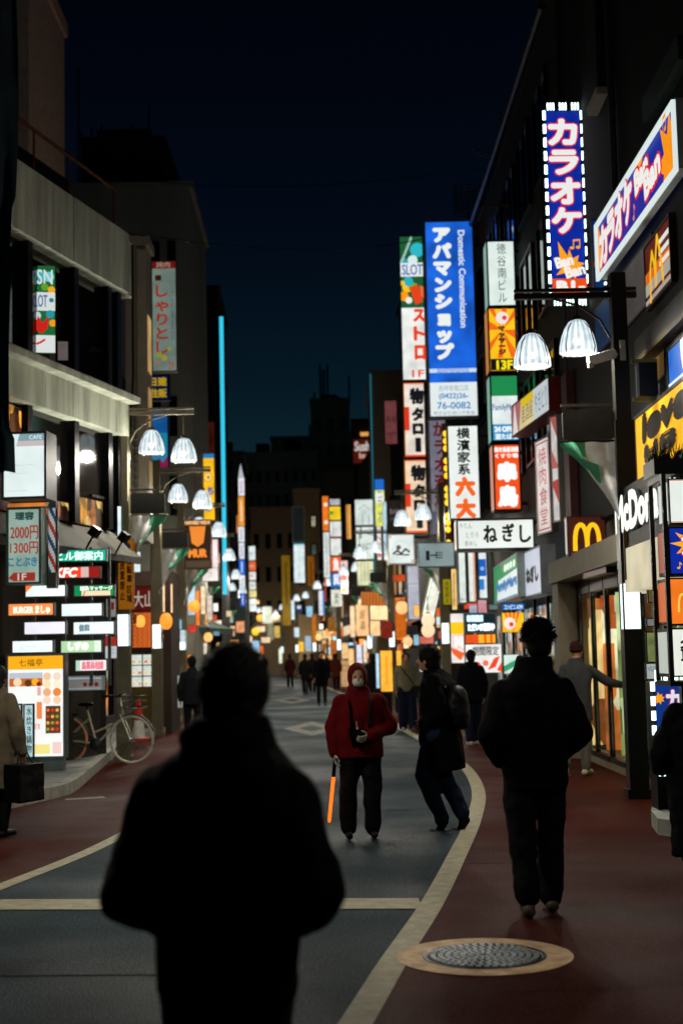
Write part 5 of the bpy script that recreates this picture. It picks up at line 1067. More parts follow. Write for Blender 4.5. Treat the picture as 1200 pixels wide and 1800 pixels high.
# menu standee
ms = sign('menu_board', 'tall glowing menu board with yellow header and food pictures', (14, 1149, 118, 1333), 18.9, '#f4f6f4', [('r', .0, .0, 1, .15, '#ffb01c'), ('t', '七福亭', .22, .05, .62, .12, '#3a1c08', {}), ('r', .06, .18, .62, .31, '#c8662a'), ('r', .06, .18, .62, .235, '#b8c4d0'), ('c', .2, .27, .07, '#f6d8b0'), ('c', .38, .28, .06, '#5a3a1a'), ('c', .5, .27, .06, '#ffb020'), ('c', .56, .29, .04, '#7a2a14')] +
     [('c', .70 + .17 * i, .22 + .075 * j, .07, ['#f0c8a0', '#f6e2b8', '#e8b080', '#f2d8c8', '#f8ecd0', '#e88a3a', '#f0d0b0', '#eec090'][(i * 3 + j) % 8]) for i in range(2) for j in range(4)] +
     [('r', .54, .32, .6, .40, '#e6a8a0'), ('r', .53, .46, .62, .62, '#e88a4a'), ('r', .68, .5, .93, .76, '#5a3a24')] + [('c', .72 + .08 * i, .54 + .06 * j, .028, ['#e86a2a', '#c8381e', '#e8a850', '#8a9a3a'][(i + j) % 4]) for i in range(3) for j in range(4)] +
     [('r', .5, .86, .76, .95, '#f2e28a'), ('r', .8, .84, .95, .95, '#f2cfc8'), ('t', '定食', .5, .66, .6, .72, '#d84a3a', {})], t=.22, frame='#5a6668', fw=.03, e=1.0, uneven=.04)
b = MB(); b.box(-.36, -.09, -.24, .36, .09, -.002); b.build('lower_panel', P('#6b7878', rough=.35, metal=.5), ms)
for sx in (-.34, .34):
    b = MB(); b.box(-.02, -.16, -.30, .02, .16, -.26); b.ball((0, -.14, -.33), .03); b.ball((0, .14, -.33), .03); b.build('caster', M_FRAME, ms, loc=(sx, 0, 0))
for k, bx in enumerate(((14, 1237, 40, 1333), (42, 1237, 61, 1333))):
    st2 = sign('menu_stand', ['pale blue paper menu with brush writing, left half of the low stand', 'pale blue paper menu with brush writing, right half of the low stand'][k], bx, 18.2, '#bfe0e4', [('t', ['本日定食', '水炊き鍋物'][k], [.5, .3][k], .06, [.85, .8][k], .9, '#15323a', {'vertical': True, 'bold': .008})], e=.8, t=.05, frame='#15181a', fw=.018)
# pole plate on first left post
pp = sign('no_parking_plate', 'orange vertical plate with blue disc and black characters on the nearest left post', (208, 948, 236, 1072), 21.83, '#b06a12', [('c', .5, .11, .30, '#17244a'), ('t', '自転車', .55, .25, .9, .62, '#2a1806', {'vertical': True, 'bold': .02}), ('t', '放置禁止', .12, .3, .45, .86, '#2a1806', {'vertical': True, 'bold': .015}), ('t', '区域', .55, .66, .9, .9, '#2a1806', {'vertical': True, 'bold': .015})], e=.5, t=.05, frame='#6a4010', fw=.006, uneven=.1)
pr_ = sign('post_plate', 'brown vertical plate with dark characters on the nearest right post', (1096, 931, 1130, 1019), 14.98, '#33240a', [('t', '駐輪禁止', .35, .08, .65, .92, '#120c04', {'vertical': True, 'bold': .02})], e=.6, t=.05, frame='#2a1d08', fw=.004)
# hanging vertical signs, left
sign('vertical_sign', 'grey green vertical sign with red hiragana and yellow flowers', (268, 461, 312, 655), 31, '#7f9389', [('r', 0, 0, 1, .07, '#7a1a14'), ('t', '焼肉', .2, .01, .75, .06, '#c8b0a4', {}), ('r', .15, .13, .4, .18, '#4a1a14'), ('t', 'しゃりとし', .15, .22, .68, .84, '#b0382a', {'vertical': True, 'bold': .02}), ('t', '十割蕎麦店', .76, .25, .92, .72, '#5a6a78', {'vertical': True}), ('c', .3, .85, .12, '#a0a83a'), ('c', .5, .88, .12, '#b8a83a'), ('c', .7, .8, .08, '#9ab03a'), ('c', .25, .92, .07, '#c07a3a'), ('t', '2F', .65, .92, .92, .98, '#c04a34', {})], e=.62, t=.25, frame='#6a6e6a', fw=.02, bracket=-.3)
sign('vertical_sign', 'dark blue square sign with four yellow characters', (261, 660, 299, 705), 30.5, '#101c48', [('t', '日建', .1, .1, .88, .45, '#c0a01e', {'bold': .02}), ('t', '住販', .1, .55, .88, .9, '#c0a01e', {'bold': .02})], e=.7, t=.2, frame='#0c1224', bracket=-.3)
sign('vertical_sign', 'teal blue vertical sign behind the near pair of left lamps', (262, 716, 298, 826), 30.5, '#16589a', [('r', 0, .42, 1, 1, '#1f86aa'), ('t', '学院', .2, .46, .7, .56, '#123a5a', {'bold': .01}), ('p', [(.4, 1), (.5, .8), (.7, .9), (.95, .78), (.95, 1)], '#8a1a4a')], e=.75, t=.2, frame='#142a44')
sign('vertical_sign', 'bright yellow vertical sign with blue cap and orange ring', (351, 797, 379, 916), 44, '#ffc41e', [('r', 0, 0, 1, .08, '#1f7ab8'), ('c', .55, .36, .34, '#f4a03a'), ('c', .55, .36, .24, '#ffd84a'), ('c', .58, .36, .09, '#2a5ab0'), ('t', 'Hair', .2, .72, .75, .86, '#2a5ab0', {'bold': .02, 'rot': 80}), ('t', 'ち', .5, .5, .9, .62, '#2a5ab0', {'bold': .03})], t=.25, frame='#7a5a14')
sign('wooden_sign', 'dark sign with glowing orange lantern shape and orange letters', (325, 914, 372, 1000), 33, '#2a1408', [('r', 0, 0, 1, .12, '#8a4a22'), ('t', 'HANBEI NISHI', .03, .02, .97, .1, '#ffd8a0', {'bold': .004}), ('p', [(.2, .14), (.8, .14), (.72, .48), (.5, .56), (.28, .48)], '#f08a2e'), ('t', 'MUR', .15, .6, .85, .78, '#f08a2e', {'bold': .03}), ('r', 0, .84, 1, 1, '#4a3c2c')], e=.9, t=.25, frame='#3a1c0c')
sign('vertical_sign', 'narrow white sign with red edges beside the wooden lantern sign', (373, 948, 385, 1018), 42, '#f0ecea', [('r', 0, 0, .14, 1, '#d8301e'), ('r', .86, 0, 1, 1, '#d8301e')], t=.2, fw=.01)
sign('vertical_sign', 'white sign with faint grey mark left of the red edged one', (356, 998, 384, 1022), 41, '#efe6e2', [('t', '六', .35, .2, .65, .8, '#b8a8a8', {})], t=.2, fw=.01)
sign('shop_sign', 'dark red sign with two pale outlined characters over the orange shop', (234, 1030, 273, 1075), 29.5, '#5a100c', [('t', '大山', .05, .2, .95, .85, '#b8aaa0', {'bold': .01})], e=.7, t=.2, frame='#3a0c08')
sign('lit_panel', 'plain peach lit panel right of the second left post', (285, 1026, 303, 1078), 30, '#f6cda0', [], e=.95, t=.2, frame='#6a4a30', fw=.01, yaw=R(14))
# eatery with food showcase
ea = thing('eatery', 'orange lit eatery front with brick wall, lanterns and plastic food showcase', 'restaurant', (0, 0, 0))
p0 = W(212, 1140, 29.8); p1 = W(300, 1140, 29.8)
b = MB(); b.box(p0.x, 29.9, 0, p1.x, 31.5, 3.4); b.build('wall', P('#2c211a', rough=.8), ea)
bz0 = W(250, 1138, 29.8).z; bz1 = W(250, 1076, 29.8).z; x0_ = W(232, 1100, 29.8).x; x1_ = W(266, 1100, 29.8).x
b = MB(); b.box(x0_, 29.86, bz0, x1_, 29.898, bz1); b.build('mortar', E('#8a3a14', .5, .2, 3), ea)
bm_ = E('#e8702c', .75, .35, 5.0); bw = .1; bh = .045  # bricks glow: the shop light on them is put into the material
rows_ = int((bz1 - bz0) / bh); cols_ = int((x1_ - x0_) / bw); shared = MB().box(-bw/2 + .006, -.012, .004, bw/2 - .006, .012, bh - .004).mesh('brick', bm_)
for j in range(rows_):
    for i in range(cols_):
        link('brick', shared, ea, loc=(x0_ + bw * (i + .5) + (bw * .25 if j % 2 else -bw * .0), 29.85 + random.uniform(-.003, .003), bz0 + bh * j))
for k, (x_, y_, r_) in enumerate(((247, 1092, .1), (292, 1092, .13), (277, 1085, .08), (280, 1120, .09))):
    p = W(x_, y_, 29.0 - .3 * (k == 1)); b = MB(); b.ball((0, 0, 0), r_, r_, r_ * 1.35, 16); 
    lt = thing('paper_lantern', ['round orange lantern left of the second left post', 'larger orange lantern just right of the second left post', 'small tilted orange lantern above the second left post', 'dim pink lantern below the larger orange one'][k], 'lantern', p)
    b.build('lantern_shade', E(['#ffb04a', '#ff9a34', '#ff9428', '#c8806a'][k], [1.2, 1.2, 1.1, .6][k], .15, 6), lt)
    b = MB(); b.lathe([(0, r_ * 1.33), (r_ * .5, r_ * 1.3), (r_ * .5, r_ * 1.42), (0, r_ * 1.42)], 12); b.lathe([(0, -r_ * 1.4), (r_ * .5, -r_ * 1.4), (r_ * .5, -r_ * 1.28), (0, -r_ * 1.3)], 12); b.tube([(0, 0, r_ * 1.4), (0, 0, r_ * 1.4 + .3)], .006, 5); b.build('lantern_cap', M_FRAME, lt)
sc_ = thing('food_showcase', 'bright glass showcase with three shelves of plastic food bowls', 'showcase', (W(251, 1180, 29).x, 29.0, W(251, 1208, 29).z))
sw = (W(273, 1180, 29).x - W(230, 1180, 29).x); sh = W(251, 1150, 29).z - W(251, 1208, 29).z
b = MB(); b.box(-sw/2, .2, 0, sw/2, .24, sh); b.build('back_panel', E('#e8eee2', .8, .2, 5), sc_)
for j in range(4): b = MB(); b.box(-sw/2, -.02, sh * j / 3 - .01, sw/2, .2, sh * j / 3 + .01); b.build('shelf', M_STEEL, sc_)
for sx in (-1, 0, 1): b = MB(); b.box(sx * sw/2 - .01, -.03, 0, sx * sw/2 + .01, -.01, sh); b.build('mullion', M_FRAME, sc_)
b = MB(); b.lathe([(0, 0), (.02, 0), (.055, .05), (.06, .055), (.05, .05), (0, .03)], 14); bowl = b.mesh('bowl', E('#f4f2e8', .8)); 
fillm = [MB().ball((0, 0, .045), .045, .045, .02, 10).mesh('food', E(c_, .8)) for c_ in ('#e8b070', '#f2d8a0', '#d8824a', '#c8d0a0')]  # bowls and food glow: showcase light painted into their colour
for j in range(3):
    for i in range(4):
        x_ = -sw/2 + sw * (i + .5) / 4; bo = link('bowl', bowl, sc_, loc=(x_, .06, sh * j / 3 + .03)); bo.rotation_euler = (R(35), 0, 0); link('food', random.choice(fillm), bo)
b = MB(); b.box(-sw/2, -.02, -sh * 1.2, sw/2, .3, -.02); b.build('cabinet', P('#5a4a1a', rough=.5), sc_)
# flank boards
p = W(322, 1200, 34); 
o = sign('board', 'plain white standing board behind the third left post', (300, 1187, 322, 1245), 31, '#b4b8b2', [], e=.5, t=.04, fw=.01, cat='board')

# ======================= lamp posts, post fittings =======================
lamp_post('nearest left street lamp with orange no parking plate on its post', W(219, 1200, 22).x, 22, 1)
lamp_post('second left street lamp behind the parked bicycle', W(277, 1150, 29).x, 29, 1)
lamp_post('third left street lamp beside the wooden lantern sign', W(321, 1150, 36).x, 36, 1)
lamp_post('fourth left street lamp near the yellow vertical sign', W(352, 1150, 45).x, 45, 1)
lamp_post('fifth left street lamp under the cyan tube', W(374, 1150, 56).x, 56, 1)
lamp_post('sixth left street lamp below the slim sign column', W(393, 1150, 69).x, 69, 1)
lamp_post('seventh left street lamp in the far left middle distance', W(408, 1150, 83).x, 83, 1, flag=False)
lamp_post('eighth and farthest left street lamp', W(433, 1150, 100).x, 100, 1, flag=False)
r1 = lamp_post('nearest right street lamp with security camera and big bell shades', W(1117, 1300, 15.15).x, 15.15, -1, dark=True)
lamp_post('second right street lamp with yellow plate', W(783, 1150, 34).x, 34, -1, flag=True)
lamp_post('third right street lamp below the round emblem sign', W(689, 1150, 45).x, 45, -1)
lamp_post('fourth right street lamp beside the cream sign column', W(650, 1150, 55).x, 55, -1)
lamp_post('fifth right street lamp by the far stack of signs', W(596, 1150, 66).x, 66, -1)
lamp_post('sixth right street lamp at the orange pillar', W(553, 1150, 80).x, 80, -1, flag=False)
lamp_post('seventh right street lamp near the street end', W(522, 1150, 95).x, 95, -1, flag=False)
lamp_post('eighth and farthest right street lamp', W(496, 1150, 112).x, 112, -1, flag=False)
PX = W(1105, 700, 15.15).x
o = thing('security_camera', 'white bullet security camera on the nearest right post', 'camera', (W(1098, 640, 15.1).x, 15.1, W(1060, 632, 15.1).z))
b = MB(); b.tube([(-.42, -.12, -.03), (-.36, -.11, -.02), (-.12, -.02, .06)], [.05, .055, .055], 14); b.build('housing', P('#b9b9a8', rough=.4), o)
b = MB(); b.tube([(-.40, -.12, -.07), (-.39, -.12, -.11)], .035, 10); b.tube([(-.12, -.02, .06), (-.02, 0, .03), (0, 0, -.08)], .02, 8); b.box(-.06, -.05, -.02, .0, .05, .2); b.build('mount', P('#8a8a7c', rough=.5), o)
o = thing('control_box', 'dark steel control box strapped to the nearest right post', 'control box', (W(1136, 668, 15.2).x, 15.2, W(1136, 697, 15.2).z))
b = MB(); b.box(-.1, -.08, 0, .1, .1, .36); b.build('case', P('#23282a', rough=.4, metal=.4), o)
b = MB(); b.box(-.16, -.02, .37, .12, .02, .41); b.box(-.16, -.02, -.05, .12, .02, -.01); b.build('strap', P('#8a8a5a', rough=.5), o)
# near left hanging banner
o = thing('hanging_banner', 'dark slate cloth banner hanging at the left edge of the view', 'banner', (W(-30, 400, 8.6).x, 8.6, 0))
zt = W(0, -120, 8.6).z; zb = W(0, 832, 8.6).z; b = MB(); vs = []; nx, nz = 16, 50
xa = W(-95, 400, 8.6).x - o.location.x
for s_ in (0, 1):
    for j in range(nz + 1):
        v = j / nz; right = W(0, 0, 8.6).x
        wpx = 22 + 6 * math.sin(v * 5) + (-5 if .5 < v < .63 else 0) + (8 if v > .93 else 0) + 4 * v
        xr = W(wpx, 400, 8.6).x - o.location.x
        for i in range(nx + 1):
            u = i / nx; vs.append((xa + (xr - xa) * u, .05 * math.sin(14 * u + 4 * v) + .03 * math.sin(30 * u - 9 * v) + .01 * s_, zt + (zb - zt) * v + (.06 * (1 - u) if j == nz else 0)))
W_ = nx + 1; off = W_ * (nz + 1)
for s_ in (0, 1):
    for j in range(nz):
        for i in range(nx):
            q = [j*W_+i, j*W_+i+1, (j+1)*W_+i+1, (j+1)*W_+i]; q = [x + off for x in q[::-1]] if s_ else q
            b.f.append(q); b.mi.append(0); b.sm.append(True)
b.v = vs; b.build('cloth', P('#4a5a5e', rough=.9, var=.4, scale=3), o)
b = MB(); b.tube([(xa, 0, zt), (.3, 0, zt)], .02, 8); b.tube([(xa, 0, 0), (xa, 0, zt + .5)], .05, 8); b.build('banner_pole', M_FRAME, o)
# overhead cables
for k, (a_, c_) in enumerate((((W(120, 300, 40)), W(900, 290, 32)), (W(222, 410, 26), W(850, 395, 38)))):
    pts = [a_.lerp(c_, t / 14) - Vector((0, 0, .5 * math.sin(PI * t / 14))) for t in range(15)]
    b = MB(); b.tube(pts, .012, 5); tag(b.build('overhead_cable', M_FRAME), ['higher thin cable crossing the night sky', 'lower thin cable crossing the night sky'][k], 'cable')
# ======================= street furniture on the ground =======================
# traffic cone
p = G(242, 1290); p = Vector((W(244, 1260, 25.5).x, 25.5, .13))
o = thing('traffic_cone', 'red and white traffic cone standing behind the bicycle', 'traffic cone', p)
b = MB(); b.lathe([(.12, .04), (.085, .35)], 16, m=1); b.lathe([(.085, .35), (.05, .62), (.03, .72), (0, .72)], 16, m=0); b.box(-.18, -.18, 0, .18, .18, .04); b.build('cone_body', [P('#b0281a', rough=.5), P('#b8b8b0', rough=.5)], o)
# bicycle
def bicycle(loc, rz, label, rimc='#b9b59f', rimc2='#c98a68'):
    o = thing('bicycle', label, 'bicycle', loc, rz)
    Rw = .33
    for x_, cc, nm in ((-.52, rimc2, 'wheel'), (.52, rimc, 'wheel')):
        w_ = MB(); 
        for i in range(36): pass
        ring = [(Rw * math.cos(2*PI*i/36), 0, Rw * math.sin(2*PI*i/36)) for i in range(37)]
        w_.tube(ring, .021, 8, caps=False); wo = w_.build(nm, P(cc, rough=.5, var=.1), o, loc=(x_, 0, Rw + .02))
        s_ = MB()
        for i in range(18):
            a = 2*PI*i/18; s_.tube([(0, .02 * (-1) ** i, 0), (.31 * math.cos(a), 0, .31 * math.sin(a))], .0022, 4)
        s_.tube([(0, -.05, 0), (0, .05, 0)], .025, 8); s_.build('spokes', P('#8a8a84', rough=.3, metal=.8), wo)
        f_ = MB(); arc = [(x_ + (Rw + .035) * math.cos(t), 0, Rw + .02 + (Rw + .035) * math.sin(t)) for t in [R(20) + R(130) * i / 10 for i in range(11)]]
        f_.tube(arc, .016, 6); f_.build('mudguard', P('#5a5a55', rough=.4), o)
    bb = (-.03, 0, .29); seat = (-.18, 0, .78); head = (.36, 0, .82); hb = (.40, 0, .68); fr = (.52, 0, .35); rr = (-.52, 0, .35)
    b = MB(); b.tube([bb, seat], .016, 8); b.tube([bb, hb], .018, 8); b.tube([(-.08, 0, .45), (.37, 0, .62)], .016, 8)
    for s_ in (-.03, .03): b.tube([(bb[0], s_, bb[2]), (rr[0], s_ * 1.5, rr[2])], .01, 6); b.tube([(-.14, s_, .66), (rr[0], s_ * 1.5, rr[2])], .009, 6)
    b.build('frame', P('#b3ab92', rough=.35, metal=.3), o)
    b = MB()
    for s_ in (-.045, .045): b.tube([(head[0], s_, head[2] - .1), (fr[0], s_, fr[2])], .011, 6)
    b.tube([(.39, 0, .7), (.34, 0, .95)], .014, 6); b.build('fork', P('#c9c4b0', rough=.3, metal=.5), o)
    b = MB(); b.tube([(.26, -.27, .98), (.33, -.2, .99), (.34, 0, .97), (.33, .2, .99), (.26, .27, .98)], .013, 8); b.tube([(.20, -.27, .98), (.29, -.27, .985)], .019, 8); b.tube([(.20, .27, .98), (.29, .27, .985)], .019, 8); b.build('handlebar', M_FRAME, o)
    b = MB(); b.ball((-.2, 0, .86), .13, .075, .03, 12); b.tube([seat, (-.19, 0, .85)], .014, 6); b.build('saddle', M_FRAME, o)
    b = MB()
    for z_ in (.82, .90, .98):
        b.tube([(.42, -.16, z_), (.70, -.16, z_), (.70, .16, z_), (.42, .16, z_), (.42, -.16, z_)], .006, 4)
    for i in range(7):
        for s_ in (-.16, .16): b.tube([(.42 + .045 * i, s_, .80), (.42 + .047 * i, s_, .99)], .003, 4)
    b.box(.42, -.16, .79, .70, .16, .80); b.build('basket', M_FRAME, o)
    b = MB(); b.lathe([(0, -.01), (.09, -.01), (.09, .01), (0, .01)], 18); ro = b.build('chainring', M_STEEL, o, loc=(bb[0], -.05, bb[2]), rot=(R(90), 0, 0))
    b = MB(); b.tube([(bb[0], -.07, bb[2]), (bb[0] + .13, -.08, bb[2] - .1)], .01, 6); b.box(bb[0] + .09, -.15, bb[2] - .12, bb[0] + .19, -.08, bb[2] - .095); b.tube([(bb[0], .07, bb[2]), (bb[0] - .13, .08, bb[2] + .1)], .01, 6); b.box(bb[0] - .19, .08, bb[2] + .09, bb[0] - .09, .15, bb[2] + .115); b.build('crank', M_STEEL, o)
    b = MB(); b.box(-.62, -.07, .72, -.28, .07, .735)
    for s_ in (-.06, .06): b.tube([(-.55, s_, .72), (-.52, s_, .36)], .006, 4)
    b.build('carrier', M_STEEL, o)
    return o
p = W(192, 1300, 21.2)
bicycle((p.x - .1, 20.9, .06), R(-16), 'white framed city bicycle parked on the kerb by the menu board')
# yellow standing banners right mid, lanterns, easel
for k, (bx, Y_, cc, lab) in enumerate((((668, 1143, 690, 1216), 36, '#ffb43a', 'glowing amber standing banner left of the third right post'), ((696, 1143, 705, 1178), 38, '#ffc040', 'narrow amber standing banner right of the third right post'), ((660, 1148, 667, 1210), 37, '#a8d0e8', 'narrow bluish standing banner left of the amber one'))):
    q = sign('standing_banner', lab, bx, Y_, cc, [('line', [(.5, .15), (.5, .8)], .12, '#e88a2a' if k < 2 else '#e8f4fa')], t=.12, fw=.01, e=1.0, frame='#3a2a1a')
    b = MB(); b.box(-.12, -.1, -q.location.z + .005, .12, .1, -.002); b.build('stand', M_FRAME, q)
q = sign('easel_sign', 'wooden easel board beside the brown coated walker', (598, 1160, 614, 1208), 62, '#d8a878', [('line', [(.2, .2), (.8, .2)], .08, '#a86a3a'), ('line', [(.2, .4), (.8, .4)], .08, '#a86a3a')], e=.7, t=.1, frame='#b07a4a', fw=.03)
rn = random.Random(11)
LN = [(752, 1090, 33, .15, '#ffd6b0'), (752, 1108, 33, .15, '#ffcfa6'), (706, 1068, 40, .17, '#ffc080'), (366, 1120, 42, .13, '#ffc070'), (368, 1085, 44, .13, '#ffb060'), (595, 1098, 68, .17, '#ffe0a8'), (457, 1086, 85, .2, '#ffb44a'), (449, 1110, 85, .22, '#ffc43a'), (341, 1066, 37, .16, '#ffa040'), (560, 1120, 70, .15, '#ffd080'), (637, 1060, 50, .16, '#ffe0b0'), (716, 1128, 36, .12, '#ffb880')]
LD = ['upper cream lantern of the pair beside the second right post', 'lower cream lantern of the pair beside the second right post', 'round orange lantern beside the lilac panel sign', 'round lantern above the man in the black coat', 'orange lantern above the left shop awning', 'pale round lantern near the easel board', 'orange bag shaped lantern in the left distance', 'yellow bag shaped lantern in the left distance', 'orange lantern beside the third left post', 'small amber lantern at the far right shops', 'cream lantern below the pale sign column', 'dim orange lantern over the amber banners']
for (x_, y_, Y_, r_, cc), lab in zip(LN, LD):
    p = W(x_, y_, Y_); lt = thing('paper_lantern', lab, 'lantern', p); b = MB()
    prof = [(r_ * math.sin(PI * i / 14) * (1 + .06 * (i % 2)), r_ * 1.1 * math.cos(PI * i / 14)) for i in range(1, 14)]
    b.lathe(prof, 14); b.build('lantern_shade', E(cc, 1.15, .1, 4), lt)
    b = MB(); b.lathe([(0, r_ * 1.05), (r_ * .4, r_ * 1.05), (r_ * .4, r_ * 1.18), (0, r_ * 1.18)], 10); b.tube([(0, 0, r_), (0, 0, r_ + .4)], .008, 5); b.build('lantern_cap', M_FRAME, lt)
# warm fascia blocks / wooden boards of the right middle distance
MIDR = [((615, 1065, 624, 1120), 50, '#ffd9a8', 'narrow cream lit pillar sign'), ((625, 1062, 648, 1118), 49, '#ffc890', 'cream lit wall panel with dark characters'), ((650, 1064, 682, 1090), 47, '#ffd8a4', 'wide cream lit sign box'), ((650, 1091, 668, 1118), 47, '#ffc690', 'lower cream lit panel'),
        ((634, 1040, 677, 1064), 47.5, '#a8641e', 'brown thatched style board'), ((694, 1050, 713, 1125), 41, '#e8781e', 'orange wooden slatted screen'), ((690, 1010, 712, 1022), 42, '#c84a1c', 'red orange lit beam'), ((670, 1092, 690, 1122), 44, '#7a2418', 'dark red lit poster'), ((638, 1000 + 125, 650, 1165), 56, '#f0e0d0', 'white vertical cloth sign'), ((626, 1133, 636, 1166), 57, '#d8dcf0', 'bluish white vertical cloth sign'),
        ((600, 1130, 612, 1158), 63, '#f6c890', 'rounded cream lit board'), ((736, 1118, 762, 1132), 35, '#c8685a', 'dull pink horizontal sign'), ((716, 1100, 733, 1140), 37, '#20272a', 'dark unlit panel'), ((765, 1068, 777, 1084), 34.5, '#e0662a', 'orange glowing small panel'), ((858, 1062, 874, 1072), 30, '#5f7a74', 'grey green small plate'),  # the dark unlit panel also gets a faint painted glow
        ((548, 1080, 556, 1130), 74, '#b86a1a', 'amber pillar light'), ((576, 1085, 590, 1110), 66, '#8a5a20', 'amber window light'), ((612, 1140, 622, 1170), 60, '#ffcf90', 'warm lit doorway'), ((580, 1125, 592, 1150), 68, '#a85a1c', 'dim orange doorway')]
for bx, Y_, cc, lab in MIDR:
    its = [('t', '居酒', .3, .2, .7, .8, '#5a3414', {'vertical': True})] if 'characters' in lab else ([('line', [(.1 + .13 * i, .05), (.1 + .13 * i, .95)], .05, '#8a3a10') for i in range(7)] if 'slatted' in lab or 'thatched' in lab else [])
    sign('shop_sign', lab + ' in the warm right middle distance', bx, Y_, cc, its, t=.15, fw=.01, e=.95 if cc not in ('#20272a',) else .3, frame='#4a3020', uneven=.25)
MIDL = [((302, 1090, 312, 1150), 38, '#c8c0a8', 'pale lit pillar'), ((330, 1020, 344, 1082), 37, '#a8c8e0', 'bluish tilted vertical sign'), ((344, 1038, 352, 1100), 38, '#f07a24', 'orange vertical banner'), ((353, 1030, 362, 1080), 40, '#f4d8b0', 'cream vertical banner'), ((331, 1098, 346, 1112), 36.8, '#c83a2a', 'small red sign'), ((330, 1150, 338, 1185), 36.6, '#f08a34', 'orange lit doorway banner'),
        ((364, 1046, 374, 1090), 43, '#e0d0c0', 'white hanging cloth sign'), ((375, 1060, 384, 1075), 46, '#f4f4f0', 'small bright white sign'), ((376, 1100, 391, 1112), 50, '#d83a24', 'small red fascia'), ((376, 1090, 390, 1099), 50, '#f6e8d8', 'small white fascia'), ((380, 1120, 396, 1150), 52, '#e89a4a', 'amber lit shopfront panel'), ((396, 1080, 410, 1095), 60, '#9ab0a0', 'grey green hanging sign'),
        ((398, 1100, 414, 1118), 60, '#d8b088', 'peach fascia'), ((415, 1092, 430, 1112), 64, '#e8a070', 'orange fascia'), ((441, 1055, 456, 1062), 84, '#ffd090', 'slanting small cream sign'), ((461, 1066, 478, 1096), 84, '#c8cfc0', 'pale hanging cloth group'), ((448, 1101, 466, 1111), 88, '#ffe0b0', 'small bright cream sign'), ((459, 1120, 475, 1130), 90, '#ffdcb4', 'lower small cream sign'),
        ((482, 1100, 492, 1121), 92, '#d8b45a', 'slanted yellowish sign'), ((470, 1095, 481, 1125), 93, '#8a8a70', 'grey leaning panel'), ((443, 1126, 456, 1150), 92, '#9ac8e8', 'bluish low light'), ((520, 1128, 534, 1146), 96, '#f0c040', 'yellow low sign'), ((490, 1140, 496, 1166), 98, '#e8f0d8', 'thin bright door light'), ((400, 1125, 420, 1150), 66, '#d89048', 'amber low shopfront'), ((455, 1135, 463, 1150), 95, '#f06a2a', 'small orange red sign')]
for bx, Y_, cc, lab in MIDL:
    sign('shop_sign', lab + ' in the crowded left middle distance', bx, Y_, cc, [], t=.15, fw=.01, e=.95, frame='#4a3020', uneven=.3, group='small lit signs in the crowded left distance')

# lit store windows of the dark building's ground floor
stw = thing('store_window', 'row of pale lit store windows under the green convenience store fascia', 'shop window', (0, 0, 0))
for k in range(6):
    y0_ = 22.6 + 1.7 * k
    b = MB(); b.poly([(XR - .012, y0_ + 1.55, .5), (XR - .012, y0_, .5), (XR - .012, y0_, 2.35), (XR - .012, y0_ + 1.55, 2.35)]); b.build('pane', lit_interior(['#b8c8c0', '#e8f0ea', '#5a6a60', '#c8783a', '#23302c', '#dfe6d8'], .55, 3, k + 20, (1, 1, .7)), stw)
    b = MB(); b.box(XR - .06, y0_ - .12, .12, XR - .002, y0_ - .03, 2.5); b.build('mullion', M_FRAME, stw)
# spot lamps added at the awning floodlights to brighten the concrete bands
for k, x_ in enumerate((-2.0, -1.0)):
    L = bpy.data.lights.new('band_fill_spot', 'SPOT'); L.energy = 95; L.spot_size = R(150); L.spot_blend = 1; L.color = (1, .97, .86); L.shadow_soft_size = .06
    lo = bpy.data.objects.new('band_fill_spot', L); COL.objects.link(lo); lo.parent = A; lo.location = (x_, -.62, 3.5); lo.rotation_euler = (R(180 + 4), 0, 0)
sign('light_strip', 'short pale blue vertical light strip on the corner column left of the nearest post', (207, 890, 214, 946), 21.2, '#d8eef4', [], e=1.1, t=.06, fw=.004)
sign('light_strip', 'short white vertical light box behind the green pennant of the nearest left post', (236, 970, 248, 1006), 28, '#e2eef0', [], e=1.0, t=.1, fw=.006)
p = W(238, 900, 25.6); zt = W(238, 742, 25.6).z
o = thing('spiral_chain', 'grey coiled metal chain hanging beside the nearest left post', 'chain', (p.x, 25.6, p.z))
hh = zt - p.z; b = MB(); b.tube([(.045 * math.cos(t), .045 * math.sin(t), hh * t / (2*PI*11)) for t in [2*PI*11*i/180 for i in range(181)]], .014, 5); b.build('coil', P('#8a8a86', rough=.4, metal=.5), o)
b = MB(); b.tube([(0, 0, 0), (0, 0, hh + .5)], .01, 5); b.build('rod', M_FRAME, o)

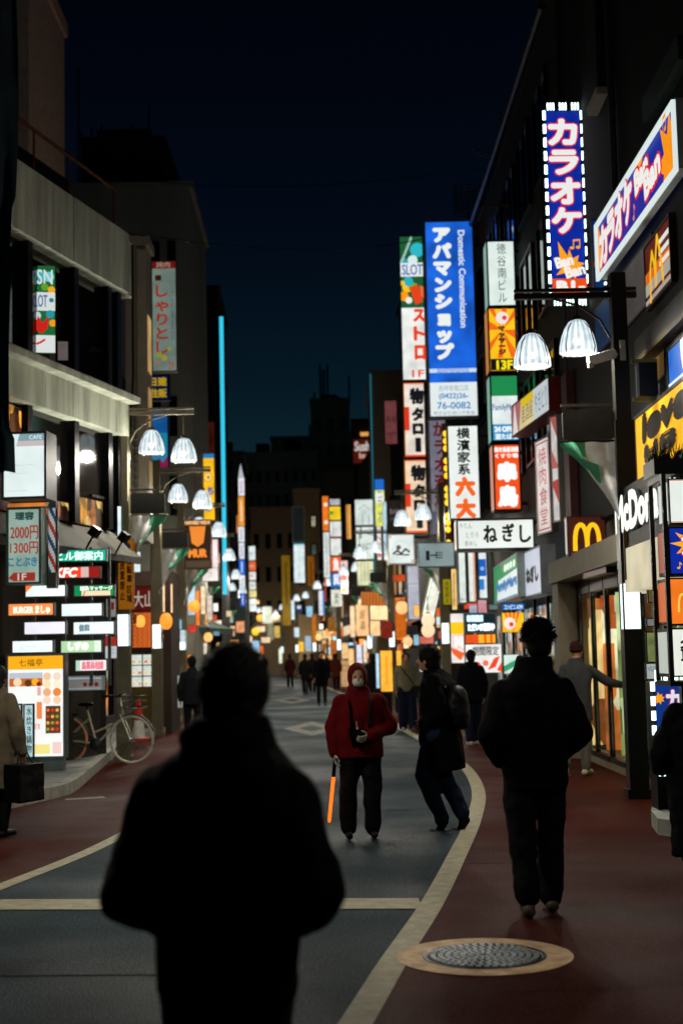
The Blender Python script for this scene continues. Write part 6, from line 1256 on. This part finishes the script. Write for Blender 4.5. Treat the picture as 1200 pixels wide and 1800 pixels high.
rn = random.Random(77)
CN = {'#ffc27a': 'amber', '#ffe0b0': 'cream', '#f0f4ee': 'white', '#ff9a40': 'orange', '#d8ecf4': 'bluish white', '#f6d060': 'yellow', '#e8643a': 'red orange', '#ffb860': 'golden', '#fff2dc': 'warm white', '#8ac0d8': 'light blue'}
cols = ['#ffc27a', '#ffe0b0', '#f0f4ee', '#ff9a40', '#d8ecf4', '#f6d060', '#e8643a', '#ffb860', '#fff2dc', '#8ac0d8']
for k in range(150):
    px_ = rn.uniform(392, 640); py_ = rn.choice([rn.uniform(1085, 1160), rn.uniform(1110, 1168)]); Y_ = 112 + rn.uniform(0, 45) if 425 < px_ < 560 else rn.uniform(66, 100)
    ww, hh = (rn.uniform(3, 9), rn.uniform(4, 16)) if k % 2 else (rn.uniform(1.5, 3.5), rn.uniform(2, 5))
    if 425 < px_ < 560: py_ = min(py_, 1158)
    cc = rn.choice(cols); sign('shop_light', 'small %s%s light in the far crowded stretch, %s' % ('tall ' if hh > 2 * ww else ('wide ' if ww > hh else ''), CN[cc], 'left of the street' if px_ < 425 else ('at the street end' if px_ < 560 else 'right of the street')), (px_, py_ - hh, px_ + ww, py_), Y_, cc, [], t=.12, fw=.01, e=rn.uniform(.8, 2.4), uneven=0, group='tiny shop lights in the far crowded stretch', frame='#3a2a1a')
for k in range(46):
    side_ = k % 2; px_ = rn.uniform(300, 400) if side_ else rn.uniform(640, 800); py_ = rn.uniform(1080, 1190)
    Y_ = (43 if px_ > 330 else 34.5) + rn.uniform(0, .5) if side_ else (46 if px_ < 700 else 35.8) + rn.uniform(0, .4)
    ww = rn.uniform(4, 12); hh = rn.uniform(6, 22)
    cc = rn.choice(cols); sign('shop_light', 'small %s%s lit poster among the middle distance shops, %s' % ('tall ' if hh > 2 * ww else ('wide ' if ww > hh else ''), CN[cc], ('left by the third post' if px_ > 330 else 'left by the second post') if side_ else ('right near the amber banners' if px_ < 700 else 'right near the second post')), (px_, py_ - hh, px_ + ww, py_), Y_, cc, [], t=.08, fw=.008, e=rn.uniform(.5, 1.1), uneven=.2, group='small lit posters among the middle distance shops', frame='#3a2a1a')

lamp_post('added unseen street lamp just outside the left edge of the view', -3.9, 9.5, 1, flag=False)  # added out of view to light the guard and the near street
lamp_post('added unseen street lamp just outside the right edge of the view', 3.9, 5.0, -1, dark=True, flag=False, power=.3)  # added out of view, dimmed, for light on the near ground
# ======================= people =======================
LC = bpy.context.view_layer.layer_collection.children['street']; LC.exclude = True
def V3(t): return Vector(t)
def add_capsule(b, p0, r0, p1, r1, n=12):
    p0, p1 = V3(p0), V3(p1); b.tube([p0, p1], [r0, r1], n); b.ball(p0, r0, n=n); b.ball(p1, r1, n=n)
def add_loft(b, secs, n=26, sq=1.0):
    """secs: (z, rx, ry, cx, cy) closed stack of ellipses, squared off a little"""
    vs = []; fs = []
    for (z, rx, ry, cx_, cy_) in secs:
        for k in range(n):
            t = 2*PI*k/n; c_, s_ = math.cos(t), math.sin(t)
            vs.append((cx_ + rx * math.copysign(abs(c_) ** .85, c_), cy_ + ry * math.copysign(abs(s_) ** .85, s_), z))
    for i in range(len(secs) - 1):
        for k in range(n): k2 = (k+1) % n; fs.append((i*n+k, i*n+k2, (i+1)*n+k2, (i+1)*n+k))
    fs.append(list(range(n-1, -1, -1))); fs.append([(len(secs)-1)*n + k for k in range(n)])
    b.add(vs, fs)
def blob(name, b, mats, parent, voxel=.012, smooth=5, disp=0.0, dscale=9.0, extra=None, seed=0, dz=.5, s=1.0):
    me = b.mesh(name, mats); o = bpy.data.objects.new('tmp', me); S.collection.objects.link(o)
    m = o.modifiers.new('r', 'REMESH'); m.mode = 'VOXEL'; m.voxel_size = voxel; m.use_smooth_shade = True
    m2 = o.modifiers.new('s', 'SMOOTH'); m2.iterations = smooth; m2.factor = .5
    dg = bpy.context.evaluated_depsgraph_get(); me2 = bpy.data.meshes.new_from_object(o.evaluated_get(dg))
    bpy.data.objects.remove(o); bpy.data.meshes.remove(me)
    if disp:
        nv = len(me2.vertices); cs = [v.co.copy() for v in me2.vertices]; ns = [v.normal.copy() for v in me2.vertices]; oc = []
        for p, nn_ in zip(cs, ns):
            q = Vector((p.x * dscale + seed, p.y * dscale, p.z * dscale * dz * 2))
            a = noise.noise(q) + .5 * noise.noise(q * 2.3 + Vector((seed, 5, 1)))
            oc += list(p + nn_ * (disp * a))
        me2.vertices.foreach_set('co', oc); me2.update()
    if not me2.materials: me2.materials.append(mats)
    if extra is not None and extra.v:
        me3 = extra.mesh('x', mats); import bmesh
        bm = bmesh.new(); bm.from_mesh(me2); bm.from_mesh(me3); bm.to_mesh(me2); bm.free(); bpy.data.meshes.remove(me3)
    me2.name = name
    me2.polygons.foreach_set('use_smooth', [True] * len(me2.polygons))
    return link(name, me2, parent)
SKIN = P('#a5775c', rough=.55, var=.08, bump=.05)
def hand(b, wr, d, nrm, side=1, curl=.5, s=1.0):
    """wr wrist point, d hand direction, nrm palm normal; four fingers and a thumb"""
    d = V3(d).normalized(); nrm = V3(nrm); nrm = (nrm - d * nrm.dot(d)).normalized(); lat = d.cross(nrm).normalized() * side
    wr = V3(wr); pc = wr + d * .05 * s
    rot = Matrix((lat, nrm, d)).transposed()
    b.ball(pc, .038 * s, .016 * s, .05 * s, 12, rot=rot)
    for k, L in enumerate((.068, .076, .071, .055)):
        base = wr + d * .088 * s + lat * ((k - 1.5) * .019) * s; cur = d.copy(); p = base
        for j in range(3):
            a = curl * (.35 + .5 * j); dd = (d * math.cos(a) + nrm * math.sin(a)).normalized(); q = p + dd * L * s * (.45, .32, .23)[j]
            b.tube([p, q], [.0088 * s * (1 - .1 * j), .0082 * s * (1 - .1 * j)], 7); b.ball(q, .0083 * s * (1 - .1 * j), n=7); p = q
    p = wr + d * .03 * s - lat * .03 * s; dd = (d * .6 - lat * .7 + nrm * .35 * (1 + curl)).normalized()
    for j in range(2):
        q = p + dd * .033 * s; b.tube([p, q], [.011 * s, .0095 * s], 7); b.ball(q, .0095 * s, n=7); p = q; dd = (dd + d * .4 + nrm * .3 * curl).normalized()
DEF = dict(hipL=(.09, 0, .92), hipR=(-.09, 0, .92), kneeL=(.10, -.02, .50), kneeR=(-.10, -.02, .50), ankL=(.10, .02, .09), ankR=(-.10, .02, .09),
           shL=(.185, 0, 1.40), shR=(-.185, 0, 1.40), elL=(.235, .03, 1.13), elR=(-.235, .03, 1.13), wrL=(.24, -.05, .89), wrR=(-.24, -.05, .89), neck=(0, 0, 1.46), head=(0, -.02, 1.61))
def person(label, x, y, rz, H, pose=None, top='#0a0a0c', bottom='#08090c', shoes='#101010', hair='#070606', hairstyle='short', coat=None, arm_r=.062, slv=1.0, leg_r=(.085, .066, .055),
           pockets=False, hood=False, voxel=.014, fold=.006, mask=False, skin=None, hem=.80, face=0.0, gloves=None, hs=1.0, dress=None, seed=1, cap=None, z=0.0, curl=.5, group='people walking in the street'):
    s = H / 1.72; J = dict(DEF); J.update(pose or {}); J = {k: V3(v) * s for k, v in J.items()}
    o = thing('person', label, 'person', (x, y, z), rz, group); sk = skin or SKIN
    hd = J['head']; FR = Euler((0, 0, face)).to_matrix()
    # body: one continuous figure
    b = MB()
    b.ball(hd, .074 * s, .092 * s, .112 * s, 18, rot=FR); b.ball(hd + FR @ V3((0, -.025, -.055)) * s, .052 * s, .06 * s, .062 * s, 14, rot=FR)
    b.ball(hd + FR @ V3((0, -.098, -.02)) * s, .013 * s, .018 * s, .024 * s, 8)
    for sx in (-1, 1): b.ball(hd + FR @ V3((sx * .076, .005, -.015)) * s, .012 * s, .022 * s, .034 * s, 8)
    add_capsule(b, J['neck'] - V3((0, 0, .03 * s)), .06 * s, hd - V3((0, -.01, .06)) * s, .054 * s)
    add_loft(b, [(J['hipL'].z - .06 * s, .12 * s, .09 * s, 0, 0), (1.0 * s, .145 * s, .1 * s, 0, 0), (1.15 * s, .13 * s, .095 * s, 0, 0), (1.28 * s, .145 * s, .1 * s, 0, 0), (1.36 * s, .11 * s, .075 * s, 0, 0), (1.46 * s, .055 * s, .055 * s, 0, 0)], 20)
    for S_ in 'LR':
        add_capsule(b, J['sh' + S_] - V3((.03 * (1 if S_ == 'L' else -1), 0, .045)) * s, .04 * s, J['el' + S_], .036 * s); add_capsule(b, J['el' + S_], .04 * s, J['wr' + S_], .026 * s)
        add_capsule(b, J['hip' + S_], .085 * s, J['knee' + S_], .055 * s); add_capsule(b, J['knee' + S_], .055 * s, J['ank' + S_], .038 * s)
    ex = MB()
    for S_, sd in (('L', 1), ('R', -1)):
        d = (J['wr' + S_] - J['el' + S_]).normalized(); hand(ex, J['wr' + S_], d, V3((-sd, -.3, 0)), sd, curl, s)
    blob('body', b, sk, o, voxel * .9, 3, extra=None if gloves else ex)
    if gloves: ex.build('glove', P(gloves, rough=.8), o)
    if face is not None:
        e_ = MB()
        for sx in (-1, 1): e_.ball(hd + FR @ V3((sx * .031, -.087, .008)) * s, .012 * s, .006 * s, .006 * s, 8)
        e_.build('eye', P('#0c0a09', rough=.2), o)
        e_ = MB(); e_.ball(hd + FR @ V3((0, -.083, -.062)) * s, .024 * s, .008 * s, .007 * s, 8); e_.build('mouth', P('#6e3a34', rough=.5), o)
    # trousers
    b = MB(); add_loft(b, [((J['hipL'].z - .05 * s), .155 * s, .115 * s, 0, 0), (1.0 * s, .16 * s, .115 * s, 0, 0), (1.04 * s, .15 * s, .11 * s, 0, 0)], 20)
    for S_ in 'LR':
        add_capsule(b, J['hip' + S_], leg_r[0] * s * 1.15, J['knee' + S_], leg_r[1] * s * 1.12); a2 = J['ank' + S_] + (J['knee' + S_] - J['ank' + S_]).normalized() * .015
        add_capsule(b, J['knee' + S_], leg_r[1] * s * 1.12, a2, leg_r[2] * s * 1.1)
    blob('trousers', b, P(bottom, rough=.85, var=.25, scale=8, bump=.3, bscale=220), o, voxel, 4, fold * 1.1, 8, seed=seed + 3)
    # shoes
    for S_ in 'LR':
        a = J['ank' + S_]; b = MB(); k = J['knee' + S_]; toe = V3((0, -1, 0)); sh = (k - a).normalized()
        if sh.y < -.35 or a.z > .16 * s: toe = V3((0, -.55, -.83)) if sh.y < -.3 else V3((0, -1, -.2))
        toe.normalize(); base = a - sh * .045 * s if a.z > .16 * s else V3((a.x, a.y, .045 * s))
        add_capsule(b, base - toe * .05 * s, .04 * s, base + toe * .15 * s, .036 * s); add_capsule(b, base + V3((0, 0, .02)) * s, .045 * s, a + sh * .03 * s, .042 * s)
        ob = blob('shoe', b, P(shoes, rough=.5, var=.15), o, voxel * .8, 2)
        for v in ob.data.vertices: v.co.z = max(v.co.z, .004 - z)
    # upper garment
    b = MB(); secs = coat or [(hem, .185, .135), (.95, .18, .13), (1.12, .18, .13), (1.3, .195, .135), (1.41, .165, .115), (1.47, .095, .09), (1.52, .08, .08)]
    add_loft(b, [(q[0] * s, q[1] * s, q[2] * s, (q[3] if len(q) > 3 else 0) * s, (q[4] if len(q) > 4 else .005) * s) for q in secs], 30)
    for S_ in 'LR':
        sh_ = J['sh' + S_]; el = J['el' + S_]; wr = J['wr' + S_]; w2 = wr - (wr - el).normalized() * (.0 if pockets else .01) * s
        add_capsule(b, sh_ - V3((.015 * (1 if S_ == 'L' else -1), 0, .02)) * s, arm_r * .98 * s * slv, el, arm_r * 1.05 * s * slv); add_capsule(b, el, arm_r * 1.05 * s * slv, w2, arm_r * .8 * s * slv)
    if hood == 'down': add_capsule(b, V3((-.07, .09, 1.46)) * s, .055 * s, V3((.07, .09, 1.46)) * s, .055 * s); add_capsule(b, V3((0, .1, 1.42)) * s, .06 * s, V3((0, .09, 1.47)) * s, .06 * s)
    blob('jacket', b, P(top, rough=.9, var=.3, scale=6, bump=.35, bscale=180, spec=.06), o, voxel, 4, fold, 7, seed=seed)
    # hair / hat
    hr = P(hair, rough=.6, var=.3, scale=30, bump=.4)
    if hood == 'up':
        b = MB(); b.ball(hd + V3((0, .02, .01)) * s, .105 * s, .12 * s, .142 * s, 20); b.ball(hd + V3((0, .02, -.1)) * s, .095 * s, .1 * s, .09 * s, 16)
        hob = blob('hood', b, P(top, rough=.9, var=.3, scale=6, bump=.35, bscale=180, spec=.2), o, voxel * .8, 3, .003, 12)
        import bmesh
        bm = bmesh.new(); bm.from_mesh(hob.data); fc = hd + V3((0, -.12, -.01)) * s
        dl = [v for v in bm.verts if v.co.y < hd.y - .035 * s and ((v.co.x - fc.x) / (.072 * s)) ** 2 + ((v.co.z - fc.z) / (.098 * s)) ** 2 < 1]
        bmesh.ops.delete(bm, geom=dl, context='VERTS'); bm.to_mesh(hob.data); bm.free()
    elif cap:
        b = MB(); b.ball(hd + V3((0, .012, .035)) * s, .09 * s, .105 * s, .098 * s, 18); b.ball(hd + V3((0, .012, .0)) * s, .094 * s, .108 * s, .03 * s, 18); blob('knit_cap', b, P(cap, rough=.95, var=.2, bump=.5, bscale=120), o, voxel * .8, 2)
    elif hairstyle == 'long':
        b = MB(); b.ball(hd + V3((0, .02, .02)) * s, .092 * s, .105 * s, .12 * s, 18); b.ball(hd + V3((0, .055, -.09)) * s, .088 * s, .06 * s, .13 * s, 16); blob('hair', b, hr, o, voxel * .8, 2, .006, 30, dz=.2)
    else:
        b = MB(); b.ball(hd + FR @ V3((0, .022, .028)) * s, .087 * s * hs, .1 * s * hs, .108 * s * hs, 20, rot=FR); b.ball(hd + FR @ V3((0, .045, -.03)) * s, .078 * s * hs, .072 * s * hs, .085 * s * hs, 16, rot=FR)
        ex = MB(); rn = random.Random(seed * 13)
        nt_, ln = (1100, .038) if hairstyle == 'spiky' else (500, .014)
        for k in range(nt_):
            u = rn.uniform(-.25, 1); t = rn.uniform(0, 2*PI); q = math.sqrt(max(0, 1 - u * u)); n_ = V3((q * math.cos(t), q * math.sin(t), u))
            if n_.y < -.35 and u < .35: continue
            p = hd + FR @ V3((n_.x * .082 * hs, .022 + n_.y * .095 * hs, .028 + n_.z * .103 * hs)) * s; L = ln * rn.uniform(.4, 1.2) * s
            dd = (FR @ n_ + V3((rn.uniform(-.6, .6), rn.uniform(-.6, .6), rn.uniform(-.5, .7)))).normalized()
            ex.tube([p, p + dd * L * .6, p + dd * L + V3((0, 0, -.2 * L))], [.0045 * s, .003 * s, .0005], 4)
        blob('hair', b, hr, o, voxel * .8, 2, .004 if hairstyle == 'spiky' else .0015, 25, extra=ex)
    if mask:
        b = MB(); b.ball(hd + V3((0, -.055, -.045)) * s, .058 * s, .05 * s, .055 * s, 16); b.build('face_mask', P('#b9b5a6', rough=.9, var=.08), o)
    o['_s'] = s; return o
NOH = 'people in dark clothing walking in the far street'
# foreground man, seen from behind
p1 = W(398, 1500, 3.95)
person('man in a bulky black jacket seen from behind, filling the foreground left of centre', p1.x, 3.95, PI + R(-6), 1.585,
       pose=dict(head=(-.045, -.01, 1.595), neck=(-.02, .01, 1.47), shL=(.195, .02, 1.315), shR=(-.195, .02, 1.315), elL=(.262, .08, 1.03), elR=(-.262, .08, 1.03), wrL=(.19, -.16, .90), wrR=(-.19, -.16, .93)),
       coat=[(.72, .205, .15), (.76, .212, .157), (.9, .215, .165), (1.05, .235, .175), (1.18, .25, .18), (1.28, .252, .17), (1.35, .225, .16), (1.40, .185, .15), (1.43, .15, .14, -.01), (1.49, .135, .13, -.02), (1.53, .12, .12, -.02)],
       arm_r=.092, slv=1.05, pockets=True, hair='#050404', voxel=.009, fold=.014, face=R(-34), hood='down', seed=4, hs=1.19, top='#08080a', bottom='#07070a', leg_r=(.105, .085, .07))
# right man
p2 = G(946, 1606)
person('spiky haired man in an oversized black coat walking away on the red pavement', W(938, 1300, p2.y).x, p2.y, PI, 1.735,
       pose=dict(head=(-.045, -.02, 1.61), neck=(-.02, 0, 1.47), shL=(.19, .01, 1.33), shR=(-.19, .01, 1.33), elL=(.262, .07, 1.06), elR=(-.262, .07, 1.06), wrL=(.19, -.12, .91), wrR=(-.19, -.12, .95),
                 hipL=(.085, 0, .92), kneeL=(.10, .03, .5), ankL=(.085, .12, .11), kneeR=(-.09, -.05, .5), ankR=(-.075, -.05, .09)),
       coat=[(.74, .19, .14), (.9, .2, .15), (1.05, .215, .155), (1.2, .235, .16), (1.3, .23, .155), (1.37, .18, .14), (1.43, .12, .11, -.01), (1.52, .1, .1, -.02)],
       arm_r=.083, slv=1.0, pockets=True, hairstyle='spiky', voxel=.010, fold=.012, seed=9, shoes='#4a4136', leg_r=(.098, .078, .068), top='#08080a', bottom='#08090b')
# guard
pg = G(636, 1474)
gd = person('traffic guard in red hooded jacket and white mask holding a glowing orange baton', pg.x, pg.y, R(3), 1.47,
       pose=dict(elR=(-.265, .02, 1.1), wrR=(-.255, -.03, .86), elL=(.30, .06, 1.1), wrL=(.08, -.19, 1.02), shL=(.2, 0, 1.38), shR=(-.2, 0, 1.38), head=(-.01, -.03, 1.60), kneeL=(.115, -.02, .5), kneeR=(-.125, -.02, .5), ankL=(.12, .02, .09), ankR=(-.13, .02, .09)),
       top='#560a0e', bottom='#08080a', coat=[(.80, .235, .16), (.95, .24, .165), (1.12, .235, .165), (1.28, .23, .16), (1.38, .19, .14), (1.45, .12, .11), (1.52, .1, .1)], arm_r=.085, hood='up', mask=True, gloves='#a9a48e', fold=.012, voxel=.010, seed=2, leg_r=(.1, .085, .075), curl=.9)
sg = 1.47 / 1.72
b = MB(); hw = V3((-.255, -.04, .78)) * sg; dn = V3((-.12, -.05, -1)).normalized(); b.tube([hw + dn * -.06, hw + dn * .14], .017, 10); b.build('baton_grip', M_FRAME, gd)
b = MB(); b.tube([hw + dn * .14, hw + dn * .50, hw + dn * .52], [.015, .014, .008], 12); b.build('baton', E('#ff6418', 2.0), gd)
b = MB(); 
for sx in (-1, 1): b.tube([(sx * .07, -.135, .80), (sx * .075, -.15, .95), (sx * .085, -.128, 1.12), (sx * .09, -.06, 1.22), (sx * .09, .02, 1.22)], .013, 6); b.build('harness', P('#0a0808', rough=.8), gd)
b = MB(); b.box(-.045, -.19, .80, .045, -.145, .93); b.box(-.1, -.18, .86, -.05, -.145, .95); b.tube([(.02, -.19, .93), (.02, -.19, 1.03)], .005, 5); b.build('radio', P('#0b0b0c', rough=.3), gd)
b = MB(); b.tube([(-.03, -.17, .92), (-.035, -.175, 1.0)], .008, 6); b.ball((-.03, -.19, .94), .012); b.build('clip', P('#c8b890', rough=.3, metal=.6), gd)
# crossing man in black with flying coat
pc = G(778, 1458)
cm = person('person in long black coat with shoulder bag striding left across the white line', W(772, 1300, pc.y).x, pc.y, R(-112), 1.64,
       pose=dict(head=(0, -.1, 1.58), neck=(0, -.03, 1.45), kneeL=(.06, -.14, .52), ankL=(.05, .02, .10), kneeR=(-.06, .0, .50), ankR=(-.06, .19, .14), elL=(.22, .1, 1.1), elR=(-.22, .08, 1.1), wrL=(.15, -.1, .98), wrR=(-.16, -.1, .98)),
       top='#050506', bottom='#121e33', hs=1.08, coat=[(.56, .19, .2, 0, .04), (.68, .19, .2, 0, .03), (.85, .19, .2, 0, .01), (1.05, .195, .185), (1.22, .21, .18), (1.35, .2, .16), (1.42, .14, .12, 0, -.02), (1.49, .09, .095, 0, -.04)], arm_r=.08, fold=.014, voxel=.011, seed=21, hair='#060505', leg_r=(.1, .08, .065), shoes='#0c0b0b')
b = MB(); b.ball((.06, .2, 1.08), .15, .1, .2, 18); b.ball((.08, .24, 1.0), .12, .08, .12, 16)
blob('shoulder_bag', b, P('#0c0c0e', rough=.5, var=.3), cm, .012, 4, .012, 8)
b = MB(); b.tube([(.16, .12, 1.25), (-.02, .02, 1.44), (-.14, -.08, 1.35)], .012, 6); b.build('strap', P('#1a1b1e', rough=.4), cm)
# beige jacket woman facing camera
pb = G(716, 1284)
bj = person('woman in olive beige jacket with black cross strap facing the camera', W(714, 1200, pb.y).x, pb.y, R(0), 1.57, top='#6a614a', bottom='#0e1426', shoes='#a09a90', hair='#2a211b', hairstyle='long',
       coat=[(.86, .185, .14), (1.0, .2, .145), (1.15, .2, .145), (1.3, .2, .14), (1.4, .165, .12), (1.47, .1, .1), (1.54, .085, .09)], arm_r=.07, voxel=.014, fold=.008, leg_r=(.115, .1, .095), pose=dict(kneeL=(.11, -.05, .5), ankL=(.12, -.08, .09)))
b = MB(); b.tube([(-.13, -.12, 1.3), (.02, -.155, 1.1), (.16, -.14, .92)], .012, 6); b.build('strap', P('#0c0c0c'), bj)
b = MB(); b.box(.12, -.17, .66, .3, -.05, .9); b.build('bag', P('#0d0d0f', rough=.5), bj)
# dark jacket walker
pd = G(828, 1310)
person('person in navy black hooded jacket and white trainers walking away by the white line', W(829, 1230, pd.y).x, pd.y, PI + R(8), 1.58, top='#0a0b0f', bottom='#0b1220', shoes='#9a9488', hair='#080707',
       coat=[(.78, .2, .15), (.95, .21, .155), (1.15, .23, .16), (1.3, .235, .155), (1.39, .19, .14), (1.46, .125, .12), (1.52, .11, .11)], arm_r=.08, hood='down', voxel=.013, pose=dict(kneeR=(-.09, -.08, .5), ankR=(-.09, -.12, .1), kneeL=(.09, .02, .5), ankL=(.09, .14, .12)), seed=7, leg_r=(.1, .085, .075))
# entering the restaurant
pe = G(1018, 1352)
person('person in grey coat and brown knit cap reaching for the restaurant door', W(1014, 1250, 18.0).x, 18.0, PI - R(35), 1.66, top='#3a3b3c', bottom='#5a564c', shoes='#a39a84', cap='#2c1512', coat=[(.7, .2, .15), (.9, .2, .15), (1.1, .2, .145), (1.28, .21, .14), (1.39, .175, .12), (1.46, .1, .1), (1.52, .08, .085)],
       pose=dict(elR=(-.34, -.2, 1.2), wrR=(-.44, -.42, 1.15), head=(0, -.05, 1.61), kneeL=(.1, .05, .5), ankL=(.1, .2, .14)), voxel=.013, seed=5)
b = MB()
# fair haired person hidden behind the spiky haired man
person('fair haired person mostly hidden behind the man in the oversized coat', W(965, 1250, 15.0).x, 15.0, PI, 1.52, top='#3f3c38', bottom='#4d4a44', hair='#8a7d60', hairstyle='long', voxel=.014, coat=[(.6, .2, .15), (.9, .19, .145), (1.12, .19, .14), (1.3, .2, .14), (1.41, .165, .115), (1.47, .095, .09), (1.52, .08, .08)])
# right edge puffer
pr = G(1196, 1600)
person('person in glossy black puffer coat entering at the right edge', W(1232, 1350, 9.0).x, 9.0, PI + R(10), 1.42, top='#0a0b0e', bottom='#050505', hair='#050505', coat=[(.34, .24, .2), (.6, .25, .2), (.85, .24, .22), (1.1, .26, .25), (1.3, .26, .24), (1.4, .2, .19), (1.48, .13, .13), (1.53, .1, .1)],
       arm_r=.11, pose=dict(elL=(.27, -.05, 1.1), wrL=(.2, -.28, 1.0), elR=(-.27, -.05, 1.1), wrR=(-.2, -.28, 1.0)), fold=.02, voxel=.012, seed=31, leg_r=(.09, .07, .06))
# left edge beige coat with bag
pl_ = 13.0
lb = person('person in long beige coat carrying a black tote bag at the left edge', W(-4, 1350, pl_).x, pl_, R(150), 1.52, top='#5d5443', bottom='#060606', shoes='#0a0a0a', hair='#1a1512', hairstyle='long',
       coat=[(.5, .24, .2), (.7, .235, .19), (.95, .215, .17), (1.15, .2, .16), (1.3, .21, .15), (1.4, .17, .13), (1.47, .1, .1), (1.52, .085, .085)], arm_r=.08, voxel=.012, fold=.012, pose=dict(elR=(-.28, .02, 1.1), wrR=(-.30, -.03, .86)), seed=12)
b = MB(); b.box(-.42, -.16, .33, -.22, .16, .66); blob('tote_bag', b, P('#08080a', rough=.5, var=.2), lb, .012, 3, .01, 8)
b = MB(); b.tube([(-.34, -.1, .64), (-.29, -.05, .78), (-.28, .02, .78), (-.33, .1, .64)], .008, 6); b.build('handle', P('#1c1d20', rough=.3), lb)
# dark person at left by the posts
person('person in dark jacket with backpack on the left footway beyond the bicycle', W(338, 1200, 25.5).x, 25.5, PI, 1.58, top='#16181b', bottom='#0b0d12', seed=15, voxel=.016)
# far people
FP = [('far walker in dark red coat in the middle of the street', 510, 1195, 70, PI, 1.62, '#2c0c0e', '#14090a'), ('far walker in black on the left of a close pair', 537, 1219, 57, PI, 1.6, '#0b0b0c', '#0a0a0b'), ('far walker with red scarf on the right of a close pair', 549, 1210, 60, PI, 1.62, '#1e0d10', '#0b0b0d'),
      ('man in open black coat walking toward the camera in mid street', 566, 1239, 44.5, 0, 1.66, '#0a0a0c', '#191a1c'), ('walker in brown coat on the right footway beside the easel board', 591, 1210, 62, PI, 1.6, '#4a2312', '#0e0c0b'),
      ('distant dark figure left of the street centre', 452, 1172, 110, PI, 1.65, '#0c0b0b', '#0a0a0a'), ('second distant dark figure left of the street centre', 463, 1174, 105, PI, 1.6, '#15100e', '#0a0a0a'), ('distant figure in tan near the left shops', 435, 1170, 112, 0, 1.65, '#2c241c', '#0c0a0a'),
      ('dark standing figure beside the amber banners', 656, 1215, 38, PI, 1.55, '#0c0b0c', '#0a0a0b'), ('distant figure under the far right lamps', 574, 1188, 82, 0, 1.62, '#1c1612', '#0b0a0a')]
for i, (lab, fx, fy, Y_, rz, H_, tc_, bc_) in enumerate(FP):
    g = G(fx, fy); yy = g.y if 30 < g.y < 140 else Y_
    yy = Y_; sc = W(fx, fy, yy)
    person(lab, sc.x, yy, rz + R(random.uniform(-15, 15)), H_, top=tc_, bottom=bc_, voxel=.022, fold=.0, seed=40 + i, coat=[(.62, .2, .16), (.8, .2, .15), (1.0, .195, .145), (1.2, .2, .145), (1.32, .2, .14), (1.4, .165, .12), (1.47, .1, .1), (1.52, .08, .08)], pose=dict(kneeL=(.09, -.08, .5), ankL=(.09, -.14, .1), ankR=(-.09, .12, .1)), group=NOH, arm_r=.07)
sc_obj = [o for o in bpy.data.objects if '_s' in o]
for o in sc_obj: del o['_s']
LC.exclude = False
